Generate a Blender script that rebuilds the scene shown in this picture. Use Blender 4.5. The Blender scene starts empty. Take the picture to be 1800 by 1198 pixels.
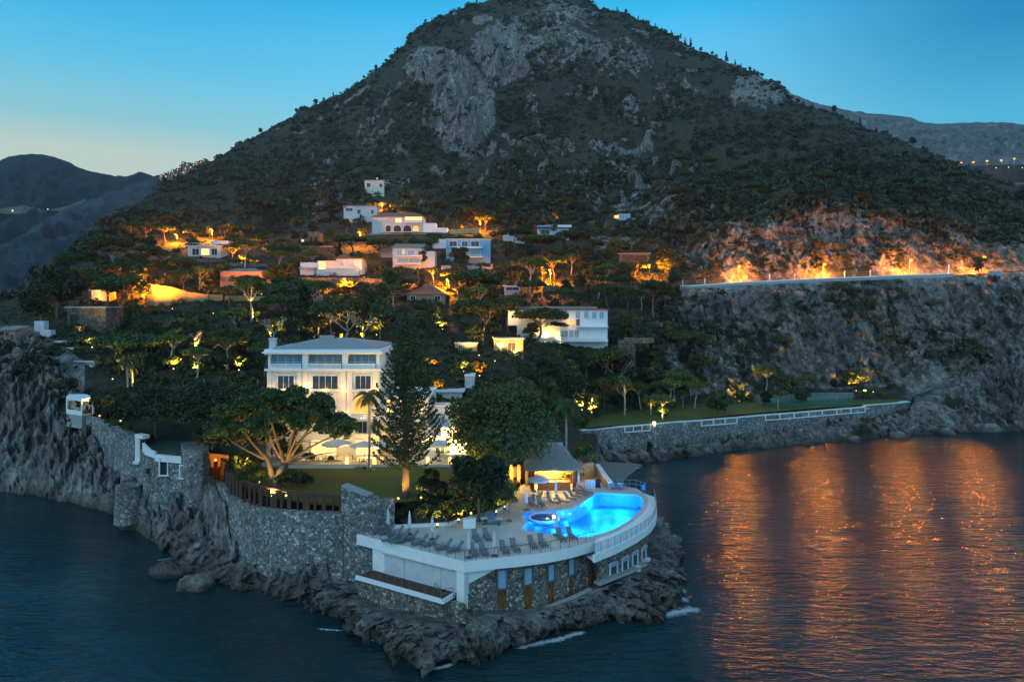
import bpy, math, random
import numpy as np
from mathutils import Vector, geometry

C = bpy.context.scene
COL = C.collection
R = math.radians
rnd = random.Random(7)
rng = np.random.default_rng(11)

# ------------------------------------------------------------------ camera
F, CX, HY, CZ = 1250.0, 900.0, 522.0, 33.0     # focal length in photo pixels, centre column, horizon row, eye height
cam_d = bpy.data.cameras.new('camera')
cam = bpy.data.objects.new('camera', cam_d); COL.objects.link(cam)
cam.location = (0, 0, CZ); cam.rotation_euler = (R(90), 0, 0)
cam_d.sensor_width = 36; cam_d.lens = 36 * F / 1800
cam_d.shift_y = -(599 - HY) / 1800
cam_d.clip_start = 0.5; cam_d.clip_end = 12000
C.camera = cam

# ------------------------------------------------------------------ exposure
C.view_settings.view_transform = 'Standard'; C.view_settings.look = 'None'
C.view_settings.exposure = 0.25; C.view_settings.gamma = 1.0
C.view_settings.use_curve_mapping = False

# ------------------------------------------------------------------ dusk sky
W = bpy.data.worlds.new('World'); C.world = W; W.use_nodes = True
wt = W.node_tree; wn = wt.nodes; wl = wt.links; wn.clear()
def wnode(t, **k):
    n = wn.new(t)
    for a, v in k.items(): setattr(n, a, v)
    return n
w_out = wnode('ShaderNodeOutputWorld'); w_bg = wnode('ShaderNodeBackground'); wl.new(w_bg.outputs[0], w_out.inputs[0])
w_tc = wnode('ShaderNodeTexCoord'); w_sep = wnode('ShaderNodeSeparateXYZ'); wl.new(w_tc.outputs['Generated'], w_sep.inputs[0])
def wramp(stops):
    r = wnode('ShaderNodeValToRGB'); e = r.color_ramp.elements
    while len(e) < len(stops): e.new(0.5)
    for el, (p, c) in zip(e, stops): el.position = p; el.color = (*c, 1)
    return r
def wmath(op, a, b=None):
    n = wnode('ShaderNodeMath', operation=op)
    for i, v in enumerate((a, b)):
        if v is None: continue
        if isinstance(v, (int, float)): n.inputs[i].default_value = v
        else: wl.new(v, n.inputs[i])
    return n.outputs[0]
sky_x, sky_y, sky_z = w_sep.outputs
# elevation ramp towards the sunset side and away from it, blended by bearing
ramp_w = wramp([(0.0, (.50, .58, .46)), (.175, (.46, .565, .50)), (.212, (.25, .515, .57)), (.255, (.15, .49, .65)), (.292, (.09, .455, .70)), (.33, (.05, .41, .70)), (.42, (.02, .30, .62)), (.6, (.035, .20, .42)), (1, (.10, .25, .40))])
ramp_c = wramp([(0.0, (.40, .60, .62)), (.2, (.22, .58, .74)), (.326, (.10, .485, .78)), (.37, (.035, .42, .745)), (.45, (.015, .30, .62)), (.65, (.04, .20, .40)), (1, (.10, .25, .40))])
ramp_e = wramp([(0.0, (.12, .44, .60)), (.17, (.09, .42, .62)), (.213, (.07, .40, .615)), (.26, (.035, .31, .54)), (.311, (.015, .225, .465)), (.45, (.012, .17, .40)), (.7, (.05, .20, .38)), (1, (.10, .25, .40))])
def wrange(src, lo, hi):
    n = wnode('ShaderNodeMapRange'); wl.new(src, n.inputs[0]); n.interpolation_type = 'SMOOTHSTEP'
    n.inputs[1].default_value = lo; n.inputs[2].default_value = hi; return n.outputs[0]
def wmix(f, a, b):
    n = wnode('ShaderNodeMix', data_type='RGBA'); wl.new(f, n.inputs['Factor']); wl.new(a, n.inputs['A']); wl.new(b, n.inputs['B']); return n.outputs['Result']
for r in (ramp_w, ramp_c, ramp_e): wl.new(sky_z, r.inputs[0])
mix1 = wmix(wrange(sky_x, -.50, .02), ramp_w.outputs[0], ramp_c.outputs[0])
mixf = wmix(wrange(sky_x, .20, .58), mix1, ramp_e.outputs[0])
# unseen sky behind the viewer: set brighter and bluer to light the fronts
ramp_b = wramp([(0.0, (.42, .80, 1.12)), (.25, (.38, .80, 1.16)), (.6, (.22, .52, .82)), (1, (.10, .25, .40))])
wl.new(sky_z, ramp_b.inputs[0])
back = wnode('ShaderNodeMapRange'); wl.new(sky_y, back.inputs[0])
for i, v in ((1, .45), (2, -.25), (3, 0), (4, 1)): back.inputs[i].default_value = v
mixb = wnode('ShaderNodeMix', data_type='RGBA'); wl.new(back.outputs[0], mixb.inputs['Factor'])
wl.new(mixf, mixb.inputs['A']); wl.new(ramp_b.outputs[0], mixb.inputs['B'])
wl.new(mixb.outputs['Result'], w_bg.inputs[0]); w_bg.inputs[1].default_value = 1.0

# added soft sun lamp, no sun is up: brightens what faces the viewer
sd = bpy.data.lights.new('dusk_fill_sun', 'SUN'); sd.energy = 0.5; sd.angle = R(60); sd.color = (.70, .88, 1.0)
so = bpy.data.objects.new('dusk_fill_sun', sd); COL.objects.link(so); so.rotation_euler = (R(48), 0, R(-38))

C.cycles.use_denoising = True
C.cycles.max_bounces = 6; C.cycles.diffuse_bounces = 2; C.cycles.glossy_bounces = 2
C.cycles.transmission_bounces = 4; C.cycles.transparent_max_bounces = 8
C.cycles.caustics_reflective = False; C.cycles.caustics_refractive = False
C.cycles.sample_clamp_indirect = 4.0
C.cycles.use_light_tree = True

# ------------------------------------------------------------------ placing
def P(px, py, d): return Vector(((px - CX) / F * d, d, CZ - (py - HY) / F * d))
def L(px, py, z):
    d = (CZ - z) * F / (py - HY); return Vector(((px - CX) / F * d, d, z))
def U(px, d): return (px - CX) / F * d
def Z(py, d): return CZ - (py - HY) / F * d

# ------------------------------------------------------------------ meshes
class MB:
    def __init__(s): s.v = []; s.f = []
    def add(s, vs, fs):
        o = len(s.v); s.v.extend([tuple(p) for p in vs]); s.f.extend([tuple(i + o for i in f) for f in fs]); return s
    def box(s, c, size, rz=0.0, tilt=0.0):
        x, y, z = size[0] / 2, size[1] / 2, size[2] / 2
        ca, sa = math.cos(rz), math.sin(rz); ct, st = math.cos(tilt), math.sin(tilt); vs = []
        for dz in (-z, z):
            for dx, dy in ((-x, -y), (x, -y), (x, y), (-x, y)):
                a, b, h = dx, dy * ct - dz * st, dy * st + dz * ct
                vs.append((c[0] + a * ca - b * sa, c[1] + a * sa + b * ca, c[2] + h))
        return s.add(vs, [(0, 3, 2, 1), (4, 5, 6, 7), (0, 1, 5, 4), (1, 2, 6, 5), (2, 3, 7, 6), (3, 0, 4, 7)])
    def b2(s, lo, hi):
        return s.box([(a + b) / 2 for a, b in zip(lo, hi)], [b - a for a, b in zip(lo, hi)])
    def tube(s, pts, rads, n=6, cap=True):
        pts = [Vector(p) for p in pts]
        if isinstance(rads, (int, float)): rads = [rads] * len(pts)
        vs = []; fs = []
        for i, p in enumerate(pts):
            t = (pts[min(i + 1, len(pts) - 1)] - pts[max(i - 1, 0)])
            t = t.normalized() if t.length > 1e-6 else Vector((0, 0, 1))
            a = t.cross(Vector((0, 1, 0)) if abs(t.y) < .9 else Vector((1, 0, 0))).normalized(); b = t.cross(a)
            for k in range(n):
                w = 2 * math.pi * k / n; vs.append(p + (a * math.cos(w) + b * math.sin(w)) * rads[i])
        for i in range(len(pts) - 1):
            for k in range(n):
                fs.append((i * n + k, i * n + (k + 1) % n, (i + 1) * n + (k + 1) % n, (i + 1) * n + k))
        if cap:
            fs.append(tuple(range(n))[::-1]); fs.append(tuple(range((len(pts) - 1) * n, len(pts) * n)))
        return s.add(vs, fs)
    def lathe(s, c, prof, n=12):
        vs = []; fs = []
        for r, z in prof:
            for k in range(n):
                w = 2 * math.pi * k / n; vs.append((c[0] + r * math.cos(w), c[1] + r * math.sin(w), c[2] + z))
        for i in range(len(prof) - 1):
            for k in range(n):
                fs.append((i * n + k, i * n + (k + 1) % n, (i + 1) * n + (k + 1) % n, (i + 1) * n + k))
        fs.append(tuple(range(n))[::-1]); fs.append(tuple(range((len(prof) - 1) * n, len(prof) * n)))
        return s.add(vs, fs)
    def prism(s, poly, z0, z1):
        """vertical prism over a plan polygon (x, y)"""
        n = len(poly); vs = [(p[0], p[1], z0) for p in poly] + [(p[0], p[1], z1) for p in poly]
        fs = [(i, (i + 1) % n, (i + 1) % n + n, i + n) for i in range(n)]
        tri = geometry.tessellate_polygon([[Vector((p[0], p[1], 0)) for p in poly]])
        fs += [tuple(i + n for i in t) for t in tri] + [tuple(t[::-1]) for t in tri]
        return s.add(vs, fs)
    def strip(s, pts, th):
        """standing wall along pts = (x, y, zbottom, ztop), th thick towards its left side"""
        vs = []; fs = []; n = len(pts)
        for i, p in enumerate(pts):
            a = pts[max(i - 1, 0)]; b = pts[min(i + 1, n - 1)]
            t = Vector((b[0] - a[0], b[1] - a[1])).normalized(); nx, ny = -t.y * th, t.x * th
            vs += [(p[0], p[1], p[2]), (p[0], p[1], p[3]), (p[0] + nx, p[1] + ny, p[3]), (p[0] + nx, p[1] + ny, p[2])]
        for i in range(n - 1):
            o = i * 4; q = o + 4
            fs += [(o, q, q + 1, o + 1), (o + 1, q + 1, q + 2, o + 2), (o + 2, q + 2, q + 3, o + 3)]
        fs += [(0, 1, 2, 3), ((n - 1) * 4 + 3, (n - 1) * 4 + 2, (n - 1) * 4 + 1, (n - 1) * 4)]
        return s.add(vs, fs)
    def build(s, name, mat, parent=None, smooth=False):
        return mesh_obj(name, s.v, s.f, mat, parent, smooth)

def mesh_obj(name, v, f, mat, parent=None, smooth=False):
    me = bpy.data.meshes.new(name)
    o = Vector((0, 0, 0))
    if parent is not None and parent.get('_world'): o = ROOT_LOC[parent.name]
    me.from_pydata([(p[0] - o[0], p[1] - o[1], p[2] - o[2]) for p in v], [], f)
    return _finish(name, me, mat, parent, smooth)

def quads_obj(name, v, mat, parent=None):
    """v: array (4n, 3), every four rows one leaf face"""
    n = len(v) // 4; me = bpy.data.meshes.new(name)
    v = np.asarray(v, dtype=np.float32)
    if parent is not None and parent.get('_world'): v = v - np.array(ROOT_LOC[parent.name], dtype=np.float32)
    me.vertices.add(4 * n); me.vertices.foreach_set('co', v.ravel())
    me.loops.add(4 * n); me.loops.foreach_set('vertex_index', np.arange(4 * n, dtype=np.int32))
    me.polygons.add(n); me.polygons.foreach_set('loop_start', np.arange(n, dtype=np.int32) * 4)
    me.update(calc_edges=True)
    return _finish(name, me, mat, parent, False)

def grid_obj(name, G, mat, attr=None, smooth=True):
    """G: (rows, cols, 3) array -> smooth quad sheet"""
    r, c = G.shape[:2]; me = bpy.data.meshes.new(name)
    idx = np.arange(r * c).reshape(r, c)
    q = np.stack([idx[:-1, :-1], idx[:-1, 1:], idx[1:, 1:], idx[1:, :-1]], -1).reshape(-1, 4).astype(np.int32)
    me.vertices.add(r * c); me.vertices.foreach_set('co', G.astype(np.float32).ravel())
    me.loops.add(q.size); me.loops.foreach_set('vertex_index', q.ravel())
    me.polygons.add(len(q)); me.polygons.foreach_set('loop_start', np.arange(len(q), dtype=np.int32) * 4)
    me.update(calc_edges=True)
    for k, a in (attr or {}).items():
        at = me.attributes.new(k, 'FLOAT', 'POINT'); at.data.foreach_set('value', a.astype(np.float32).ravel())
    return _finish(name, me, mat, None, smooth)

def _finish(name, me, mat, parent, smooth):
    if smooth: me.polygons.foreach_set('use_smooth', [True] * len(me.polygons))
    for m in (mat if isinstance(mat, (list, tuple)) else [mat]): me.materials.append(m)
    ob = bpy.data.objects.new(name, me); COL.objects.link(ob)
    if parent is not None: ob.parent = parent
    return ob

ROOT_LOC = {}
def tag(o, label=None, cat=None, group=None, kind=None):
    if label: o['label'] = label
    if cat: o['category'] = cat
    if group: o['group'] = group
    if kind: o['kind'] = kind
    return o
def thing(name, label, cat, loc=(0, 0, 0), group=None, rz=0.0, world=True):
    """an Empty at the base of a thing; with world=True its parts are given in scene coordinates"""
    o = bpy.data.objects.new(name, None); COL.objects.link(o); o.empty_display_size = .3
    o.location = loc; o.rotation_euler = (0, 0, rz)
    if world: o['_world'] = 1; ROOT_LOC[o.name] = Vector(loc)
    return tag(o, label, cat, group)
def kids(o): return [c for c in COL.objects if c.parent == o]
def dup(tree, loc, rz, label, group=None, scale=1.0):
    """tree = (root, [(child, [grandchildren])]) -> linked copy"""
    root, ch = tree
    r = root.copy(); COL.objects.link(r); r.location = loc; r.rotation_euler = (0, 0, rz); r.scale = (scale,) * 3
    r['label'] = label
    if group: r['group'] = group
    for c, gs in ch:
        k = c.copy(); COL.objects.link(k); k.parent = r
        for g in gs:
            q = g.copy(); COL.objects.link(q); q.parent = k
    return r
def glow(loc, energy, color, parent=None, radius=.15, name='lamp_light', spot=None):
    d = bpy.data.lights.new(name, 'SPOT' if spot else 'POINT'); d.energy = energy; d.color = color; d.shadow_soft_size = radius
    o = bpy.data.objects.new(name, d); COL.objects.link(o)
    loc = Vector(loc)
    if spot:
        direc, ang, blend = spot; d.spot_size = R(ang); d.spot_blend = blend
        o.rotation_euler = Vector(direc).to_track_quat('-Z', 'Y').to_euler()
    if parent is not None:
        o.parent = parent
        if parent.get('_world'): loc = loc - ROOT_LOC[parent.name]
    o.location = loc
    return o
SODIUM = (1.0, .275, .012); GOLD = (1.0, .60, .14); WARM = (1.0, .60, .20)

# ------------------------------------------------------------------ noise
def _hash(ix, iy, iz):
    h = (ix * 374761393 + iy * 668265263 + iz * 2147483647 + 1013904223) & 0xffffffff
    h = ((h ^ (h >> 13)) * 1274126177) & 0xffffffff
    h = ((h ^ (h >> 16)) * 2246822519) & 0xffffffff
    return ((h ^ (h >> 15)) & 0xffff) / 65535.0
def vnoise(p):
    p = np.asarray(p, dtype=np.float64); i = np.floor(p).astype(np.int64); f = p - i; f = f * f * f * (f * (f * 6 - 15) + 10)
    r = 0
    for dx in (0, 1):
        for dy in (0, 1):
            for dz in (0, 1):
                w = np.where(dx, f[..., 0], 1 - f[..., 0]) * np.where(dy, f[..., 1], 1 - f[..., 1]) * np.where(dz, f[..., 2], 1 - f[..., 2])
                r = r + w * _hash(i[..., 0] + dx, i[..., 1] + dy, i[..., 2] + dz)
    return r * 2 - 1
def fbm(p, oct=4, ridged=False):
    p = np.asarray(p, dtype=np.float64); a = 1.0; s = 0; t = 0
    for k in range(oct):
        n = vnoise(p + 17.3 * k)
        if ridged: n = 1 - 2 * np.abs(n)
        s = s + a * n; t += a; a *= .5; p = p * 2.03
    return s / t

def strata(p, size, seed=0.0):
    """overlapping tilted slabs with sharp lower edges"""
    p = np.asarray(p); w = fbm(p / (size * 2.6) + seed, 4)
    t = (.77 * p[..., 0] + .25 * p[..., 1] - .64 * p[..., 2]) / size + w * 1.6; f = t - np.floor(t)
    h = _hash(np.floor(t).astype(np.int64), np.floor(p[..., 0] * .0 + w * 2).astype(np.int64), np.int64(3) + 0 * np.floor(t).astype(np.int64))
    return f ** 1.6 * (.45 + .8 * h) - .35
def facets(p, size, seed=0):
    """angular blocks: every cell of a jittered lattice is one tilted plane"""
    shp = np.shape(p)[:-1]; q = np.asarray(p, dtype=np.float64).reshape(-1, 3) / size; i = np.floor(q).astype(np.int64)
    best = np.full(len(q), 9e9); val = np.zeros(len(q))
    for dx in (-1, 0, 1):
        for dy in (-1, 0, 1):
            for dz in (-1, 0, 1):
                c = i + np.array([dx, dy, dz]); h = [_hash(c[:, 0] + seed + 31 * k, c[:, 1] - 17 * k, c[:, 2] + 7 * k) for k in range(7)]
                v = q - (c + np.stack(h[:3], -1)); d = (v ** 2).sum(-1); m = d < best
                best = np.where(m, d, best); val = np.where(m, v[:, 0] * (h[3] * 2 - 1) + v[:, 1] * (h[4] * 2 - 1) + v[:, 2] * (h[5] * 2 - 1) + (h[6] - .5) * .9, val)
    return val.reshape(shp)
# ------------------------------------------------------------------ materials
MATS = {}
def mat_new(name):
    m = bpy.data.materials.new(name); m.use_nodes = True; nt = m.node_tree; nt.nodes.clear()
    out = nt.nodes.new('ShaderNodeOutputMaterial'); MATS[name] = m
    return m, nt, out
def nd(nt, t, ins=None, **k):
    n = nt.nodes.new(t)
    for a, v in k.items(): setattr(n, a, v)
    for a, v in (ins or {}).items():
        if hasattr(v, 'is_linked') or hasattr(v, 'links'): nt.links.new(v, n.inputs[a])
        else: n.inputs[a].default_value = v
    return n
def ramp(nt, fac, stops, interp='LINEAR'):
    r = nt.nodes.new('ShaderNodeValToRGB'); r.color_ramp.interpolation = interp; e = r.color_ramp.elements
    while len(e) < len(stops): e.new(.5)
    for el, (p, c) in zip(e, stops):
        el.position = p; el.color = (*c, 1) if hasattr(c, '__len__') else (c, c, c, 1)
    nt.links.new(fac, r.inputs[0]); return r.outputs[0]
def coords(nt, scale=(1, 1, 1), rot=(0, 0, 0), world=True):
    if world: src = nd(nt, 'ShaderNodeNewGeometry').outputs['Position']
    else: src = nd(nt, 'ShaderNodeTexCoord').outputs['Object']
    m = nd(nt, 'ShaderNodeMapping', {'Vector': src, 'Scale': scale, 'Rotation': rot}); return m.outputs[0]
def noise(nt, vec, scale, detail=4, rough=.55, dist=0.0):
    return nd(nt, 'ShaderNodeTexNoise', {'Vector': vec, 'Scale': scale, 'Detail': detail, 'Roughness': rough, 'Distortion': dist}).outputs[0]
def mixc(nt, fac, a, b, mode='MIX'):
    n = nd(nt, 'ShaderNodeMix', data_type='RGBA', blend_type=mode)
    for k, v in (('Factor', fac), ('A', a), ('B', b)):
        if hasattr(v, 'links'): nt.links.new(v, n.inputs[k])
        else: n.inputs[k].default_value = (*v, 1) if hasattr(v, '__len__') else v
    return n.outputs['Result']
def mth(nt, op, a, b=0.0):
    n = nd(nt, 'ShaderNodeMath', operation=op)
    for i, v in enumerate((a, b)):
        if hasattr(v, 'links'): nt.links.new(v, n.inputs[i])
        else: n.inputs[i].default_value = v
    return n.outputs[0]
def pbr(nt, out, col, rough=.8, bump=None, bstr=.5, bdist=.1, metal=0.0, spec=.3):
    b = nd(nt, 'ShaderNodeBsdfPrincipled', {'Roughness': rough, 'Metallic': metal, 'Specular IOR Level': spec})
    if hasattr(col, 'links'): nt.links.new(col, b.inputs['Base Color'])
    else: b.inputs['Base Color'].default_value = (*col, 1)
    if bump is not None:
        bn = nd(nt, 'ShaderNodeBump', {'Height': bump, 'Strength': bstr, 'Distance': bdist}); nt.links.new(bn.outputs[0], b.inputs['Normal'])
    nt.links.new(b.outputs[0], out.inputs[0]); return b
def plain(name, col, rough=.7, var=.18, scale=1.2, metal=0.0, bump=.15):
    """painted or cast surface with weathering and grain"""
    m, nt, out = mat_new(name); v = coords(nt)
    n1 = noise(nt, v, scale, 5, .65); n2 = noise(nt, v, scale * 9, 3)
    lo = tuple(c * (1 - var) for c in col); hi = tuple(min(1, c * (1 + var * .6)) for c in col)
    c = mixc(nt, .35, ramp(nt, n1, [(.3, lo), (.7, hi)]), ramp(nt, n2, [(.3, lo), (.7, hi)]))
    pbr(nt, out, c, rough, n2, bump, .02, metal); return m
def emit(name, col, strength):
    m, nt, out = mat_new(name); e = nd(nt, 'ShaderNodeEmission', {'Color': (*col, 1), 'Strength': strength})
    nt.links.new(e.outputs[0], out.inputs[0]); return m
def leaf(name, dark, mid, light, rough=.75):
    m, nt, out = mat_new(name)
    g = nd(nt, 'ShaderNodeNewGeometry'); oi = nd(nt, 'ShaderNodeObjectInfo')
    c = ramp(nt, g.outputs['Random Per Island'], [(0, dark), (.5, mid), (1, light)])
    n = noise(nt, g.outputs['Position'], .55, 3)
    c = mixc(nt, .55, c, ramp(nt, n, [(.35, dark), (.68, light)]))
    hs = nd(nt, 'ShaderNodeHueSaturation', {'Color': c, 'Hue': mth(nt, 'ADD', mth(nt, 'MULTIPLY', oi.outputs['Random'], .05), .475),
            'Value': mth(nt, 'ADD', mth(nt, 'MULTIPLY', oi.outputs['Random'], .5), .75)})
    b = pbr(nt, out, hs.outputs[0], rough, spec=.15)
    return m
def cobble(name, size, cols, mortar, warp=.12, bstr=.8):
    """rubble masonry: uneven stones of several tones in recessed mortar"""
    m, nt, out = mat_new(name); v = coords(nt, (1 / size,) * 3)
    w = nd(nt, 'ShaderNodeTexNoise', {'Vector': v, 'Scale': 1.3, 'Detail': 2}).outputs['Color']
    vv = nd(nt, 'ShaderNodeVectorMath', {0: v, 1: nd(nt, 'ShaderNodeVectorMath', {0: w, 'Scale': warp * 4}, operation='SCALE').outputs[0]}, operation='ADD').outputs[0]
    vo = nd(nt, 'ShaderNodeTexVoronoi', {'Vector': vv, 'Scale': 1.0}); ve = nd(nt, 'ShaderNodeTexVoronoi', {'Vector': vv, 'Scale': 1.0}, feature='DISTANCE_TO_EDGE')
    sp = nd(nt, 'ShaderNodeSeparateColor', {0: vo.outputs['Color']})
    k = len(cols); c = ramp(nt, sp.outputs[0], [(i / (k - 1), cc) for i, cc in enumerate(cols)])
    c = mixc(nt, ramp(nt, ve.outputs['Distance'], [(.02, 1.0), (.1, 0.0)]), c, mortar)
    big = noise(nt, coords(nt), .22, 5, .6)
    c = mixc(nt, .75, c, ramp(nt, big, [(.3, .55), (.72, 1.0)]), 'MULTIPLY')
    streak = noise(nt, coords(nt, (1.2, 1.2, .09)), 1.0, 4, .6)
    c = mixc(nt, .35, c, ramp(nt, streak, [(.35, .45), (.6, 1.0)]), 'MULTIPLY')
    h = mth(nt, 'ADD', ramp(nt, ve.outputs['Distance'], [(0, 0.0), (.2, 1.0)]), mth(nt, 'MULTIPLY', sp.outputs[1], .6))
    pbr(nt, out, c, .9, h, bstr, size * .35); return m

M = dict(
    white=plain('white_render', (.80, .80, .78), .6, .10),
    villa=plain('villa_cream_render', (.76, .71, .61), .6, .14),
    offwhite=plain('weathered_white_render', (.54, .53, .50), .7, .22),
    cream=plain('cream_render', (.62, .58, .48), .7, .15),
    pale=plain('pale_render', (.55, .56, .56), .7, .2),
    pinkw=plain('pink_render', (.36, .22, .17), .8, .2),
    greyw=plain('grey_concrete', (.34, .34, .33), .85, .25),
    bluew=plain('blue_paint', (.20, .36, .50), .6, .2),
    shutter=plain('blue_shutter_paint', (.24, .40, .52), .55, .15),
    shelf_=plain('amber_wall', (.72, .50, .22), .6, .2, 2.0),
    slate=plain('slate_roof', (.33, .33, .33), .7, .45, 3.0),
    tile=plain('terracotta_tile', (.34, .13, .08), .85, .35, 2.0),
    tilepale=plain('weathered_tile', (.33, .24, .20), .85, .35, 2.0),
    wood=plain('dark_red_timber', (.10, .042, .028), .7, .35, 2.0),
    woodlt=plain('brown_timber', (.22, .13, .08), .7, .3, 2.0),
    thatch=plain('ridged_tile', (.36, .31, .25), .9, .4, 3.0),
    metal=plain('grey_metal', (.16, .17, .18), .45, .15, 2.0, .6),
    steel=plain('steel_rail', (.42, .44, .46), .35, .1, 2.0, .8),
    canvas=plain('white_canvas', (.66, .65, .62), .85, .1),
    sling=plain('grey_sling_fabric', (.16, .18, .20), .85, .15),
    dark=plain('opening_shade', (.018, .02, .024), .5, .2),  # near-black sheets stand in for shade inside openings
    glass=plain('dark_glazing', (.04, .07, .10), .12, .15),
    blueglass=plain('blue_glazing', (.20, .33, .42), .15, .15),
    greenfelt=plain('green_court', (.03, .13, .085), .85, .15),
    greenroof=plain('green_flat_roof', (.045, .085, .075), .85, .25),
    bark=plain('pine_bark', (.17, .12, .09), .95, .4, 2.5, bump=.6),
    barkpale=plain('pale_bark', (.42, .36, .28), .9, .3, 2.5, bump=.5),
    rust=plain('rusted_iron', (.22, .085, .025), .9, .5, 3.0),
    bottle=plain('amber_bottle_glass', (.35, .16, .04), .2, .4, 6.0),
    shelf=plain('honey_shelf_wood', (.55, .34, .13), .6, .2, 2.0),
    turq=plain('turquoise_tile', (.16, .46, .84), .4, .12, 2.0),
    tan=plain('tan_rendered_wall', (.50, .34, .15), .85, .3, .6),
    black=plain('black_iron', (.02, .02, .02), .5, .2),
    towel=plain('blue_towel', (.06, .22, .55), .9, .2),
    pebble=plain('grey_pebbles', (.17, .165, .155), .95, .35, 2.5, bump=.6),
    asphalt=plain('asphalt', (.055, .055, .055), .9, .25, 1.0),
)
def paving(name, col, size):
    m, nt, out = mat_new(name); v = coords(nt, (1, 1, 1), (0, 0, R(18)))
    b = nd(nt, 'ShaderNodeTexBrick', {'Vector': v, 'Scale': 1.0, 'Mortar Size': .018, 'Brick Width': size, 'Row Height': size, 'Color1': (*col, 1), 'Color2': (*[c * .86 for c in col], 1), 'Mortar': (*[c * .55 for c in col], 1)}, offset=.5)
    c = mixc(nt, .5, b.outputs[0], ramp(nt, noise(nt, v, .5, 5, .65), [(.3, .68), (.7, 1.1)]), 'MULTIPLY')
    pbr(nt, out, c, .7, noise(nt, v, 9, 3), .15, .02); return m
M['deck'] = paving('sandy_paving', (.60, .565, .51), .9)
M['stone'] = cobble('rubble_stone_wall', .34, [(.13, .135, .13), (.25, .25, .24), (.33, .325, .31), (.40, .39, .37), (.74, .73, .70)], (.17, .17, .165))
M['stonew'] = cobble('dry_stone_terrace', .5, [(.14, .11, .09), (.24, .20, .16), (.33, .28, .22)], (.10, .085, .07))
M['stoned'] = cobble('dark_stone_base', .32, [(.10, .095, .085), (.21, .19, .165), (.29, .26, .21), (.35, .32, .26), (.62, .56, .46)], (.12, .112, .10))
M['l_pine'] = leaf('pine_needles', (.018, .032, .012), (.048, .078, .026), (.098, .128, .042))
M['l_dark'] = leaf('dark_conifer_needles', (.012, .022, .012), (.030, .048, .022), (.060, .080, .034))
M['l_oak'] = leaf('holm_oak_leaves', (.024, .034, .012), (.060, .076, .026), (.12, .135, .048))
M['l_lit'] = leaf('lit_garden_leaves', (.03, .05, .012), (.085, .11, .024), (.16, .18, .04))  # brighter, yellower leaves carry part of the lamplight in their colour
M['l_scrub'] = leaf('maquis_leaves', (.018, .026, .016), (.040, .050, .028), (.082, .088, .050))
M['l_palm'] = leaf('palm_fronds', (.020, .034, .012), (.05, .07, .022), (.10, .12, .035))
M['win_lit'] = emit('lit_window', (1.0, .62, .22), 1.5)
M['win_warm'] = emit('warm_interior', (1.0, .50, .10), 1.2)
M['bulb_sod'] = emit('sodium_bulb', (1.0, .43, .06), 1.9)
M['bulb_gold'] = emit('garden_bulb', (1.0, .62, .18), 2.6)
M['bulb_white'] = emit('white_bulb', (1.0, .85, .58), 2.5)
M['bulb_blue'] = emit('pool_bulb', (.55, .85, 1.0), 5.0)
# ================================================================== TERRAIN
def mat_terrain():
    m, nt, out = mat_new('hillside_ground'); v = coords(nt)
    rk = nd(nt, 'ShaderNodeAttribute', attribute_name='rock').outputs['Fac']
    n1 = noise(nt, v, .06, 6, .62); n2 = noise(nt, v, .5, 6, .68); n3 = noise(nt, coords(nt, (1, 1, .35), (0, R(24), 0)), .30, 6, .7, .6)
    crack = nd(nt, 'ShaderNodeTexVoronoi', {'Vector': coords(nt, (1, 1, .45), (0, R(28), 0)), 'Scale': .45}, feature='DISTANCE_TO_EDGE').outputs[0]
    fine = noise(nt, coords(nt, (1, 1, .6), (0, R(20), 0)), 1.9, 5, .75)
    rock = ramp(nt, n2, [(.26, (.13, .125, .118)), (.45, (.29, .28, .255)), (.6, (.42, .40, .365)), (.78, (.60, .575, .53))])
    vert = noise(nt, coords(nt, (1, 1, .25), (0, R(14), 0)), .11, 6, .72, .5)
    rock = mixc(nt, .8, rock, ramp(nt, vert, [(.32, .28), (.5, .85), (.66, 1.3)]), 'MULTIPLY')
    rock = mixc(nt, .8, rock, ramp(nt, fine, [(.32, .22), (.5, .9), (.7, 1.25)]), 'MULTIPLY')
    rock = mixc(nt, ramp(nt, n1, [(.45, 0.0), (.66, .42)]), rock, (.24, .17, .13))
    rock = mixc(nt, .85, rock, ramp(nt, n3, [(.3, .34), (.55, 1.1)]), 'MULTIPLY')
    rock = mixc(nt, .55, rock, ramp(nt, crack, [(0, .3), (.22, 1.0)]), 'MULTIPLY')
    soil = ramp(nt, n2, [(.3, (.020, .024, .015)), (.55, (.050, .053, .032)), (.75, (.095, .088, .060))])
    f = mth(nt, 'ADD', rk, mth(nt, 'MULTIPLY', mth(nt, 'SUBTRACT', noise(nt, v, .22, 5, .7), .5), 1.5))
    col = mixc(nt, ramp(nt, f, [(.42, 0.0), (.58, 1.0)]), soil, rock)
    wet = nd(nt, 'ShaderNodeSeparateXYZ', {0: nd(nt, 'ShaderNodeNewGeometry').outputs['Position']}).outputs[2]
    wetn = mth(nt, 'ADD', wet, mth(nt, 'MULTIPLY', n2, -2.0))
    col = mixc(nt, ramp(nt, nd(nt, 'ShaderNodeMapRange', {0: wetn, 1: -1.2, 2: .7}).outputs[0], [(0, .85), (1, 0.0)]), col, (.060, .044, .026))
    h = mth(nt, 'ADD', n2, mth(nt, 'MULTIPLY', n3, 1.2)); h = mth(nt, 'ADD', h, mth(nt, 'MULTIPLY', crack, .6)); h = mth(nt, 'ADD', h, mth(nt, 'MULTIPLY', fine, .5))
    pbr(nt, out, col, .95, h, 1.0, .9); return m
M['terrain'] = mat_terrain()

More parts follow.
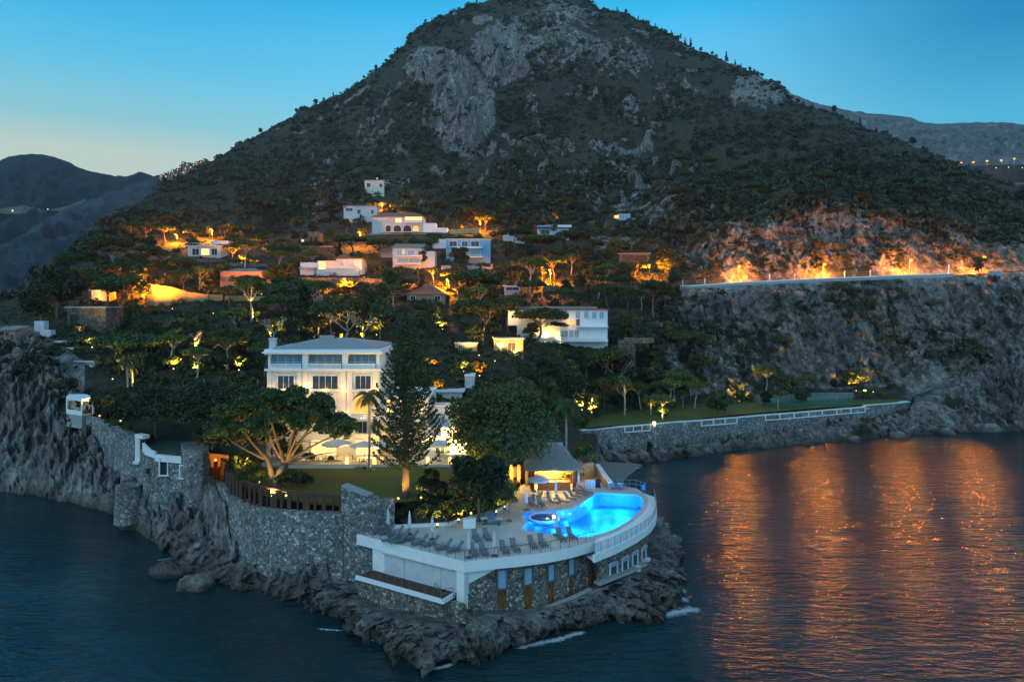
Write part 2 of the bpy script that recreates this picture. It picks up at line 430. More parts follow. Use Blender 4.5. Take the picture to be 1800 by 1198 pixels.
# control columns: photo column -> (distance, photo row) pairs; rows are waterline, shore top, terrace front, terrace back, lower hill,
# middle hill, houses or road front, road back, upper hill, mountain, ridge
def dz(d, py): return (d, Z(py, d))
WL = -0.6
COLS = {
 -240: [(134, WL), (146, 17), (156, 21), (164, 24), (172, 26), (182, 27), (188, 28), (192, 29), (198, 29.5), (205, 29.5), (212, 29)],
 0:   [(120, WL), dz(138, 640), dz(146, 606), dz(156, 575), dz(166, 562), dz(176, 548), dz(183, 541), dz(189, 536), dz(196, 532), dz(204, 530), dz(212, 528)],
 60:  [(117.8, WL), dz(136, 640), dz(142, 600), dz(152, 575), dz(165, 560), dz(178, 545), dz(190, 530), dz(200, 520), dz(212, 512), dz(225, 507), dz(238, 503)],
 130: [(113.6, WL), (121, 12), (124, 13), dz(138, 632), dz(150, 596), dz(180, 548), dz(205, 515), dz(225, 490), dz(245, 468), dz(265, 450), dz(285, 438)],
 200: [(107.7, WL), (111, 6), (117, 12), dz(135, 668), dz(158, 604), dz(188, 548), dz(215, 506), dz(240, 472), dz(275, 440), dz(315, 412), dz(360, 390)],
 260: [(96.5, WL), (99.5, 3), (106, 10), dz(126, 700), dz(155, 612), dz(188, 545), dz(218, 500), dz(250, 465), dz(300, 425), dz(370, 382), dz(440, 347)],
 330: [(82.5, WL), (94.5, 1.8), (99, 9.3), (118, 12.5), dz(142, 640), dz(180, 560), dz(215, 506), dz(250, 466), dz(310, 420), dz(420, 358), dz(530, 302)],
 400: [(79.6, WL), (89.2, 1.2), (92.5, 9), (115, 11.5), dz(142, 640), dz(180, 560), dz(220, 500), dz(255, 466), dz(320, 418), dz(450, 345), dz(610, 264)],
 500: [(77.0, WL), (80.2, .7), (84, 9.1), (120, 9.3), dz(145, 635), dz(182, 560), dz(222, 500), dz(260, 462), dz(330, 412), dz(480, 335), dz(690, 212)],
 600: [(73.3, WL), (77.6, .6), (82, 9.1), (122, 9.3), dz(146, 635), dz(182, 560), dz(225, 495), dz(265, 455), dz(340, 398), dz(510, 300), dz(755, 166)],
 650: [(71, WL), (76.8, .6), (81, 9.1), (122, 9.3), dz(146, 635), dz(182, 560), dz(226, 494), dz(268, 452), dz(350, 388), dz(520, 290), dz(770, 128)],
 690: [(79, WL), (80.5, 1.5), (82.5, 9.1), (122, 9.3), dz(146, 638), dz(182, 565), dz(228, 494), dz(272, 448), dz(352, 382), dz(530, 284), dz(778, 98)],
 760: [(80, WL), (82, 5), (84, 9.0), (122, 9.3), dz(144, 645), dz(178, 580), dz(232, 496), dz(280, 440), dz(350, 384), dz(545, 275), dz(795, 46)],
 830: [(82, WL), (84, 5), (86, 9.0), (122, 9.0), dz(146, 650), dz(178, 590), dz(236, 496), dz(285, 440), dz(345, 390), dz(555, 270), dz(808, 14)],
 900: [(86, WL), (90, 5.5), (95, 7.5), (122, 8.6), dz(148, 665), dz(178, 598), dz(236, 502), dz(285, 445), dz(340, 396), dz(560, 268), dz(820, -4)],
 960: [(92, WL), (95, 5.5), (100, 7), (126, 8), dz(150, 680), dz(180, 605), dz(238, 502), dz(285, 448), dz(335, 402), dz(565, 268), dz(822, -12)],
 1020:[(104, WL), (112, 3), (120, 6), (142, 6.5), dz(160, 690), dz(184, 605), dz(238, 502), dz(285, 452), dz(330, 410), dz(565, 268), dz(815, -6)],
 1050:[(136, WL), (141.5, 2.5), (146.5, 5.9), (160, 6.1), dz(172, 680), dz(190, 600), dz(238, 502), dz(282, 455), dz(325, 416), dz(562, 270), dz(812, 6)],
 1130:[(140.5, WL), (145, 2.5), (148.2, 5.9), (168, 6.1), dz(186, 640), dz(206, 560), dz(236, 497), dz(262, 466), dz(312, 420), dz(548, 278), dz(800, 38)],
 1195:[(145, WL), (149, 2.5), (152.4, 5.9), (176, 6.2), dz(196, 622), dz(212, 545), dz(227, 507), dz(235, 504.5), dz(262, 440), dz(522, 296), dz(780, 66)],
 1300:[(153.5, WL), (156, 2.5), (159.6, 5.9), (182, 6.3), dz(200, 612), dz(213, 545), dz(222, 500), dz(230, 498), dz(247, 405), dz(475, 312), dz(742, 114)],
 1450:[(161, WL), (165, 2.5), (170, 5.9), (190, 6.5), dz(203, 612), dz(213, 545), dz(222, 493), dz(230, 491.5), dz(249, 378), dz(425, 318), dz(642, 193)],
 1600:[(170, WL), (174, 2.5), (178.5, 5.9), (193, 6.8), dz(206, 608), dz(214, 545), dz(222, 487), dz(230, 485.5), dz(251, 388), dz(385, 335), dz(562, 256)],
 1700:[(173, WL), dz(179, 718), dz(187, 682), dz(196, 645), dz(207, 592), dz(215, 540), dz(223, 484), dz(231, 482.5), dz(256, 418), dz(360, 352), dz(482, 300)],
 1800:[(175, WL), dz(181, 720), dz(190, 682), dz(199, 630), dz(209, 575), dz(217, 530), dz(226, 477), dz(234, 475), dz(262, 428), dz(335, 372), dz(425, 336)],
 2040:[(180, WL), dz(186, 720), dz(196, 680), dz(206, 620), dz(216, 560), dz(224, 520), dz(232, 470), dz(240, 468), dz(268, 430), dz(310, 400), dz(360, 380)],
}
SUB = [44, 16, 16, 44, 46, 30, 6, 60, 80, 120]
pxs = np.array(sorted(COLS)); ctl = np.array([COLS[k] for k in pxs])           # (cols, 11, 2)
GS = 2.5
gpx = np.arange(-240, 2041, GS); NC = len(gpx)
ctl_i = np.stack([np.stack([np.interp(gpx, pxs, ctl[:, k, a]) for k in range(11)], 1) for a in (0, 1)], -1)
def blur(a, s):
    k = np.exp(-.5 * (np.arange(-3 * s, 3 * s + 1) / s) ** 2); k /= k.sum()
    p = np.pad(a, (3 * s, 3 * s), mode='edge'); return np.convolve(p, k, mode='valid')
RIDGE_PY = [(-240, 528), (0, 528), (60, 503), (130, 438), (200, 390), (260, 347), (330, 305), (370, 284), (400, 266), (430, 248), (455, 236), (500, 211), (530, 195), (560, 186), (590, 173), (620, 156), (645, 137), (665, 121), (690, 101), (712, 74), (732, 49), (750, 40), (775, 31), (800, 18), (835, 7), (870, -1), (900, -8), (960, -14), (1010, -8), (1045, 4), (1055, 15), (1085, 19), (1115, 33), (1150, 49), (1180, 63), (1200, 76), (1230, 91), (1255, 98), (1280, 112), (1300, 118), (1330, 128), (1345, 142), (1365, 147), (1380, 160), (1390, 178), (1400, 186), (1440, 192), (1480, 205), (1520, 226), (1560, 239), (1600, 254), (1640, 273), (1680, 293), (1740, 315), (1800, 336), (2040, 380)]
ctl_i[:, 10, 1] = CZ - (np.interp(gpx, *np.array(RIDGE_PY, float).T) - HY) / F * ctl_i[:, 10, 0]
for k in range(1, 11):
    for a in (0, 1):
        s = 4 if k < 4 else (6 if k < 10 else 2)
        ctl_i[:, k, a] = blur(ctl_i[:, k, a], s)
back_row = np.stack([ctl_i[:, 10, 0] * 1.22 + 30, ctl_i[:, 10, 1] * .45 - 10], -1)[:, None]
front_row = np.stack([ctl_i[:, 0, 0] - 5, np.full(NC, -7.0)], -1)[:, None]
full = np.concatenate([front_row, ctl_i, back_row], 1)
rows = []; seg = []
for k in range(12):
    n = ([4] + SUB + [8])[k] if k < 12 else 0
    t = np.arange(n) / n
    for tt in t:
        rows.append(full[:, k] * (1 - tt) + full[:, k + 1] * tt); seg.append(k + tt)
rows.append(full[:, 12]) if full.shape[1] > 12 else rows.append(full[:, -1]); seg.append(12.0)
D = np.stack(rows)[..., 0]; ZZ = np.stack(rows)[..., 1]; SEG = np.array(seg)[:, None] * np.ones((1, NC))
XX = (gpx[None, :] - CX) / F * D
PYC = HY + (CZ - ZZ) * F / D; PXC = np.ones_like(D) * gpx[None, :]
def smooth(a, b, x): t = np.clip((x - a) / (b - a), 0, 1); return t * t * (3 - 2 * t)
# where bare rock shows (photo-space patches projected on the slope), else scrub ground
rock = np.zeros_like(D)
def patch(cx, cy, rx, ry, v, rot=0.0):
    global rock
    c, s = math.cos(rot), math.sin(rot); dx, dy = PXC - cx, PYC - cy
    q = ((dx * c + dy * s) / rx) ** 2 + ((-dx * s + dy * c) / ry) ** 2
    rock = np.maximum(rock, v * (1 - smooth(.55, 1.25, q)))
for a in ((815, 195, 62, 92, .95), (760, 125, 55, 45, .8), (875, 95, 55, 60, .75), (960, 60, 85, 50, .6), (1050, 110, 110, 45, .55), (1200, 150, 60, 30, .5),
          (1330, 165, 60, 40, .6), (1000, 30, 60, 30, .6), (660, 240, 40, 40, .5), (560, 330, 60, 18, .5), (960, 270, 60, 12, .6), (1080, 310, 30, 16, .7), (1120, 335, 70, 25, .6), (1010, 340, 70, 20, .5),
          (1140, 400, 130, 60, .55), (930, 350, 60, 20, .45), (690, 330, 35, 18, .5), (1230, 420, 60, 60, .6)): patch(*a)
rock = np.maximum(rock, .9 * (1 - smooth(2.2, 3.4, SEG)))                                   # shore cliffs
rightc = smooth(1080, 1230, PXC)
rock = np.maximum(rock, rightc * .80 * smooth(4.0, 4.25, SEG) * (1 - smooth(6.95, 7.1, SEG)))   # cliff under the road
rock = np.maximum(rock, smooth(1230, 1300, PXC) * .9 * smooth(7.7, 8.0, SEG) * (1 - smooth(9.0, 9.12, SEG)))   # road cutting
rock = np.where((PXC < 150) & (SEG < 4.2), .95, rock); rock = np.maximum(rock, smooth(1560, 1610, PXC) * .9 * (1 - smooth(6.95, 7.1, SEG)))
rock = rock * (.80 + .55 * fbm(np.stack([XX / 22, D / 22, ZZ / 40], -1) + 3, 4)) 
rock = np.maximum(rock, .68 * smooth(.10, .42, fbm(np.stack([XX / 17, D / 17, ZZ / 36], -1) + 8, 4)) * smooth(8.6, 9.4, SEG) * smooth(380, 560, PXC) * (1 - .75 * smooth(1180, 1300, PXC)))
_r = rock.copy(); rock[:] = 0
for a in ((815, 195, 58, 90, 1.0, -.12), (765, 128, 42, 40, .95), (880, 95, 48, 50, .85), (1330, 168, 50, 30, .8)): patch(*a)
rock = np.maximum(_r, rock * (.95 + .25 * fbm(np.stack([XX / 9, D / 9, ZZ / 20], -1) + 31, 3)))
# relief
p3 = np.stack([XX, D, ZZ], -1)
amp = np.zeros_like(D)
amp = np.maximum(amp, 1.0 * smooth(.5, 1.4, SEG) * (1 - smooth(2.4, 3.0, SEG)))
leftc = 1 - smooth(150, 240, PXC)
amp = np.maximum(amp, leftc * 2.2 * smooth(.9, 1.5, SEG) * (1 - smooth(3.2, 3.8, SEG)))
amp = np.maximum(amp, .7 * smooth(4.2, 5.0, SEG) * (1 - smooth(8.0, 8.4, SEG)))
amp = np.maximum(amp, rightc * 2.6 * smooth(4.0, 4.5, SEG) * (1 - smooth(6.5, 6.9, SEG)))
amp = np.maximum(amp, smooth(1640, 1720, PXC) * 2.4 * smooth(1.0, 1.6, SEG) * (1 - smooth(6.5, 6.9, SEG)))
amp = np.maximum(amp, rightc * 2.0 * smooth(8.05, 8.4, SEG) * (1 - smooth(9.0, 9.3, SEG)))
mnt = smooth(8.6, 9.6, SEG)
amp = np.where((SEG > 6.9) & (SEG < 8.05) & (PXC > 1150), .05, amp)
ridge_fade = 1 - .75 * smooth(10.3, 11.0, SEG) * (1 - smooth(11.0, 11.3, SEG))
tilt = np.stack([p3[..., 0] + .5 * p3[..., 2], p3[..., 1], p3[..., 2] * .8 - .4 * p3[..., 0]], -1)
rug = (fbm(tilt / np.array([3.0, 5, 7.5]), 6, True) - .25) * 1.15 + fbm(p3 / 9.0, 4) + .55 * fbm(tilt / np.array([.9, 1.4, 2.0]), 4, True)
st = np.stack([p3[..., 0] + .5 * p3[..., 2], p3[..., 1], p3[..., 2] * .7 - .3 * p3[..., 0]], -1) + fbm(p3 / 5.0 + 77, 3)[..., None] * 1.2
ii = (SEG[:, 0] < 9.4); fc_ = np.zeros_like(D)
fc_[ii] = facets(st[ii], 2.6, 3) * .9 + facets(st[ii], 1.1, 5) * .4
fc_[ii] = np.where(SEG[ii] > 4.1, facets(st[ii], 5.0, 9) * 1.0 + fc_[ii] * .5, fc_[ii])
dd = amp * (.55 * rug + 1.05 * fc_ + .45 * np.where(SEG > 4.3, .9 * strata(p3, 4.2, 1.0), np.where(PXC < 200, .55, .85) * strata(p3, 2.1, 5.0)))
big = fbm(p3 / 95.0, 5) * 17 + (fbm(p3 / np.array([30, 30, 62.0]), 6, True) - .2) * 19.0 * (.38 + rock) + (fbm(p3 / np.array([9, 9, 20.0]), 4, True) - .2) * 5.0 * (.15 + rock)
D2 = D + (-dd * .9 - big * mnt * ridge_fade * .9)
big = big + strata(np.stack([p3[..., 0], p3[..., 1], p3[..., 2] * .5], -1), 22.0, 9.0) * 15.0 * (.15 + rock)
jj = SEG[:, 0] >= 9.0; mf = np.zeros_like(D); mf[jj] = facets(np.stack([p3[jj][..., 0], p3[jj][..., 1], p3[jj][..., 2] * .55], -1) + fbm(p3[jj] / 14.0, 3)[..., None] * 5, 15.0, 21) * 7.0 + facets(p3[jj] * np.array([1, 1, .6]), 6.0, 25) * 2.6
big = big + mf * (.10 + rock)
Z2 = ZZ + dd * .55 + big * mnt * ridge_fade * .55 + fbm(p3 / 3.0, 3) * 1.0 * mnt
X2 = XX + (XX / np.maximum(D, 1)) * (D2 - D) + fbm(p3 / 7.0 + 40, 4) * amp * .5
Z2 = np.where(SEG < 1.0, np.minimum(Z2, -.6 - (1 - SEG) * 3), Z2)
# flat pads
DECK = [(-17.4, 78.5), (-4.7, 69.9), (-1.7, 70.9), (3.5, 72.4), (8.8, 75.8), (13.0, 79), (16.5, 83.5), (18.4, 89), (19.2, 96), (19, 102), (8, 104), (2.2, 100.5), (-.4, 94), (-.6, 87.6), (-7.3, 81.2), (-12.6, 80.4)]
def inside(poly, x, y):
    r = np.zeros(np.shape(x), bool); n = len(poly)
    for i in range(n):
        (x0, y0), (x1, y1) = poly[i], poly[(i + 1) % n]
        c = ((y0 > y) != (y1 > y)) & (x < (x1 - x0) * (y - y0) / (y1 - y0 + 1e-12) + x0); r ^= c
    return r
Z2 = np.where(inside(DECK, X2, D2), np.minimum(Z2, 4.5), Z2)
LAWN = [(U(405, 93), 93), (U(432, 87.6), 87.6), (U(455, 85), 85), (U(485, 83.1), 83.1), (U(545, 81), 81), (U(602, 79.9), 79.9), (U(650, 79.4), 79.4), (U(694, 81.4), 81.4), (-8.5, 83.2), (-1.5, 89.5), (-1.2, 97), (1.8, 103), (3, 122), (-40, 122), (-47, 112), (-40, 100), (-34, 94)]
BEHIND = [(U(a, b), b) for a, b in ((340, 99), (367, 96.5), (384, 93.2), (399, 90.9), (412, 88.4), (430, 85.9), (452, 83.5), (480, 81.7), (510, 80.5), (545, 79.5), (575, 78.9), (602, 78.3), (646, 77.4), (700, 80), (705, 84), (600, 82.5), (545, 84), (480, 86.5), (440, 90), (410, 95), (385, 101))]
Z2 = np.where(inside(BEHIND, X2, D2), np.minimum(Z2, 1.6 + .5 * fbm(p3 / 2.0, 3)), Z2)
BEHIND2 = [(U(a, b), b) for a, b in ((142, 120), (170, 115.6), (200, 110.6), (235, 105.6), (247, 103.5), (272, 99.6), (320, 97.5), (345, 96), (368, 96.5), (368, 101), (320, 103), (272, 105), (250, 108), (205, 114.5), (150, 123))]
Z2 = np.where(inside(BEHIND2, X2, D2), np.minimum(Z2, 5.0 - .022 * (PXC - 150) + .8 * fbm(p3 / 2.5, 3)), Z2)
RWL = [(1018, 142), (1040, 145), (1085, 146.6), (1130, 148), (1180, 151), (1240, 155.5), (1290, 159), (1345, 163), (1400, 167), (1460, 171), (1522, 175), (1560, 178), (1598, 180.8), (1606, 184)]
BEHIND3 = [(U(a, b - 3.5), b - 3.5) for a, b in RWL] + [(U(a, b + 3.2), b + 3.2) for a, b in RWL[::-1]]
Z2 = np.where(inside(BEHIND3, X2, D2), np.minimum(Z2, .9 + 1.0 * fbm(p3 / 2.5, 4)), Z2)
Z2 = np.where(inside(LAWN, X2, D2), np.minimum(Z2, 9.25), Z2)
TERR = np.stack([X2, D2, Z2], -1)
tag(grid_obj('hillside', TERR, M['terrain'], {'rock': np.clip(rock, 0, 1)}, False), kind='structure')

TPX = CX + X2 / D2 * F; TPY = HY + (CZ - Z2) * F / D2
def ground(px, py):
    """first point of the slope met along the sight line through a photo pixel"""
    j = int(round((px + 240) / GS)); j = min(max(j, 0), NC - 1); col = TPY[4:, j]
    best = np.minimum.accumulate(col)
    k = int(np.argmax(best <= py)) if (best <= py).any() else len(col) - 1
    d = D2[4 + k, j]
    if k > 0 and abs(col[k] - col[k - 1]) > 1e-6:
        t = min(max((py - col[k - 1]) / (col[k] - col[k - 1]), 0), 1); d = D2[3 + k, j] * (1 - t) + d * t
    return P(px, py, d)
def gz(x, y):
    px = CX + x / y * F; j = int(round((px + 240) / GS)); j = min(max(j, 0), NC - 1)
    d = D2[:, j]; o = np.argsort(d); return float(np.interp(y, d[o], Z2[o, j]))
def ground_d(px, d):
    x = U(px, d); return Vector((x, d, gz(x, d)))

# ------------------------------------------------------------------ rock under the pool terrace (lofted ring of outlines)
PAIRS = [((540, 1068), (560, 1012, 80)), ((570, 1078), (600, 1030, 77)), ((610, 1100), (632, 1046, 75)), ((645, 1112), (655, 1080, 71.5)), ((668, 1128), (675, 1086, 69.6)), ((690, 1150), (700, 1090, 69)), ((725, 1166), (730, 1095, 68.3)), ((760, 1172), (765, 1100, 67.6)),
         ((800, 1168), (800, 1096, 67.8)), ((842, 1160), (835, 1088, 68.6)), ((872, 1140), (875, 1086, 69.6)), ((920, 1122), (920, 1082, 70.6)), ((965, 1108), (965, 1068, 72)), ((1010, 1098), (1010, 1054, 73.6)), ((1060, 1092), (1050, 1036, 75.4)),
         ((1110, 1088), (1085, 1020, 77.6)), ((1150, 1086), (1110, 1010, 79.5)), ((1185, 1078), (1135, 1000, 81.5)), ((1196, 1045), (1150, 985, 84)), ((1194, 1010), (1153, 965, 87.5)), ((1180, 965), (1150, 935, 92)), ((1160, 925), (1140, 900, 97)), ((1120, 890), (1108, 868, 103)), ((1085, 868), (1075, 850, 108))]
wl_o = np.array([L(a[0], a[1], 0)[:] for a, b in PAIRS]); in_o = np.array([P(*b)[:] for a, b in PAIRS])
def upsample(a, n):
    t = np.linspace(0, len(a) - 1, n); i = np.arange(len(a))
    return np.stack([blur(np.interp(t, i, a[:, k]), 6) for k in range(3)], -1)
NP = 620; wl_o = upsample(wl_o, NP); in_o = upsample(in_o, NP)
cen = np.array([3.0, 86.0, 0.0]); rws = []; sg = []
outw = wl_o - in_o; outw[:, 2] = 0; outw /= np.linalg.norm(outw, axis=1, keepdims=True)
low = wl_o + outw * 2.5; low[:, 2] = -6; w0 = wl_o.copy(); w0[:, 2] = -.3
core = cen + (in_o - cen) * .55; core[:, 2] = .6
inn = in_o - outw * 1.6; inn[:, 2] = in_o[:, 2] - .2
for A, B, n, s0 in ((low, w0, 8, 0), (w0, in_o, 80, 1), (in_o, inn, 8, 2), (inn, core, 5, 3)):
    for t in np.arange(n) / n:
        r = A * (1 - t) + B * t
        if s0 == 1:                                     # rounded, overhung shoulder instead of a ramp
            b = math.sin(t * math.pi); r = r + outw * (b * 1.1)[..., None] if hasattr(b, '__len__') else r + outw * b * 1.1
            r[:, 2] += b * .35
        rws.append(r); sg.append(s0 + t)
rws.append(core); PR = np.stack(rws); sgp = np.array(sg + [4.0])[:, None]
am = 1.15 * smooth(.3, 1.0, sgp) * (1 - smooth(1.85, 2.3, sgp))
tl = np.stack([PR[..., 0] + .6 * PR[..., 2], PR[..., 1], PR[..., 2] * .9 - .4 * PR[..., 0]], -1)
wq = tl + fbm(PR / 3.0 + 9, 3)[..., None] * .9
q = .35 * strata(PR, 1.7, 2.0) + 1.15 * facets(wq, 2.2, 1) + .55 * facets(wq, .95, 2) + .45 * (fbm(tl / np.array([2.2, 2.6, 3.2]), 6, True) - .25) + fbm(PR / 4.5, 4) * .8 + .55 * fbm(tl / .8, 4, True)
PR2 = PR + outw[None] * (am * q)[..., None]; PR2[..., 2] += am * q * .3
tag(grid_obj('headland_rock', PR2[::-1], M['terrain'], {'rock': np.full(PR2.shape[:2], 1.0)[::-1]}, False), kind='structure')

# ------------------------------------------------------------------ sea
def mat_sea():
    m, nt, out = mat_new('sea_water'); v = coords(nt)
    a = noise(nt, coords(nt, (.36, 1, 1), (0, 0, R(6))), 1.25, 2.5, .55, .3)
    b = noise(nt, coords(nt, (.35, 1, 1), (0, 0, R(-9))), .30, 4, .6, .6)
    c = noise(nt, coords(nt, (1, 1, 1), (0, 0, R(30))), .05, 3, .5)
    h = mth(nt, 'ADD', mth(nt, 'MULTIPLY', a, .72), mth(nt, 'MULTIPLY', b, 1.25))
    col = ramp(nt, c, [(.35, (.004, .018, .022)), (.7, (.012, .042, .046))])
    pb = pbr(nt, out, col, .12, h, .45, .62, spec=.5)
    pb.inputs['IOR'].default_value = 1.33; pb.inputs['Specular Tint'].default_value = (1.0, .84, .70, 1)
    nt.links.new(ramp(nt, noise(nt, v, .035, 4, .6), [(.35, .17), (.7, .24)]), pb.inputs['Roughness'])
    return m
M['sea'] = mat_sea()
ob = MB().add([(-3500, -250, 0), (3500, -250, 0), (3500, 6000, 0), (-3500, 6000, 0)], [(0, 1, 2, 3)]).build('sea', M['sea']); tag(ob, kind='structure')
def mat_foam():
    m, nt, out = mat_new('sea_foam')
    e = nd(nt, 'ShaderNodeAttribute', attribute_name='edge').outputs['Fac']
    n = noise(nt, coords(nt, (.8, 1, 1)), 1.6, 7, .75, 1.2)
    a = ramp(nt, mth(nt, 'ADD', mth(nt, 'MULTIPLY', n, .9), mth(nt, 'MULTIPLY', e, .55)), [(.70, 0.0), (.95, .75)])
    b = nd(nt, 'ShaderNodeBsdfDiffuse', {'Color': (.55, .6, .62, 1)}); t = nd(nt, 'ShaderNodeBsdfTransparent')
    mx = nd(nt, 'ShaderNodeMixShader'); nt.links.new(a, mx.inputs[0]); nt.links.new(t.outputs[0], mx.inputs[1]); nt.links.new(b.outputs[0], mx.inputs[2]); nt.links.new(mx.outputs[0], out.inputs[0])
    return m
M['foam'] = mat_foam()
def foam(pts, w):
    """surf band along photo points at sea level"""
    A = np.array([L(a, b, .02)[:] for a, b in pts]); n = len(pts) * 10; t = np.linspace(0, len(pts) - 1, n)
    c = np.stack([np.interp(t, np.arange(len(pts)), A[:, k]) for k in range(3)], -1)
    tg = np.gradient(c, axis=0); tg /= np.linalg.norm(tg, axis=1, keepdims=True); nn = np.stack([-tg[:, 1], tg[:, 0], 0 * t], -1)
    off = np.linspace(-1, 1, 7); G = c[None] + nn[None] * (off[:, None, None] * w)
    e = (1 - np.abs(off))[:, None] * np.minimum(1, np.minimum(np.arange(n), n - 1 - np.arange(n)) / 8)[None]
    return grid_obj('sea_foam', G, M['foam'], {'edge': e})
for pts, w in (([(892, 1142), (930, 1133), (985, 1122), (1015, 1112), (1035, 1108)], .9), ([(1150, 1086), (1185, 1076), (1215, 1070), (1240, 1074)], 1.5), ([(1182, 1060), (1195, 1050), (1215, 1062)], 1.3), ([(1190, 1020), (1196, 1035), (1205, 1046)], 1.1),
               ([(740, 1178), (775, 1172), (806, 1164)], .7), ([(545, 1103), (580, 1106), (612, 1108)], .35), ([(640, 1122), (665, 1126), (690, 1140)], .4), ([(1072, 828), (1110, 824), (1140, 819)], .5), ([(270, 985), (290, 982), (310, 978)], .3)):
    tag(foam(pts, w), kind='stuff')

# ------------------------------------------------------------------ pebble beach, lawn
def sheet(name, poly, z, mat, label=None):
    tri = geometry.tessellate_polygon([[Vector((x, y, 0)) for x, y in poly]])
    o = MB().add([(x, y, z) for x, y in poly], [tuple(t) if True else t for t in tri]).build(name, mat); return o
def mat_lawn():
    m, nt, out = mat_new('mown_lawn'); n = noise(nt, coords(nt), 2.2, 5, .7); n2 = noise(nt, coords(nt), .12, 3)
    c = mixc(nt, .5, ramp(nt, n, [(.3, (.055, .078, .014)), (.7, (.12, .155, .03))]), ramp(nt, n2, [(.35, (.035, .055, .012)), (.65, (.075, .095, .022))]))
    pbr(nt, out, c, .95, n, .4, .05); return m
M['lawn'] = mat_lawn()
tag(sheet('lawn', LAWN, 9.5, M['lawn']), kind='structure')
rl = [P(1040, 752, 148)] + [P(a, b, d) for a, b, d in ((1130, 745, 151), (1290, 733, 162), (1400, 723, 170))]
LAWN2 = [(U(1030, 145), 145), (U(1085, 148.2), 148.2), (U(1130, 149.6), 149.6), (U(1180, 152.6), 152.6), (U(1240, 157.1), 157.1), (U(1290, 160.6), 160.6), (U(1345, 164.6), 164.6), (U(1400, 168.6), 168.6), (U(1460, 172.6), 172.6), (U(1522, 176.8), 176.8), (U(1598, 182.2), 182.2), (U(1603, 190), 190), (U(1500, 192), 192), (U(1400, 190), 190), (U(1330, 184), 184), (U(1200, 180), 180), (U(1120, 172), 172), (U(1040, 164), 164)]
tag(sheet('sea_garden_lawn', LAWN2, 6.35, M['lawn']), kind='structure')
BEACH = [(U(1058, 106), 106), (U(1100, 108), 108), (U(1085, 118), 118), (U(1140, 134), 134), (U(1120, 142), 142), (U(1040, 142), 142), (U(1015, 120), 120)]
bg = []
bx = np.linspace(0, 1, 24); 
lft = np.array([[U(1020, 104), 104], [U(1000, 122), 122], [U(1040, 142), 142]]); rgt = np.array([[U(1075, 104), 104], [U(1078, 119), 119], [U(1142, 140), 140]])
G = np.zeros((24, 16, 3))
for i, t in enumerate(bx):
    l = [np.interp(t * 2, [0, 1, 2], lft[:, k]) for k in (0, 1)]; r = [np.interp(t * 2, [0, 1, 2], rgt[:, k]) for k in (0, 1)]
    for j, s in enumerate(np.linspace(0, 1, 16)):
        G[i, j] = (l[0] * (1 - s) + r[0] * s, l[1] * (1 - s) + r[1] * s, 1.6 * (1 - s) ** 1.3 - .12 * s)
G[..., 2] += fbm(G / 2.0, 3) * .06
tag(grid_obj('pebble_beach', G, M['pebble']), kind='structure')

# ------------------------------------------------------------------ distant relief
def mat_far(name, a, b, c, s):
    m, nt, out = mat_new(name); n = noise(nt, coords(nt), s, 7, .65); n2 = noise(nt, coords(nt, (1, 1, .25)), s * 4, 5, .7)
    col = mixc(nt, .5, ramp(nt, n, [(.35, a), (.55, b), (.72, c)]), ramp(nt, n2, [(.35, a), (.5, b), (.7, c)]))
    pbr(nt, out, col, .95, n2, 1.0, 1.2 / s * .02); return m
M['far_green'] = mat_far('hazed_far_scrub', (.005, .011, .014), (.010, .019, .022), (.022, .034, .038), .012)  # distant blue haze is put into the scrub colour
M['far_cliff'] = mat_far('far_limestone_cliff', (.03, .036, .038), (.12, .125, .12), (.30, .29, .27), .03)
M['far_rock'] = mat_far('hazed_far_limestone', (.012, .021, .026), (.032, .046, .054), (.085, .10, .11), .02)  # dark bluish limestone tones imitate haze over distance
def far_ridge(name, pts, foot, mat, rn, seed, attr=None):
    """pts: (px, py, d) along a skyline; foot: (py, distance factor) of the valley below it"""
    a = np.array(pts, float); g = np.arange(a[0, 0], a[-1, 0] + 1, 4.0)
    py = np.interp(g, a[:, 0], a[:, 1]); d = np.interp(g, a[:, 0], a[:, 2]); n = 60; rws = []
    d1 = d * foot[1]
    z0 = CZ - (foot[0] - HY) / F * d1; z1 = CZ - (py - HY) / F * d
    for t in np.linspace(0, 1, n):
        s = t ** .9; rws.append(np.stack([(g - CX) / F * (d1 * (1 - t) + d * t), d1 * (1 - t) + d * t, z0 * (1 - s) + z1 * s], -1))
    rws.append(np.stack([(g - CX) / F * d * 1.2, d * 1.2, z1 * .6], -1)); G = np.stack(rws)
    t = np.linspace(0, 1, n + 1)[:, None]; w = np.sin(np.clip(t, 0, 1) * math.pi) + .12
    b = fbm(G / rn + seed, 6) * rn * .20 + fbm(G / (rn * .3) + seed, 5, True) * rn * .12 + strata(G, rn * .16, seed) * rn * .06
    G[..., 1] -= b * w * 1.2; G[..., 2] += b * w * .5 + fbm(G / 14 + seed, 3) * 2.4
    o = grid_obj(name, G, mat, attr and attr(G)); tag(o, kind='structure'); return G
far_ridge('far_hill', [(-1100, 545, 2400), (-700, 470, 2200), (-480, 400, 1950), (-260, 330, 1800), (-80, 305, 1750), (0, 288, 1700), (15, 277, 1700), (35, 272, 1700), (60, 271, 1700), (90, 275, 1680), (115, 284, 1680), (150, 298, 1650), (200, 310, 1650), (225, 311, 1600), (250, 305, 1600), (268, 309, 1580), (300, 325, 1500), (420, 330, 1500)], (640, .72), M['far_green'], 260, 3.0)
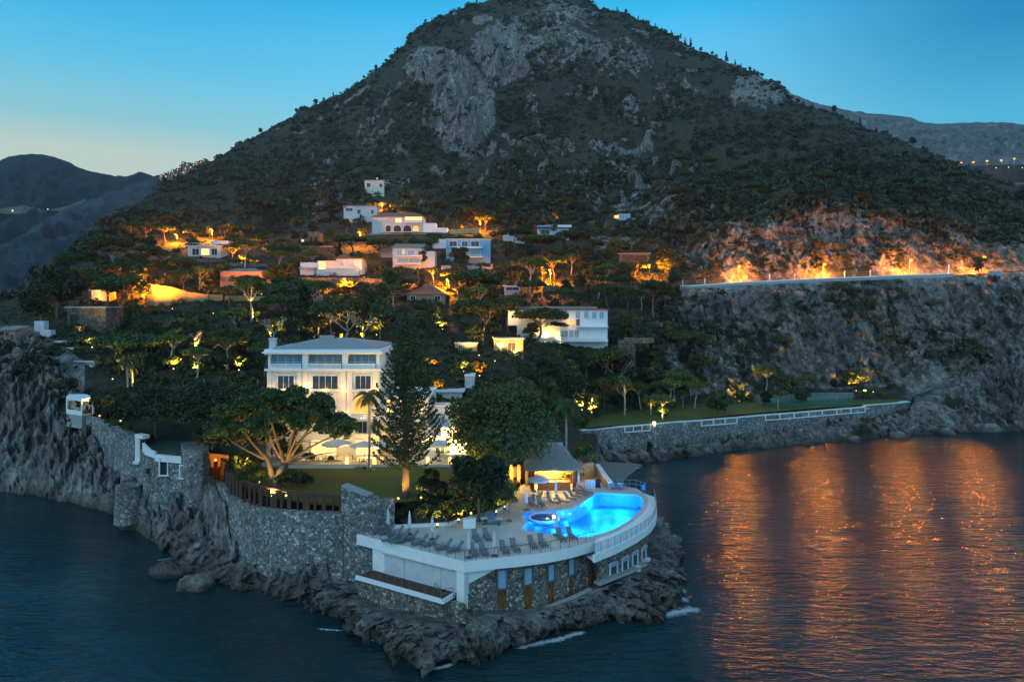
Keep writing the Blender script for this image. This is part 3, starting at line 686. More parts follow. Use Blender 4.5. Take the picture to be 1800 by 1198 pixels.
HB = far_ridge('valley_slope', [(-700, 560, 900), (-450, 525, 880), (-260, 470, 900), (-60, 452, 950), (30, 425, 1000), (70, 395, 1040), (120, 362, 1080), (165, 345, 1120), (215, 330, 1150), (270, 312, 1180), (320, 300, 1200), (380, 285, 1200), (460, 270, 1200)], (640, .55), M['far_rock'], 160, 9.0)
far_ridge('inland_cliffs', [(1380, 160, 1700), (1440, 185, 1650), (1500, 196, 1600), (1560, 203, 1600), (1600, 208, 1580), (1618, 216, 1580), (1640, 219, 1600), (1700, 216, 1600), (1760, 216, 1600), (1800, 220, 1600), (1900, 226, 1600), (2060, 240, 1600), (2500, 260, 1700), (2900, 300, 1800)], (330, .75), M['far_cliff'], 110, 21.0)

# ------------------------------------------------------------------ maquis covering the mountain: nobody could count it
def clumps(cen, size, nq, leaf_s, r):
    """leaf-clump bushes: centres (n,3), sizes (n,), nq leaf faces each"""
    n = len(cen); N = n * nq
    u = r.normal(size=(N, 3)); u /= np.linalg.norm(u, axis=1, keepdims=True); u[:, 2] = np.abs(u[:, 2]) * 1.0 - .15
    rad = (r.random(N) ** .4)[:, None]
    s = np.repeat(size, nq)[:, None]; lump = 1 + .35 * vnoise(np.repeat(cen, nq, 0) * .7 + u * 1.7)[:, None]
    c = np.repeat(cen, nq, 0) + u * rad * s * lump * np.array([1, 1, .78])
    return leafquads(c, u, s[:, 0] * leaf_s * r.uniform(.6, 1.3, N), r)
def leafquads(c, nrm, size, r, flat=.9):
    N = len(c); n = nrm + r.normal(size=(N, 3)) * flat; n /= np.linalg.norm(n, axis=1, keepdims=True)
    a = np.cross(n, r.normal(size=(N, 3))); a /= np.linalg.norm(a, axis=1, keepdims=True) + 1e-9; b = np.cross(n, a)
    s = np.asarray(size)[:, None]; k = r.uniform(.45, .8, (N, 1))
    return np.stack([c - a * s, c - b * s * k, c + a * s, c + b * s * k], 1).reshape(-1, 3)
def scatter_rows(n, r, pxr, segr, dens):
    """random slope points weighted so that they spread evenly over the picture"""
    cand = []
    ii = np.where((SEG[:, 0] > segr[0]) & (SEG[:, 0] < segr[1]))[0]; jj = np.where((gpx > pxr[0]) & (gpx < pxr[1]))[0]
    A = np.abs(np.diff(TPY, axis=0, append=TPY[-1:]))[np.ix_(ii, jj)] + .05
    w = (A * dens[np.ix_(ii, jj)]).ravel(); w = w / w.sum()
    k = r.choice(len(w), size=n, p=w); i = ii[k // len(jj)]; j = jj[k % len(jj)]
    t, s = r.random((2, n)); i1 = np.minimum(i + 1, len(TERR) - 1); j1 = np.minimum(j + 1, NC - 1)
    return (TERR[i, j] * ((1 - t) * (1 - s))[:, None] + TERR[i1, j] * (t * (1 - s))[:, None] + TERR[i, j1] * ((1 - t) * s)[:, None] + TERR[i1, j1] * (t * s)[:, None])
veg = np.clip(1.05 - rock * 1.0, .14, 1) * (.10 + smooth(-.22, .30, fbm(p3 / np.array([30, 30, 75.0]) + 5, 4)) ** 1.3)
r1 = np.random.default_rng(3)
pts = scatter_rows(16500, r1, (-60, 1900), (8.9, 11.02), veg)
sz = np.clip(r1.lognormal(.5, .5, len(pts)), .8, 6.0)
rp = scatter_rows(900, r1, (340, 1850), (10.86, 11.04), np.ones_like(rock)); pts = np.concatenate([pts, rp]); sz = np.concatenate([sz, np.clip(r1.lognormal(.75, .4, len(rp)), 1.0, 4.2)])
tag(quads_obj('mountain_scrub', clumps(pts + np.array([0, 0, .2]) * sz[:, None], sz, 44, .30, r1), M['l_scrub']), kind='stuff')
cliffveg = np.clip(1.1 - rock, .12, 1) * (.1 + smooth(0, .4, fbm(p3 / 16.0 + 50, 3)))
pts = np.concatenate([scatter_rows(900, r1, (1080, 1900), (4.1, 6.85), cliffveg), scatter_rows(900, r1, (1150, 1900), (8.1, 9.2), cliffveg), scatter_rows(120, r1, (-50, 170), (1.9, 4), np.ones_like(rock))])
sz = np.clip(r1.lognormal(-.1, .5, len(pts)), .35, 2.6)
tag(quads_obj('cliff_scrub', clumps(pts, sz, 50, .28, r1), M['l_scrub']), kind='stuff')
pts = scatter_rows(2600, r1, (60, 1260), (4.15, 9.0), np.where(PXC > 1180, .25, 1.0) * (1.02 - rock))
sz = np.clip(r1.lognormal(.1, .4, len(pts)), .5, 2.8)
tag(quads_obj('garden_undergrowth', clumps(pts, sz, 56, .26, r1), M['l_oak']), kind='stuff')
# ================================================================== SEA WALLS OF THE LEFT SHORE
def wall_thing(name, label, cat, mat, pts, th, cap=None, group=None, holes=None):
    x, y, z = pts[len(pts) // 2][:3]
    t = thing(name, label, cat, (x, y, z), group)
    MB().strip(pts, th).build('masonry', mat, t)
    if cap:
        cp = [(p[0], p[1], p[3] + .003, p[3] + cap[0]) for p in pts]
        MB().strip(cp, th + .12).build('coping', cap[1], t)
    return t
def wp(px, d, zb, py): return (U(px, d), d, zb, Z(py, d))
t = wall_thing('stone_wall', 'long sloping rubble stone wall running down from the white gazebo', 'wall', M['stone'],
    [wp(146, 120, 4, 729), wp(170, 116, 4, 737), wp(200, 111, 3, 750), wp(235, 106, 2, 764), wp(246, 104.2, 1.5, 768)], .8)
# tower house on the wall
TW = thing('tower_house', 'stone tower house with green flat roof on the sea wall', 'house', P(285, 850, 100))
def pt(px, d): return (U(px, d), d)
MB().prism([pt(246, 104), pt(252, 101.5), pt(272, 100), pt(320, 98.2), pt(322, 106), pt(262, 110)], 1, Z(800, 100)).build('walls', M['stone'], TW)
MB().prism([pt(318, 98.0), pt(334, 96.6), pt(356, 96.6), pt(367, 97.6), pt(367, 101), pt(345, 104), pt(318, 103)], .5, Z(790, 98)).build('turret', M['stone'], TW)
MB().prism([pt(254, 103), pt(276, 101.2), pt(318, 99.6), pt(344, 105), pt(330, 110), pt(262, 111)], Z(800, 100) + .004, Z(800, 100) + .25).build('roof', M['greenroof'], TW)
MB().strip([(*pt(250, 102.5), 10.6, 12.0), (*pt(254, 101.2), 10.6, 11.9), (*pt(262, 100.2), 10.6, 11.5), (*pt(272, 99.7), 10.4, 11.3)], .35).build('parapet', M['white'], TW)
MB().strip([(*pt(272, 99.4), 10.1, 11.0), (*pt(318, 97.9), 10.1, 11.0)], .5).build('parapet', M['white'], TW)
MB().box(P(250, 766, 103), (2.2, 1.0, .5), -.6).build('parapet', M['white'], TW)
def tower_window(px, py0, py1, d, w, mat, fm=M['white'], depth=.3):
    z0, z1 = Z(py1, d), Z(py0, d); x = U(px, d)
    f = MB(); f.box((x - w / 2, d, (z0 + z1) / 2), (.16, depth, z1 - z0)); f.box((x + w / 2, d, (z0 + z1) / 2), (.16, depth, z1 - z0)); f.box((x, d, z1 + .08), (w + .3, depth + .04, .16)); f.box((x, d, z0 - .08), (w + .4, depth + .1, .16))
    fr = f.build('window', fm, TW); pn = MB().box((x, d + .06, (z0 + z1) / 2), (w - .16, .1, z1 - z0 - .004)).build('pane', mat, TW)
    pn.parent = fr
tower_window(288, 805, 834, 99.1, 1.15, M['dark']); tower_window(321, 818, 839, 97.8, .7, M['shutter']); tower_window(263, 822, 832, 100.6, .9, M['dark'], M['stone'])
f = MB(); f.box(P(243, 790, 104.2), (.7, .5, 4.2)); f.build('pilaster', M['white'], TW); MB().box(P(241, 812, 103.8), (.9, .7, .35)).build('corbel', M['white'], TW)
MB().lathe(P(226, 905, 101.6), [(1.9, -1), (1.6, 4.0), (1.7, 4.03), (1.7, 4.3)], 14).build('bastion', M['stone'], TW)
# orange lit niche behind the turret
NI = thing('lit_gateway', 'orange lit plaster gateway behind the stone turret', 'gateway', P(385, 845, 100))
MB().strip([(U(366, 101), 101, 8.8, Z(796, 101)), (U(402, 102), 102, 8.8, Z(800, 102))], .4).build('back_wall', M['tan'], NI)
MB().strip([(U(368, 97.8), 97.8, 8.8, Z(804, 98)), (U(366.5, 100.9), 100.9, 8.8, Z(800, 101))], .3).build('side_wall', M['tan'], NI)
nl = MB().lathe(P(379, 808, 99.2), [(.12, -.15), (.22, 0), (.12, .18)], 8).build('wall_lamp', M['bulb_sod'], NI)
glow(P(384, 812, 98.9), 300, SODIUM, NI, .12, spot=((.15, 1, -.25), 150, .5))
# the big curved rubble wall
CW = [wp(367, 96.8, .5, 845), wp(384, 93.6, .5, 851), wp(395, 91.8, .5, 857), wp(399, 91.2, .5, 868), wp(412, 88.8, .5, 874), wp(430, 86.3, .5, 886), wp(452, 83.9, .5, 893), wp(480, 82.1, .5, 897), wp(510, 80.9, .5, 899.5), wp(545, 79.9, .5, 901), wp(575, 79.3, .5, 902), wp(602, 78.7, .5, 903)]
wall_thing('curved_wall', 'tall curved rubble stone wall below the timber screen', 'wall', M['stone'], CW, 1.1)
t = thing('end_wall', 'stepped rubble stone end wall beside the sun terrace', 'wall', P(640, 940, 78.5))
MB().strip([wp(600, 78.9, .5, 855), wp(646, 77.9, .5, 873), wp(646.5, 77.9, .5, 876), wp(657, 77.7, .5, 876)], 1.2).build('masonry', M['stone'], t)
MB().strip([wp(657, 77.72, .5, 881), wp(672, 79.0, .5, 878), wp(694, 80.2, .5, 875.5)], .9).build('masonry', M['stone'], t)
cz = MB().strip([(U(600, 78.9), 78.9, Z(855, 78.9) + .003, Z(855, 78.9) + .14), (U(646, 77.9), 77.9, Z(873, 77.9) + .003, Z(873, 77.9) + .14)], 1.25); cz.build('coping', M['greyw'], t)
# timber screen on the curved wall
SC = thing('timber_screen', 'curved dark red timber screen with posts on the stone wall', 'fence', P(500, 890, 83))
sc = [(399, 92.4, 868, 829), (412, 90.2, 874, 836), (428, 87.8, 884, 845), (450, 85.4, 892, 852), (478, 83.5, 896, 858), (508, 82.2, 899, 863), (540, 81.2, 900.5, 867), (572, 80.4, 902, 870), (602, 79.8, 903, 873)]
def along(seq, n):
    a = np.array(seq, float); L_ = np.concatenate([[0], np.cumsum(np.hypot(np.diff(a[:, 0]) / F * a[:-1, 1], np.diff(a[:, 1])))]); t = np.linspace(0, L_[-1], n)
    return [tuple(np.interp(q, L_, a[:, k]) for k in range(a.shape[1])) for q in t]
top = along(sc, 26)
MB().tube([P(p[0], p[3], p[1]) for p in top], .16, 6).build('top_rail', M['wood'], SC)
MB().tube([P(p[0], p[3] + 5, p[1] - .1) for p in top], .08, 6).build('middle_rail', M['wood'], SC)
for i, p in enumerate(along(sc, 19)):
    b = P(p[0], p[2] + 1, p[1]); q = P(p[0], p[3] + .5, p[1]); w = (.5, .18, .85, .3)[i % 4] if i > 4 else .95
    MB().box((b + q) / 2, (w, .16, q.z - b.z), math.atan2(-.25, 1) if i > 6 else -.9).build('post', M['wood'], SC)

wpth = MB().prism([(U(a, b), b) for a, b in ((146, 120.9), (170, 116.9), (200, 111.9), (235, 106.9), (252, 104.4), (270, 110), (262, 116), (225, 121), (190, 127), (160, 131), (140, 132), (138, 124.5))], 4, 11.9).build('wall_path', M['terrain']); tag(wpth, kind='structure')
# ================================================================== SUN TERRACE BUILDING
DZ = 7.0
TB = thing('terrace_building', 'white and stone building carrying the pool terrace over the sea', 'building', (0, 80, 2))
edge_px = [(627, 938), (816, 986), (870, 980), (915, 975.5), (960, 970), (1003, 961.5), (1045, 950)]
front = [L(a, b, DZ) for a, b in edge_px]
pool_px = [(1048, 940), (1065, 935), (1082, 928.5), (1101, 917.5), (1113, 908.5), (1121, 901), (1128, 892), (1130.5, 882), (1128, 874.5), (1122, 869.5),
           (1086, 867.5), (1054, 865.5), (1046, 868.5), (1035, 876.5), (1020, 886), (1008, 893), (996, 896), (980, 897.5), (952, 898.5), (922, 900), (921, 908), (926, 920), (915, 930), (936, 933.5), (960, 937.5), (985, 941), (1014, 944), (1034, 943.5)]
pool = [L(a, b, DZ - .05) for a, b in pool_px]
# coping of the infinity edge just outside the pool on the sea side
rim_px = [(1045, 950), (1052, 945), (1070, 939.5), (1088, 932), (1107, 920.5), (1120, 911), (1129, 902.5), (1137, 892.5), (1140, 881), (1139, 873), (1132, 866)]
rim = [L(a, b, DZ) for a, b in rim_px]
backl = [L(1120, 858, DZ), L(1085, 852, DZ), Vector((12.5, 103, DZ)), Vector((2.2, 100.5, DZ)), Vector((-.3, 94, DZ)), Vector((-.5, 87.4, DZ)), Vector((-7.2, 81, DZ)), Vector((-12.6, 80.1, DZ)), L(640, 931, DZ)]
outer = front + rim[1:] + backl
def cap_sheet(outer, holes, z):
    loops = [[Vector((p[0], p[1], 0)) for p in l] for l in [outer] + holes]; flat = [p for l in loops for p in l]
    return [(p.x, p.y, z) for p in flat], [tuple(t) for t in geometry.tessellate_polygon(loops)]
v, f = cap_sheet(outer, [pool], DZ); m = MB(); m.add(v, f)
m.build('deck', M['deck'], TB)
# fascia under the deck edge, one metre tall, down-turned lip inside
fz = 1.12
m = MB()
fo = front + [Vector((front[-1].x + .12, front[-1].y + .55, DZ))]
m.strip([(p.x, p.y, DZ - fz, DZ - .004) for p in fo], .35)
m.build('fascia', M['white'], TB)
m = MB(); n_ = 0
soff = front + [rim[0], Vector((8.4, 78, 0)), Vector((2, 75.5, 0)), Vector((-3.6, 73.4, 0)), Vector((-15.6, 79.8, 0))]
m.prism([(p.x, p.y) for p in [front[0] + Vector((.6, .5, 0)), front[1] + Vector((.1, .5, 0)), front[3] + Vector((-.1, .5, 0)), front[5] + Vector((-.1, .5, 0)), Vector((8.6, 78.5, 0)), Vector((-2.5, 77, 0)), Vector((-15.5, 81, 0))]], DZ - 1.0, DZ - .7).build('soffit', M['white'], TB)
# sea-side apron and lower walkway
WZ = 6.2
walk_px = [(1046, 976), (1058, 970.5), (1080, 962), (1100, 952), (1118, 942.5), (1134, 932), (1145, 922.5), (1152, 912), (1155, 900), (1154, 886), (1151, 873)]
walk = [L(a, b, WZ) for a, b in walk_px]
rim_b = [Vector((p.x, p.y, WZ)) for p in rim]
m = MB()
for i in range(len(walk) - 1):
    a, b = rim[i], rim[i + 1]; c, d = walk[i], walk[i + 1]
    m.add([a, b, d, c], [(0, 3, 2, 1)])
m.build('apron', M['white'], TB)
m = MB(); m.strip([(p.x, p.y, WZ - .75, WZ + .06) for p in walk], .3); m.build('walkway_edge', M['white'], TB)
m = MB(); bm_ = [(walk[i] * .0 + walk[i]) for i in range(len(walk))]
inw = [Vector((p.x * .86, 86 + (p.y - 86) * .75, 0)) for p in walk]
for i in range(len(walk) - 1): m.add([(walk[i].x, walk[i].y, WZ - .74), (walk[i + 1].x, walk[i + 1].y, WZ - .74), (inw[i + 1].x, inw[i + 1].y, WZ - .74), (inw[i].x, inw[i].y, WZ - .74)], [(0, 1, 2, 3)])
m.build('walkway_soffit', M['white'], TB)
# stone front wall under the slab
fw = [(-4.35, 71.0), (-1.4, 71.9), (1.0, 72.5), (3.3, 73.5), (5.8, 74.9), (8.9, 77.2)]
rw = [(8.9, 77.2), (9.1, 75.9), (12.1, 79.0), (14.3, 82.0), (16.0, 85.3), (17.0, 89.2), (17.2, 94.5), (15, 102)]
MB().strip([(x, y, -.2, DZ - 1.0) for x, y in fw], .6).build('stone_wall', M['stoned'], TB)
MB().strip([(x, y, 0.0, WZ - .74) for x, y in rw], .6).build('stone_wall', M['stoned'], TB)
def on_path(path, px):
    u = (px - CX) / F
    for (x0, y0), (x1, y1) in zip(path[:-1], path[1:]):
        a = x0 - u * y0; b = x1 - u * y1
        if a * b <= 0 and a != b:
            t = a / (a - b); return x0 + (x1 - x0) * t, y0 + (y1 - y0) * t, math.atan2(y1 - y0, x1 - x0)
    return None
def wall_opening(path, px0, px1, py0, py1, frame, pane, name='window', out=.05, fr=.1):
    x, y, a = on_path(path, (px0 + px1) / 2); w = (px1 - px0) / F * y / max(.35, abs(math.cos(a - math.atan2(x, y)) if False else math.cos(a))) * .98
    z1, z0 = Z(py0, y), Z(py1, y); h = z1 - z0; nx, ny = math.sin(a), -math.cos(a)
    def at(dx, dn, dz): return (x + math.cos(a) * dx + nx * dn, y + math.sin(a) * dx + ny * dn, z0 + dz)
    m = MB()
    for sx in (-1, 1): m.box(at(sx * (w / 2 + fr / 2), out / 2, h / 2), (fr, out + .2, h + 2 * fr), a)
    m.box(at(0, out / 2, h + fr / 2), (w - .004, out + .2, fr), a); m.box(at(0, out / 2 + .03, -fr / 2), (w - .004, out + .26, fr), a)
    wn_ = m.build(name, frame, TB)
    p = MB().box(at(0, -.02, h / 2), (w - .006, .1, h - .006), a).build('shutter' if pane is M['shutter'] else 'pane', pane, TB); p.parent = wn_
    return at, w, h, a
def mat_rust():
    m, nt, out = mat_new('rust_streaks'); n = noise(nt, coords(nt, (2.4, 2.4, .35)), 2.0, 5, .65)
    c = ramp(nt, noise(nt, coords(nt), 5, 4), [(.3, (.10, .04, .015)), (.7, (.30, .12, .03))])
    b = nd(nt, 'ShaderNodeBsdfDiffuse'); nt.links.new(c, b.inputs[0]); t = nd(nt, 'ShaderNodeBsdfTransparent')
    mx = nd(nt, 'ShaderNodeMixShader'); nt.links.new(ramp(nt, n, [(.38, 0.0), (.52, .95)]), mx.inputs[0]); nt.links.new(t.outputs[0], mx.inputs[1]); nt.links.new(b.outputs[0], mx.inputs[2]); nt.links.new(mx.outputs[0], out.inputs[0]); return m
M['ruststreak'] = mat_rust()
for (a, b, c, d, r0, r1) in ((875, 890, 1001, 1033, 1036, 1068), (921, 935, 998, 1026, 1028, 1082), (963, 974, 992, 1019, 1021, 1068), (999, 1009, 981, 1009, 1011, 1052), (1033, 1043, 972, 999, 1002, 1050)):
    x, y, an = on_path(fw, (a + b) / 2)
    wall_opening(fw, a, b, c, d, M['metal'], M['shutter'] if a < 1030 else M['glass'], fr=.14)
    nx, ny = math.sin(an), -math.cos(an); z0, z1 = Z(r1, y), Z(r0, y)
    MB().box((x + nx * .012, y + ny * .012, (z0 + z1) / 2), ((b - a) / F * y * 1.05, .02, z1 - z0), an).build('rust_stain', M['ruststreak'], TB)
for (a, b, c, d) in ((1071, 1085, 989, 1016), (1092, 1104, 979, 1008), (1110, 1121, 969, 994), (1126, 1136, 961, 982)):
    at, w, h, an = wall_opening(rw, a, b, c, d, M['white'], M['glass'], 'doorway')
    MB().box(at(0, .16, h * .96), (w * 1.05, .3, h * .16), an).build('awning', M['shutter'], TB)
for px, py in ((1113, 1000), (1131, 986)):
    x, y, an = on_path(rw, px); MB().box((x + math.sin(an) * .5, y - math.cos(an) * .5, Z(py, y)), (.8, .55, .9), an).build('air_unit', M['white'], TB)
# light ledge at the foot of the wall
MB().strip([(x + .5 * s, y - .55, z, z + .16) for x, y, z, s in ((.6, 71.5, .9, 1), (3.5, 72.9, 1.35, 1), (6.0, 74.4, 1.7, 1), (8.0, 75.8, 2.0, 1))], .5).build('ledge', M['greyw'], TB)
MB().strip([(U(a, d) , d, Z(b, d) - .3, Z(b, d)) for a, b, d in ((1055, 1024, 75.4), (1085, 1012, 77.2), (1112, 1002, 79.6), (1138, 989, 82.6))], .9).build('ledge', M['greyw'], TB)
# white facade under the left deck, shutters and roller awning
A = Vector((U(655, 77.0), 77.0, 0)); B = Vector((-4.55, 70.5, 0)); fd = (B - A); fl = fd.length; fa = math.atan2(fd.y, fd.x); fdn = fd.normalized(); fn = Vector((fdn.y, -fdn.x, 0))
def fac(s, o, z): p = A + fdn * s + fn * o; return (p.x, p.y, z)
MB().box(fac(fl / 2, -.25, 4.75), (fl, .5, 2.5), fa).build('white_facade', M['white'], TB)
MB().box(fac(fl - .45, .02, 4.2), (.9, .7, 4.4), fa).build('column', M['white'], TB)
for s0, s1 in ((1.75, 4.5), (4.6, 9.3), (9.4, 12.6)):
    MB().box(fac((s0 + s1) / 2 , .04, 4.55), (s1 - s0, .08, 2.1), fa).build('roller_shutter', M['pale'], TB)
MB().tube([fac(1.6, .22, 5.86), fac(fl - 1.5, .22, 5.86)], .2, 10).build('awning_roll', M['canvas'], TB)
MB().box(fac(fl / 2, .06, 5.92), (fl - .6, .12, .1), fa).build('string_course', M['white'], TB)
# balcony
BZ = 3.4
MB().box(fac(fl / 2 - .9, .95, BZ - .08), (fl - 1.2, 1.9, .12), fa).build('balcony_floor', M['wood'], TB)
MB().box(fac(fl / 2 - .9, 2.0, BZ - .12), (fl - .8, .22, .42), fa).build('balcony_edge', M['white'], TB)
MB().box(fac(fl - 1.35, 1.1, BZ - .12), (.25, 2.0, .42), fa).build('balcony_edge', M['white'], TB)
MB().box(fac(fl / 2 - .9, .85, 1.6), (fl - 1.1, 2.1, 3.2), fa).build('stone_base', M['stoned'], TB)
MB().add([fac(fl + .05, -.1, DZ - 1.15), fac(fl + .05, -.1, DZ - 2.5), (-1.0, 72.0, DZ - 1.15), fac(fl + .05, -.5, DZ - 1.15), fac(fl + .05, -.5, DZ - 2.5), (-1.0, 72.4, DZ - 1.15)], [(0, 1, 2), (5, 4, 3), (0, 3, 4, 1), (1, 4, 5, 2)]).build('bracket', M['white'], TB)
# rock-cut steps below the column
ST = thing('sea_steps', 'weathered stone steps cut into the rock below the white column', 'steps', P(838, 1140, 66.5))
m = MB()
for k in range(11):
    t_ = k / 10; c = P(836 + 6 * math.sin(t_ * 3), 1088 + 62 * t_, 68.6 - 2.6 * t_); m.box(c, (1.9 - .3 * t_, .75, .3), .12 - .2 * t_)
m.build('treads', M['stoned'], ST)
ST2 = thing('side_steps', 'short flight of stone steps at the end of the balcony', 'steps', P(800, 1075, 68))
m = MB()
for k in range(6): m.box(P(806 + 1.0 * k, 1062 + 5.2 * k, 67.9 - .05 * k), (1.5, .6, .34), fa)
m.build('treads', M['stoned'], ST2)

# ------------------------------------------------------------------ railings: each a fence of its own
def railing(label, pts, h, post_n, mat, bars=(1.0,), glass=None, r=.03, pr=.032, group=None):
    t = thing('railing', label, 'railing', pts[0], group)
    for b in bars: MB().tube([Vector(p) + Vector((0, 0, h * b)) for p in pts], r, 5).build('rail', mat, t)
    a = np.array([p[:] for p in pts]); Ls = np.concatenate([[0], np.cumsum(np.linalg.norm(np.diff(a, axis=0), axis=1))])
    for q in np.linspace(0, Ls[-1], post_n):
        p = Vector([float(np.interp(q, Ls, a[:, k])) for k in range(3)]); MB().tube([p, p + Vector((0, 0, h))], pr, 5).build('post', mat, t)
    if glass:
        MB().strip([(p[0], p[1], p[2] + .08, p[2] + h - .06) for p in pts], .015).build('glass_panel', glass, t)
    return t
def mat_glasspanel():
    m, nt, out = mat_new('clear_glass_panel'); g = nd(nt, 'ShaderNodeBsdfGlossy', {'Roughness': .08, 'Color': (.7, .8, .85, 1)}); t = nd(nt, 'ShaderNodeBsdfTransparent', {'Color': (.93, .96, .97, 1)})
    mx = nd(nt, 'ShaderNodeMixShader', {0: .10}); nt.links.new(t.outputs[0], mx.inputs[1]); nt.links.new(g.outputs[0], mx.inputs[2]); nt.links.new(mx.outputs[0], out.inputs[0]); return m
M['clearglass'] = mat_glasspanel()
def inset(p, k=.12): c = Vector((2, 86, p.z)); d = (c - p); d.z = 0; return p + d.normalized() * k
railing('thin metal railing along the left edge of the sun terrace', [inset(p) for p in front[:2]], 1.0, 14, M['metal'], (1.0,))
railing('thin metal railing along the curved front edge of the sun terrace', [inset(p) for p in front[1:]], 1.0, 14, M['metal'], (1.0,))
railing('curved glass balustrade around the sea side of the pool', [inset(Vector((p.x, p.y, WZ + .06)), .1) for p in walk], 1.05, 22, M['steel'], (1.0,), M['clearglass'])
railing('metal railing along the far corner of the terrace beside the pool', [L(1084, 855, DZ), L(1118, 857, DZ), L(1134, 862, DZ)], 1.05, 6, M['steel'], (1.0, .5))
railing('thin metal railing on the lower balcony', [Vector(fac(s, o, BZ)) for s, o in ((.2, .3), (.25, 1.9), (fl / 2, 1.92), (fl - 1.6, 1.92))], .95, 13, M['metal'], (1.0,))
railing('short railing at the top of the balcony steps', [Vector(fac(fl - 3.2, .9, BZ)), Vector(fac(fl - 1.6, 1.85, BZ)), Vector(fac(fl - .9, .9, BZ))], .95, 5, M['metal'], (1.0, .55))
railing('handrails of the garden steps between lawn and terrace', [P(704, 905, 83), P(722, 909, 82.4), P(742, 914, 81.8), P(742.5, 919, 81.7)], .9, 4, M['metal'], (1.0,))

# ------------------------------------------------------------------ pool
PL = thing('swimming_pool', 'bright blue lit infinity pool with round spa corner', 'pool', (9, 84, 5.4))
PZ = DZ - .05; FZ = 5.3
m = MB(); n = len(pool)
v, f = cap_sheet(pool, [], FZ); m.add(v, f); 
for i in range(n):
    a, b = pool[i], pool[(i + 1) % n]; m.add([(a.x, a.y, FZ), (b.x, b.y, FZ), (b.x, b.y, DZ - .003), (a.x, a.y, DZ - .003)], [(0, 1, 2, 3)])
m.build('basin', M['turq'], PL)
def mat_pool():
    m, nt, out = mat_new('pool_water'); n = noise(nt, coords(nt), 1.1, 3, .5)
    t = nd(nt, 'ShaderNodeBsdfTransparent', {'Color': (.03, .42, 1.0, 1)}); g = nd(nt, 'ShaderNodeBsdfGlossy', {'Roughness': .06})
    bn = nd(nt, 'ShaderNodeBump', {'Height': n, 'Strength': .12, 'Distance': .1}); nt.links.new(bn.outputs[0], g.inputs['Normal'])
    fr = nd(nt, 'ShaderNodeFresnel', {'IOR': 1.33}); nt.links.new(bn.outputs[0], fr.inputs['Normal'])
    mx = nd(nt, 'ShaderNodeMixShader'); nt.links.new(fr.outputs[0], mx.inputs[0]); nt.links.new(t.outputs[0], mx.inputs[1]); nt.links.new(g.outputs[0], mx.inputs[2]); nt.links.new(mx.outputs[0], out.inputs[0]); return m
M['pool'] = mat_pool()
v, f = cap_sheet([p + (Vector((7.5, 85, p.z)) - p).normalized() * .01 for p in pool], [], PZ - .12); MB().add(v, f).build('water', M['pool'], PL)
# shallow ledge on the left and the spa
shal = [L(a, b, PZ) for a, b in ((922.5, 900.3), (952, 898.8), (980, 897.8), (996, 896.4), (1000, 915), (992, 941), (985, 940.6), (960, 937), (936, 933), (915.8, 929.8), (926.5, 920), (921.7, 908))]
v, f = cap_sheet(shal, [], PZ - .85); MB().add(v, f).build('shallow_shelf', plain('pale_turquoise_tile', (.25, .50, .58), .4, .15), PL)
sc_ = L(956, 907, PZ); ring = []
m = MB(); nn = 36
for rr, zz in ((1.75, -.5), (1.75, .12), (2.0, .12), (2.0, -.5)):
    pass
vs = []; fs = []
for rr, zz in ((1.62, -.3), (1.62, -.04), (1.85, -.04), (1.85, -.34)):
    for k in range(nn): vs.append((sc_.x + rr * math.cos(k * 2 * math.pi / nn), sc_.y + rr * math.sin(k * 2 * math.pi / nn), PZ + zz))
for j in range(3):
    for k in range(nn): fs.append((j * nn + k, j * nn + (k + 1) % nn, (j + 1) * nn + (k + 1) % nn, (j + 1) * nn + k))
m.add(vs, fs).build('spa_rim', M['white'], PL)
MB().lathe((sc_.x, sc_.y, PZ - .335), [(1.61, 0), (1.61, .02)], 30).build('spa_floor', M['cream'], PL)
for k, (a, b) in enumerate(((988, 901), (1001, 902), (1044, 871.5), (1021, 888.5), (1087, 869.5))):
    p = L(a, b, PZ - .3); d = (Vector((9.5, 83, 0)) - Vector((p.x, p.y, 0))).normalized()
    MB().lathe(p + d * .1, [(.1, -.09), (.2, 0), (.1, .09)], 10).build('pool_lamp', M['bulb_blue'], PL)
for (a, b, e) in ((1065, 885, 200), (1100, 878, 180), (1115, 898, 180), (1050, 915, 200), (1015, 910, 180), (1090, 900, 200), (940, 925, 120), (932, 905, 90), (960, 928, 160), (975, 918, 160), (945, 914, 90), (1000, 905, 210), (1046, 876, 260), (1088, 876, 260), (1110, 890, 260), (1070, 905, 300), (1030, 915, 260), (1000, 928, 230), (1085, 915, 230), (1045, 930, 200)):
    p = L(a, b, PZ); glow((p.x, p.y, PZ - (.5 if a < 980 else .55)), e * 1.7 * (.55 if a < 980 else 1), (.34, .66, 1.0), PL, .5, 'pool_light')
glow((sc_.x + .4, sc_.y, PZ + .02 - .2), 40, (1.0, .72, .5), PL, .2, 'spa_light')
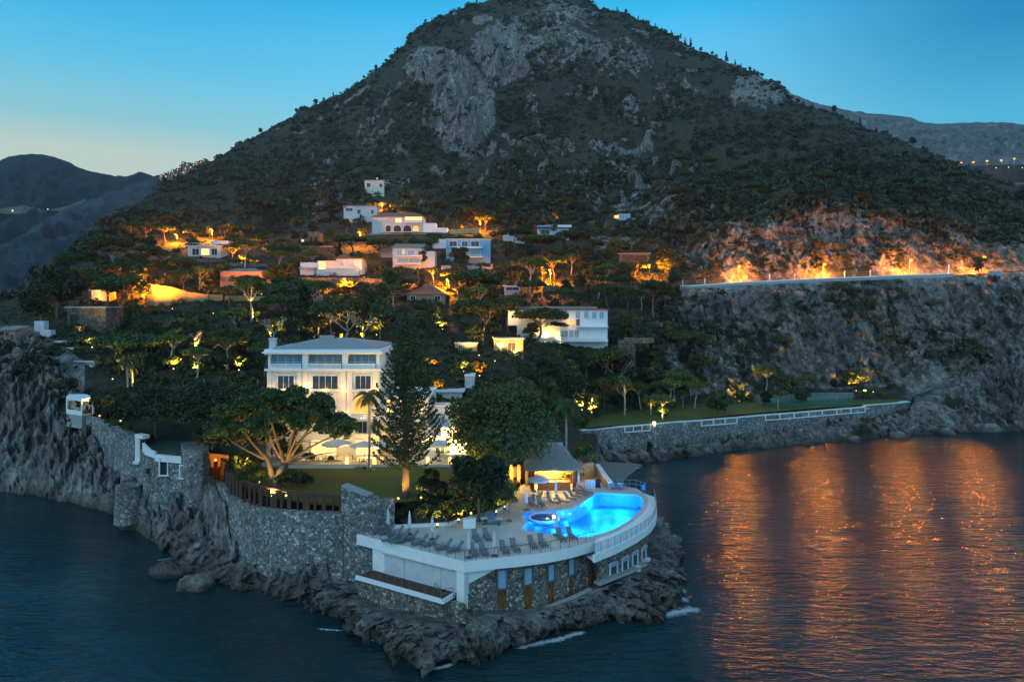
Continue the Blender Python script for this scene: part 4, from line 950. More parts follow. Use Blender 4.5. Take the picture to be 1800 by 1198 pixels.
# ladders
def ladder(label, px, py, ang):
    t = thing('pool_ladder', label, 'ladder', L(px, py, DZ)); m = MB()
    d = Vector((math.cos(ang), math.sin(ang), 0)); s = Vector((-d.y, d.x, 0))
    for k in (-1, 1):
        o = L(px, py, DZ) + s * .28 * k; m = MB(); m.tube([o - d * .45, o - d * .45 + Vector((0, 0, .85)), o - d * .2 + Vector((0, 0, 1.05)), o + d * .1 + Vector((0, 0, .9)), o + d * .15 + Vector((0, 0, -.3))], .028, 6); m.build('handrail', M['steel'], t)
ladder('steel ladder rails at the near pool edge beside the terrace railing', 1022, 941, 1.9); ladder('steel ladder rails on the right, nearest the curved balustrade', 1041, 940, 1.9)
t = railing('slim steel handrail leading into the shallow end of the pool', [L(956, 938.5, DZ), L(975, 932, DZ)], .7, 2, M['steel'], (1.0,))
# ================================================================== TERRACE FURNITURE
def make_lounger(label):
    """local: feet towards -y, head towards +y"""
    t = thing('sun_lounger', label, 'sun lounger', (0, 0, 0), 'grey sun loungers on the terrace', world=False)
    ch = []
    m = MB()
    for x in (-.31, .31): m.box((x, -.25, .30), (.05, 1.35, .06))
    m.box((0, -.93, .30), (.66, .05, .06)); m.box((0, .40, .30), (.66, .05, .06)); ch.append((m.build('frame', M['metal'], t), []))
    ch.append((MB().box((0, -.27, .345), (.56, 1.3, .03)).build('seat', M['sling'], t), []))
    b = MB(); b.box((0, .66, .66), (.60, .84, .04), 0, R(50)); ch.append((b.build('backrest', M['sling'], t), []))
    for x in (-.31, .31):
        for y in (-.82, .35): ch.append((MB().box((x, y, .136), (.05, .05, .27)).build('leg', M['metal'], t), []))
    for x in (-.34, .34):
        a = MB(); a.box((x, .22, .52), (.05, .42, .03)); a.box((x, .05, .41), (.04, .04, .19)); ch.append((a.build('armrest', M['metal'], t), []))
    return t, ch
LG = 'grey sun loungers on the terrace'
lproto = None
def place_lounger(px, py, ang, label):
    global lproto
    loc = L(px, py + 2, DZ) + Vector((0, 0, .004))
    if lproto is None:
        lproto = make_lounger(label); lproto[0].location = loc; lproto[0].rotation_euler = (0, 0, ang)
    else: dup(lproto, loc, ang, label, LG)
# ang turns local -y (the feet); 0 = feet straight towards the viewer
FRONT = .32; LEFT = -1.05; BACK = .95
for px, py, ang, lab in (
    (680, 936, LEFT, 'grey lounger in the far left corner of the terrace by the stone wall'), (695, 939, LEFT, 'grey lounger second from the stone wall in the left corner'),
    (686, 950, LEFT, 'grey lounger against the left railing nearest its outer corner'), (700, 953, LEFT, 'grey lounger along the left railing, second from the outer corner'),
    (707, 944, LEFT, 'grey lounger between the two closed parasols by the stone wall'), (721, 947, LEFT, 'grey lounger just in front of the second closed parasol from the left'),
    (738, 954, LEFT, 'grey lounger along the left railing left of the third closed parasol'), (757, 957, LEFT, 'grey lounger at the foot of the third closed parasol'),
    (780, 963, LEFT, 'grey lounger along the left railing, second from the front corner'), (800, 967, LEFT, 'grey lounger along the left railing at the front corner'),
    (837, 947, FRONT, 'left one of the two loungers standing alone mid terrace'), (856, 945, FRONT, 'right one of the two loungers standing alone mid terrace'),
    (832, 972, FRONT, 'grey lounger at the front railing beside the corner parasol'), (850, 971, FRONT, 'grey lounger at the front railing between the two corner parasols'),
    (886, 968, FRONT, 'grey lounger at the front railing right of the second corner parasol'), (905, 964, FRONT, 'fourth lounger along the front railing from the corner'),
    (936, 959, FRONT, 'fifth lounger along the front railing from the corner'), (954, 956, FRONT, 'sixth lounger along the front railing from the corner'),
    (986, 946, FRONT, 'grey lounger at the near pool edge beside a closed parasol'), (1004, 943, FRONT, 'grey lounger at the near pool edge, nearest the steel ladder'),
    (936, 888, BACK * .45, 'left lounger of the pair beside the shallow end'), (952, 887, BACK * .45, 'right lounger of the pair beside the shallow end'),
    (973, 884, BACK, 'grey lounger on the bar side, first of the row along the pool'), (988, 882, BACK, 'grey lounger on the bar side, second along the pool'),
    (1002, 877, BACK, 'grey lounger on the bar side, third along the pool'), (1010, 873, BACK, 'grey lounger on the bar side, fourth along the pool'),
    (1020, 869, BACK, 'grey lounger on the bar side, fifth along the pool'), (1030, 866, BACK, 'grey lounger on the bar side nearest the far pool corner')):
    place_lounger(px, py, ang, lab)

def make_parasol(label):
    t = thing('closed_parasol', label, 'parasol', (0, 0, 0), 'closed white parasols on the terrace', world=False)
    ch = [(MB().box((0, 0, .05), (.6, .6, .1)).build('base', M['metal'], t), []), (MB().tube([(0, 0, .1), (0, 0, 2.5)], .028, 6).build('pole', M['metal'], t), [])]
    m = MB(); vs = []; n = 12
    prof = [(.10, .85), (.17, 1.0), (.155, 1.5), (.12, 2.1), (.06, 2.45), (.02, 2.62)]
    fs = []
    for r_, z in prof:
        for k in range(n): w = 2 * math.pi * k / n; q = r_ * (1.12 if k % 2 else .82); vs.append((q * math.cos(w), q * math.sin(w), z))
    for i in range(len(prof) - 1):
        for k in range(n): fs.append((i * n + k, i * n + (k + 1) % n, (i + 1) * n + (k + 1) % n, (i + 1) * n + k))
    fs += [tuple(range(n))[::-1], tuple(range(5 * n, 6 * n))]
    ch.append((m.add(vs, fs).build('canopy', M['canvas'], t), [])); return t, ch
pproto = None
for px, py, lab in ((682, 934, 'closed white parasol in front of the stone end wall'), (720, 939, 'closed white parasol by the garden steps'), (760, 948, 'closed white parasol halfway along the left railing'),
                    (824, 980, 'closed white parasol at the front corner of the terrace'), (869, 977, 'closed white parasol on the front railing right of the corner one'), (925, 896, 'closed white parasol beside the shallow end of the pool'),
                    (977, 876, 'closed white parasol in front of the glowing bar'), (1017, 862, 'closed white parasol against the right post of the bar'), (978, 940, 'closed white parasol at the near pool edge')):
    loc = L(px, py, DZ) + Vector((0, 0, .004))
    if pproto is None: pproto = make_parasol(lab); pproto[0].location = loc
    else: dup(pproto, loc, rnd.uniform(0, 1), lab, 'closed white parasols on the terrace')
def open_parasol(label, loc, r_, h, group=None):
    t = thing('open_parasol', label, 'parasol', loc, group, world=False)
    MB().box((0, 0, .06), (.7, .7, .12)).build('base', M['metal'], t); MB().tube([(0, 0, .12), (0, 0, h + .55)], .035, 6).build('pole', M['woodlt'], t)
    n = 8; vs = [(0, 0, h + .6)]; fs = []
    for k in range(n): w = 2 * math.pi * (k + .5) / n; vs.append((r_ * math.cos(w), r_ * math.sin(w), h))
    for k in range(n): w = 2 * math.pi * (k + .5) / n; vs.append((r_ * math.cos(w), r_ * math.sin(w), h - .2))
    for k in range(n): fs += [(0, 1 + k, 1 + (k + 1) % n), (1 + k, 9 + k, 9 + (k + 1) % n, 1 + (k + 1) % n)]
    MB().add(vs, fs).build('canopy', M['canvas'], t)
    m = MB()
    for k in range(n): w = 2 * math.pi * (k + .5) / n; m.tube([(0, 0, h + .5), (r_ * math.cos(w), r_ * math.sin(w), h - .03)], .015, 4)
    m.build('ribs', M['woodlt'], t); return t
open_parasol('open white parasol over the tables in front of the glowing bar', L(947, 871, DZ), 1.55, 2.2)

def make_chair(label, mat):
    t = thing('terrace_chair', label, 'chair', (0, 0, 0), 'chairs around the terrace tables', world=False); ch = []
    ch.append((MB().box((0, 0, .45), (.46, .46, .04)).build('seat', mat, t), [])); ch.append((MB().box((0, .22, .72), (.46, .04, .48), 0, R(-8)).build('backrest', mat, t), []))
    for x in (-.2, .2):
        for y in (-.2, .2): ch.append((MB().box((x, y, .215), (.035, .035, .43)).build('leg', M['metal'], t), []))
    for x in (-.24, .24): ch.append((MB().box((x, 0, .64), (.04, .42, .03)).build('armrest', M['metal'], t), []))
    return t, ch
def make_table(label, w=.8):
    t = thing('terrace_table', label, 'table', (0, 0, 0), 'small tables on the terrace', world=False); ch = []
    ch.append((MB().box((0, 0, .73), (w, w, .04)).build('tabletop', M['canvas'], t), [])); ch.append((MB().tube([(0, 0, .02), (0, 0, .71)], .05, 8).build('pedestal', M['metal'], t), [])); ch.append((MB().lathe((0, 0, .004), [(.26, 0), (.24, .03)], 12).build('foot', M['metal'], t), []))
    return t, ch
cproto = tproto = None
def put_chair(loc, rz, lab):
    global cproto
    if cproto is None: cproto = make_chair(lab, M['sling']); cproto[0].location = loc; cproto[0].rotation_euler = (0, 0, rz)
    else: dup(cproto, loc, rz, lab, 'chairs around the terrace tables')
def put_table(loc, lab):
    global tproto
    if tproto is None: tproto = make_table(lab); tproto[0].location = loc
    else: dup(tproto, loc, 0, lab, 'small tables on the terrace')
for (px, py, where, angs) in ((884, 886, 'by the low hedge left of the bar', (0, 1.57, 3.14)), (893, 874, 'left of the open parasol near the bar', (.4, 1.9, 3.5)), (938, 877, 'under the left edge of the open parasol', (.2, 3.3)), (958, 874, 'under the right edge of the open parasol', (.8, 2.4, 4.2)), (1090, 859, 'in the far right corner behind the pool', (0, 1.57, 3.14, 4.71)), (1074, 858, 'left of the far corner table behind the pool', (0, 3.14))):
    c = L(px, py, DZ) + Vector((0, 0, .004)); put_table(c, 'small pale table standing ' + where)
    for k, a in enumerate(angs):
        put_chair(c + Vector((-math.sin(a) * -.72, math.cos(a) * .72, 0)), a, 'grey chair with armrests at the table ' + where)
# white screen, daybed, side tables, buffet, grill
t = thing('white_screen', 'white rectangular planter screen beside the terrace hedge', 'planter', L(825, 928, DZ)); p = L(825, 928, DZ)
MB().box((p.x, p.y, DZ + .56), (1.4, .45, 1.04), .12).build('box', M['white'], t); MB().box((p.x, p.y, DZ + 1.1), (1.48, .53, .05), .12).build('rim', M['white'], t)
t = thing('daybed', 'grey double daybed with blue-white cushions by the hedge', 'daybed', L(864, 917, DZ)); p = L(864, 917, DZ)
MB().box((p.x, p.y, DZ + .22), (1.5, 1.9, .34), .3).build('base', M['sling'], t); MB().box((p.x, p.y, DZ + .46), (1.42, 1.8, .13), .3).build('mattress', M['bluew'], t); MB().box((p.x - .25, p.y + .75, DZ + .72), (1.4, .16, .45), .3).build('backrest', M['sling'], t)
put_table(L(851, 921, DZ), 'small pale side table left of the daybed'); put_table(L(877, 922, DZ), 'small pale side table right of the daybed')
t = thing('buffet_counter', 'white buffet counter right of the bar under a shrub', 'counter', L(1037, 857, DZ)); p = L(1037, 857, DZ)
MB().box((p.x, p.y, DZ + .5), (1.35, .7, .98)).build('cabinet', M['white'], t); MB().box((p.x, p.y, DZ + 1.02), (1.45, .8, .05)).build('worktop', M['canvas'], t)
for k in range(3): MB().box((p.x - .4 + .4 * k, p.y - .36, DZ + .55), (.34, .02, .7)).build('door', M['pale'], t)
t = thing('grill', 'black covered grill standing right of the white buffet counter', 'grill', L(1051, 856, DZ)); p = L(1051, 856, DZ)
MB().box((p.x, p.y, DZ + .45), (.7, .5, .86)).build('body', M['black'], t); MB().lathe((p.x, p.y, DZ + .885), [(.34, 0), (.33, .14), (.2, .28), (.03, .33)], 12).build('lid', M['black'], t)
t = thing('towel_stand', 'blue towel hung on a stand at the far right terrace corner', 'towel stand', L(1131, 866, DZ)); p = L(1131, 866, DZ)
MB().tube([p + Vector((-.2, 0, 0)), p + Vector((-.2, 0, 1.1)), p + Vector((.2, 0, 1.1)), p + Vector((.2, 0, 0))], .03, 6).build('stand', M['steel'], t); MB().box((p.x, p.y, DZ + .78), (.34, .1, .7)).build('towel', M['towel'], t)
t = thing('parasol_stand', 'empty dark parasol stand between hedge and pool', 'stand', L(895, 915, DZ)); p = L(895, 915, DZ)
MB().box((p.x, p.y, DZ + .05), (.7, .7, .09)).build('base', M['metal'], t); MB().tube([p + Vector((0, 0, .1)), p + Vector((0, 0, 1.9))], .03, 6).build('pole', M['metal'], t)
for px, py, w in ((800, 968, 0), (690, 951, 0)): pass

# ------------------------------------------------------------------ poolside bar
BAR = thing('pool_bar', 'poolside bar pavilion with steep ridged roof and glowing shelves', 'pavilion', L(972, 863, DZ))
bd0 = L(972, 863, DZ).y; bx0, bx1 = U(934, bd0), U(1012, bd0); be = DZ + 3.0
for x in (bx0 + .2, bx1 - .2):
    for y in (bd0 + .1, bd0 + 4.2): MB().box((x, y, DZ + 1.5), (.42, .42, 2.99)).build('post', M['wood'], BAR)
MB().box(((bx0 + bx1) / 2, bd0 + 4.5, DZ + 1.5), (bx1 - bx0, .16, 2.98)).build('back_wall', M['shelf_'], BAR)
MB().box((bx1 + .02, bd0 + 2.3, DZ + 1.5), (.14, 3.7, 2.98)).build('side_wall', M['wood'], BAR); MB().box((bx0 - .02, bd0 + 2.6, DZ + 1.5), (.14, 3.2, 2.98)).build('side_wall', M['wood'], BAR)
MB().box(((bx0 + bx1) / 2, bd0 + .05, be - .14), (bx1 - bx0 + .3, .3, .26)).build('lintel', M['wood'], BAR)
MB().box(((bx0 + bx1) / 2 + .1, bd0 + .75, DZ + .55), (bx1 - bx0 - 1.5, .6, 1.08)).build('counter', M['woodlt'], BAR)
for k in range(5):
    s = MB().box(((bx0 + bx1) / 2, bd0 + 4.2, DZ + .75 + .45 * k), (bx1 - bx0 - 1.0, .4, .05)).build('shelf', M['shelf'], BAR)
    for q in range(14):
        if rnd.random() < .86:
            h = rnd.uniform(.2, .34); b = MB().lathe((bx0 + .75 + q * (bx1 - bx0 - 1.5) / 13, bd0 + 4.15, DZ + .776 + .45 * k), [(.05, 0), (.05, h * .6), (.018, h * .75), (.018, h)], 6).build('bottle', M[rnd.choice(['bottle', 'canvas', 'bottle', 'greenfelt'])], BAR); b.parent = s
for k in range(4):
    x = bx0 + 1.1 + k * (bx1 - bx0 - 2.2) / 3; MB().lathe((x, bd0 + 2.2, be - .5), [(.06, 0), (.14, .08), (.05, .2)], 8).build('pendant_lamp', M['bulb_gold'], BAR)
    glow((x, bd0 + 2.1, be - .75), 420, (1.0, .60, .16), BAR, .1, 'bar_light')
glow(((bx0 + bx1) / 2, bd0 + 2.9, DZ + 1.6), 900, (1.0, .58, .14), BAR, .3, 'bar_light')
glow(((bx0 + bx1) / 2, bd0 - .9, be - .3), 260, (1.0, .52, .14), BAR, .2, 'bar_light')
o = 1.0; zt = DZ + 5.9; rx0, rx1 = (bx0 + bx1) / 2 - 1.0, (bx0 + bx1) / 2 + 1.2; ry = bd0 + 2.3
e = [(bx0 - o, bd0 - .8, be - .1), (bx1 + o, bd0 - .8, be - .1), (bx1 + o, bd0 + 5.4, be - .1), (bx0 - o, bd0 + 5.4, be - .1)]
mid = [(x * .55 + (rx0 if x < (bx0 + bx1) / 2 else rx1) * .45, y * .55 + ry * .45, be + .95) for x, y, z in e]
rr = [(rx0, ry, zt), (rx1, ry, zt)]
m = MB(); vs = e + mid + rr
m.add(vs, [(0, 1, 5, 4), (1, 2, 6, 5), (2, 3, 7, 6), (3, 0, 4, 7), (4, 5, 9, 8), (5, 6, 9), (6, 7, 8, 9), (7, 4, 8), (3, 2, 1, 0)]); m.build('roof', M['thatch'], BAR)
m = MB()
for k in range(26):                                     # raised tile rows running down the near slope
    t_ = (k + .5) / 26; a = Vector(e[0]).lerp(Vector(e[1]), t_); b = Vector(mid[0]).lerp(Vector(mid[1]), t_); c = Vector(rr[0]).lerp(Vector(rr[1]), t_)
    m.tube([a + Vector((0, -.02, .03)), b + Vector((0, -.03, .04)), c + Vector((0, -.02, .02))], .065, 5)
for k in range(24):
    t_ = (k + .5) / 24; a = Vector(e[1]).lerp(Vector(e[2]), t_); b = Vector(mid[1]).lerp(Vector(mid[2]), t_); c = Vector(rr[1])
    m.tube([a + Vector((.02, 0, .03)), b + Vector((.03, 0, .04)), b.lerp(c, .9) + Vector((.02, 0, .02))], .065, 5)
m.build('roof_tiles', M['thatch'], BAR)
MB().box(((rx0 + rx1) / 2, ry, zt + .06), (rx1 - rx0 + .5, .3, .26)).build('ridge', M['thatch'], BAR)
# lit plank passage left of the bar, orange nook and white sloping wall right of it
t = thing('lit_arcade', 'golden lit plaster arcade left of the pool bar', 'wall', P(905, 850, 99))
MB().strip([(U(880, 100), 100, 6.8, Z(826, 100)), (U(928, 100), 100, 6.8, Z(815, 100))], .3).build('back_wall', M['tan'], t)
for a in (884, 899, 912, 926): MB().box((U(a, 98.6), 98.6, 8.3), (.45, .45, 3.0)).build('pillar', M['tan'], t)
glow((U(905, 98), 97.6, 8.6), 260, GOLD, t, .2); glow((U(888, 98), 98, 9.4), 160, GOLD, t, .2)
t = thing('sloping_wall', 'white topped wall sloping down behind the pool bar to the beach', 'wall', P(1058, 840, 101))
MB().strip([wp(1046, 104, 4, 818), wp(1052, 101.5, 4, 826), wp(1060, 98.5, 4, 838), wp(1069, 96, 4, 849)], .5).build('masonry', M['tan'], t)
MB().strip([(p[0], p[1], p[3] + .003, p[3] + .25) for p in (wp(1046, 104, 4, 818), wp(1052, 101.5, 4, 826), wp(1060, 98.5, 4, 838), wp(1069, 96, 4, 849))], .62).build('coping', M['white'], t)
glow((U(1030, 97), 98.6, DZ + 1.9), 110, (1.0, .45, .10), t, .15)
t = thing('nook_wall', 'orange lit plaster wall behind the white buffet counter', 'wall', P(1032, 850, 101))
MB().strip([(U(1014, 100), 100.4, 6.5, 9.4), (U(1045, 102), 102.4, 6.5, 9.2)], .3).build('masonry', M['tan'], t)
# low retaining kerb between hedge and terrace
t = thing('terrace_kerb', 'low white kerb wall between garden hedge and sun terrace', 'kerb', L(790, 929, DZ))
kp = [L(640, 931, DZ), Vector((-12.6, 80.1, 0)), Vector((-7.2, 81, 0)), Vector((-.5, 87.4, 0)), Vector((-.3, 94, 0))]
MB().strip([(p.x, p.y, 3.5, DZ + .35) for p in kp], .3).build('kerb', M['white'], t)
# ================================================================== VILLA AND HOUSES
def opening(parent, c, w, h, ang, pane, frame, arch=False, deep=.1, name='window', mull=0):
    """framed opening on a facade; c = centre on the wall face, ang = facade direction"""
    ca, sa = math.cos(ang), math.sin(ang)
    def at(dx, dn, dz): return (c[0] + ca * dx + sa * dn, c[1] + sa * dx - ca * dn, c[2] + dz)
    b = max(.07, min(.14, w * .07)); m = MB()
    for s in (-1, 1): m.box(at(s * (w / 2 + b / 2), deep / 2, 0), (b, deep + .1, h + 2 * b), ang)
    m.box(at(0, deep / 2, h / 2 + b / 2), (w - .004, deep + .1, b), ang); m.box(at(0, deep / 2 + .05, -h / 2 - b / 2), (w + 2 * b + .1, deep + .22, b - .004), ang)
    for k in range(mull): m.box(at(-w / 2 + w * (k + 1) / (mull + 1), .05, 0), (.06, .08, h - .006), ang)
    f = m.build(name, frame, parent)
    m = MB()
    if arch:
        n = 10; pts = [(-w / 2, -h / 2), (w / 2, -h / 2)] + [(w / 2 * math.cos(math.pi * k / n), h / 2 - w / 2 + w / 2 * math.sin(math.pi * k / n)) for k in range(n + 1)]
        vs = [at(x, .03, z) for x, z in pts]; m.add(vs, [tuple(range(len(vs)))])
    else: m.box(at(0, .005, 0), (w - .008, .05, h - .008), ang)
    p = m.build('pane', pane, parent); p.parent = f
    return f
def hip_roof(parent, x0, x1, y0, y1, z, h, mat, over=.5, name='roof', ang=None, about=None):
    k = min((x1 - x0), (y1 - y0)) / 2 * .85
    e = [(x0 - over, y0 - over, z), (x1 + over, y0 - over, z), (x1 + over, y1 + over, z), (x0 - over, y1 + over, z)]
    e2 = [(a, b, c + .16) for a, b, c in e]
    r_ = [(x0 + k, (y0 + y1) / 2, z + h), (x1 - k, (y0 + y1) / 2, z + h)]
    vs = e + e2 + r_
    if ang: vs = [rotp(p, about, ang) for p in vs]
    return MB().add(vs, [(3, 2, 1, 0), (0, 1, 5, 4), (1, 2, 6, 5), (2, 3, 7, 6), (3, 0, 4, 7), (4, 5, 9, 8), (5, 6, 9), (6, 7, 8, 9), (7, 4, 8)]).build(name, mat, parent)
def rotp(p, c, a):
    x, y = p[0] - c[0], p[1] - c[1]; return (c[0] + x * math.cos(a) - y * math.sin(a), c[1] + x * math.sin(a) + y * math.cos(a), p[2])
def balustrade(parent, p0, p1, z, h, mat, n):
    m = MB(); a, b = Vector((*p0, 0)), Vector((*p1, 0)); L_ = (b - a).length; ang = math.atan2(b.y - a.y, b.x - a.x); c = (a + b) / 2
    m.box((c.x, c.y, z + h - .07), (L_, .26, .14), ang); m.box((c.x, c.y, z + .06), (L_, .24, .12), ang)
    for k in range(n):
        q = a.lerp(b, (k + .5) / n); m.lathe((q.x, q.y, z + .121), [(.05, 0), (.09, (h - .26) * .35), (.045, (h - .26) * .8), (.07, h - .262)], 6)
    return m.build('balustrade', mat, parent)

# ------------------------------------------------------------------ the white villa
V = thing('white_villa', 'grand white floodlit villa with balustraded floors and slate roof', 'villa', (U(560, 106), 106, 9.5))
yf = 104.0; vx0, vx1 = U(470, yf), U(667, yf)
def vz(py): return Z(py, yf)
MB().b2((vx0, yf, 9.4), (vx1, yf + 13, vz(650))).build('walls', M['villa'], V)
MB().b2((vx0 + .5, yf + 1.5, vz(650)), (vx1 - .5, yf + 12.5, vz(626))).build('upper_walls', M['white'], V)
MB().b2((vx0 - .25, yf - .6, vz(651)), (vx1 + .3, yf - .004, vz(647.5))).build('cornice', M['white'], V)
m = MB(); m.b2((vx0 - .35, yf - .45, vz(622.5)), (vx1 + .35, yf + 13.2, vz(613.5))); m.b2((vx0 - .6, yf - .7, vz(620)), (vx1 + .6, yf + 13.4, vz(618))); m.build('attic_cornice', M['white'], V)
hip_roof(V, vx0 + 1.2, vx1 - .6, yf + .6, yf + 12.5, vz(613.2), 1.3, M['slate'], .5)
ch = MB(); ch.box((U(480, yf + 2), yf + 2, vz(608)), (.9, .9, 1.8)); ch.box((U(480, yf + 2), yf + 2, vz(608) + .98), (1.1, 1.1, .16)); ch.build('chimney', M['pale'], V)
ch = MB(); ch.box((U(575, yf + 6), yf + 6, vz(602) + .4), (2.2, .7, .7)); ch.build('chimney', M['slate'], V)
# loggia: pillars, blue glazing, balustrades
for a, b in ((470.5, 474.5), (531, 541), (601, 611), (661, 666.5)):
    MB().b2((U(a, yf) + .02, yf + .1, vz(647.4)), (U(b, yf), yf + .9, vz(622.6))).build('pillar', M['white'], V)
for a, b in ((475, 530), (542, 600), (612, 660)):
    g = MB().b2((U(a, yf + 1.45), yf + 1.38, vz(648)), (U(b, yf + 1.45), yf + 1.46, vz(627))).build('window', M['blueglass'], V)
    m = MB()
    for k in range(1, 4): m.box((U(a + (b - a) * k / 4, yf + 1.4), yf + 1.36, vz(637.5)), (.07, .06, 1.74))
    m.box((U((a + b) / 2, yf + 1.4), yf + 1.30, vz(637.5)), ((b - a) / F * yf, .06, .06)); q = m.build('frame', M['white'], V); q.parent = g
    balustrade(V, (U(a, yf), yf - .12), (U(b, yf), yf - .12), vz(647.4), .72, M['white'], 26)
# second floor
for a, b in ((489, 517), (550, 594), (625, 652)):
    opening(V, (U((a + b) / 2, yf), yf - .004, vz(671.5)), (b - a) / F * yf, 1.9, 0, M['glass'], M['white'], mull=3 if b - a > 35 else 2)
    MB().box((U((a + b) / 2, yf), yf - .28, vz(684.5)), ((b - a + 10) / F * yf, .5, .22)).build('sill', M['white'], V)
    m = MB(); w = (b - a + 6) / F * yf; x = U((a + b) / 2, yf); m.box((x, yf - .45, vz(673)), (w, .03, .03))
    for k in range(int(w / .16)): m.box((x - w / 2 + .08 + k * .16, yf - .45, vz(678.3)), (.018, .018, .85))
    m.build('window_rail', M['metal'], V)
m = MB(); m.b2((vx0 - .12, yf - .3, vz(688)), (vx1 + .12, yf - .004, vz(685.8))); m.build('string_course', M['white'], V)
for a in (474, 526, 537, 604, 615, 660):
    MB().b2((U(a, yf) - .35, yf - .16, vz(733)), (U(a, yf) + .35, yf - .002, vz(688.2))).build('pilaster', M['villa'], V)
    MB().b2((U(a, yf) - .35, yf - .16, vz(685.6)), (U(a, yf) + .35, yf - .002, vz(651.2))).build('pilaster', M['villa'], V)
# piano nobile: arched lit windows
for a, b in ((486, 514), (556, 590), (621, 651)):
    opening(V, (U((a + b) / 2, yf), yf - .003, vz(709)), (b - a) / F * yf, 2.7, 0, M['win_warm'] if a > 600 else M['glass'], M['white'], arch=True, mull=1)
# balcony below it and lower floors
MB().b2((U(608, yf), yf - 2.6, vz(735)), (vx1 + 7.2, yf - .003, vz(732))).build('balcony_slab', M['white'], V)
balustrade(V, (U(609, yf), yf - 2.45), (vx1 + 7.1, yf - 2.45), vz(732), .85, M['white'], 44)
for a, b, py in ((603, 617, 752), (630, 645, 750), (655, 668, 750), (560, 580, 752)):
    opening(V, (U((a + b) / 2, yf), yf - .003, vz(py)), (b - a) / F * yf, 1.75, 0, M['dark'] if a < 610 else M['glass'], M['white'], mull=1)
for a, b in ((626, 664), (548, 592)):
    opening(V, (U((a + b) / 2, yf), yf - .003, vz(786)), (b - a) / F * yf, 2.1, 0, M['win_lit'], M['white'], mull=4)
# right wing stepping down towards the garden
wx = vx1 + .003
MB().b2((wx, yf + 1.2, 9.4), (wx + 7, yf + 12, vz(700))).build('wing_walls', M['villa'], V)
MB().b2((wx, yf + .9, vz(701)), (wx + 7.2, yf + 12.2, vz(698))).build('wing_cornice', M['white'], V)
MB().b2((wx + 7.003, yf + 2.4, 9.4), (wx + 12.6, yf + 12, vz(728))).build('wing_walls', M['villa'], V)
balustrade(V, (wx + 5.0, yf + 2.2), (wx + 12.6, yf + 2.2), vz(727.5), .95, M['white'], 26)
MB().b2((wx + 6.0, yf - 1.2, 9.4), (wx + 12.8, yf + 2.39, vz(760))).build('wing_terrace', M['white'], V)
balustrade(V, (wx + 6.2, yf - 1.1), (wx + 12.8, yf - 1.1), vz(760), .95, M['white'], 24)
for a in (688, 712, 736): opening(V, (U(a, yf + 1.2), yf + 1.195, vz(716)), 1.3, 1.9, 0, M['win_lit'], M['white'], mull=1)
opening(V, (U(768, yf + 2.4), yf + 2.395, vz(741)), 2.4, 1.7, 0, M['blueglass'], M['white'], mull=2)
opening(V, (U(778, yf - 1.2), yf - 1.205, vz(783)), 2.0, 1.6, 0, M['glass'], M['white'], mull=2)
MB().b2((U(480, yf), yf - 5.6, 9.3), (U(800, yf), yf - .006, 9.85)).build('garden_terrace', M['cream'], V)
for k in range(2): MB().b2((U(530, yf), yf - 6.0 - .35 * k, 9.3), (U(640, yf), yf - 5.62 - .35 * k, 9.72 - .14 * k)).build('step', M['cream'], V)
m = MB()
for a in range(9): m.box((U(640, yf) + .1 + a * 1.2, yf - 5.4, 10.3), (.05, .05, .9))
m.box((U(640, yf) + 4.9, yf - 5.4, 10.75), (9.7, .06, .05)); m.build('terrace_rail', M['white'], V)
wl_ = MB().lathe((U(541, yf), yf - .35, vz(685) + .35), [(.14, -.2), (.26, 0), (.14, .2)], 8).build('wall_lamp', M['bulb_white'], V)
for a, py, e in ((541, 680, 240), (500, 683, 130), (530, 683, 150), (605, 683, 190), (660, 682, 190), (572, 683, 120), (476, 683, 110)):
    glow((U(a, yf), yf - .95, vz(py)), e * .33, WARM if a == 541 else (1.0, .50, .12), V, .15, 'facade_light')
for a, py, e in ((500, 730, 150), (538, 728, 170), (575, 728, 170), (610, 728, 150), (640, 729, 150), (660, 729, 120), (700, 727, 90), (730, 727, 80)):
    glow((U(a, yf), yf - 1.0, vz(py)), e * .33, (1.0, .48, .11), V, .15, 'facade_light')
for a, py, e in ((548, 788, 260), (575, 786, 260), (600, 788, 260), (635, 786, 240), (665, 786, 240), (700, 786, 240), (735, 786, 110), (770, 786, 60), (515, 786, 220)):
    glow((U(a, yf - 2.4), yf - 2.4, vz(py) + .9), e * .4, (1.0, .60, .16), V, .15, 'terrace_light')
for a in (610, 658, 752, 791):
    b_ = MB().lathe((U(a, 98.9), 98.9, 9.854), [(.22, 0), (.2, .75), (.12, .95)], 8).build('lantern', M['bulb_gold'], V)
G_ = 'white parasols on the villa terrace'
open_parasol('open white parasol on the villa terrace left of the big pine', (U(592, 100.6), 100.6, 9.854), 2.1, 2.5, G_)
open_parasol('open white parasol on the villa terrace behind the palm', (U(640, 100.4), 100.4, 9.854), 1.9, 2.3, G_)
open_parasol('open white parasol on the villa terrace right of the palm', (U(676, 100.4), 100.4, 9.854), 1.9, 2.3, G_)
open_parasol('open white parasol at the right end of the villa terrace', (U(772, 100.6), 100.6, 9.854), 1.8, 2.4, G_)
for px, lab in ((560, 'pale terrace table with its cloth left on the villa terrace'), (632, 'pale terrace table by the palm on the villa terrace'), (690, 'pale terrace table behind the tall conifer on the villa terrace')):
    put_table((U(px, 100), 100, 9.854), lab)
    put_chair((U(px, 100) - .8, 100, 9.854), 1.57, 'grey chair left of the ' + lab[5:]); put_chair((U(px, 100) + .8, 100, 9.854), -1.57, 'grey chair right of the ' + lab[5:])

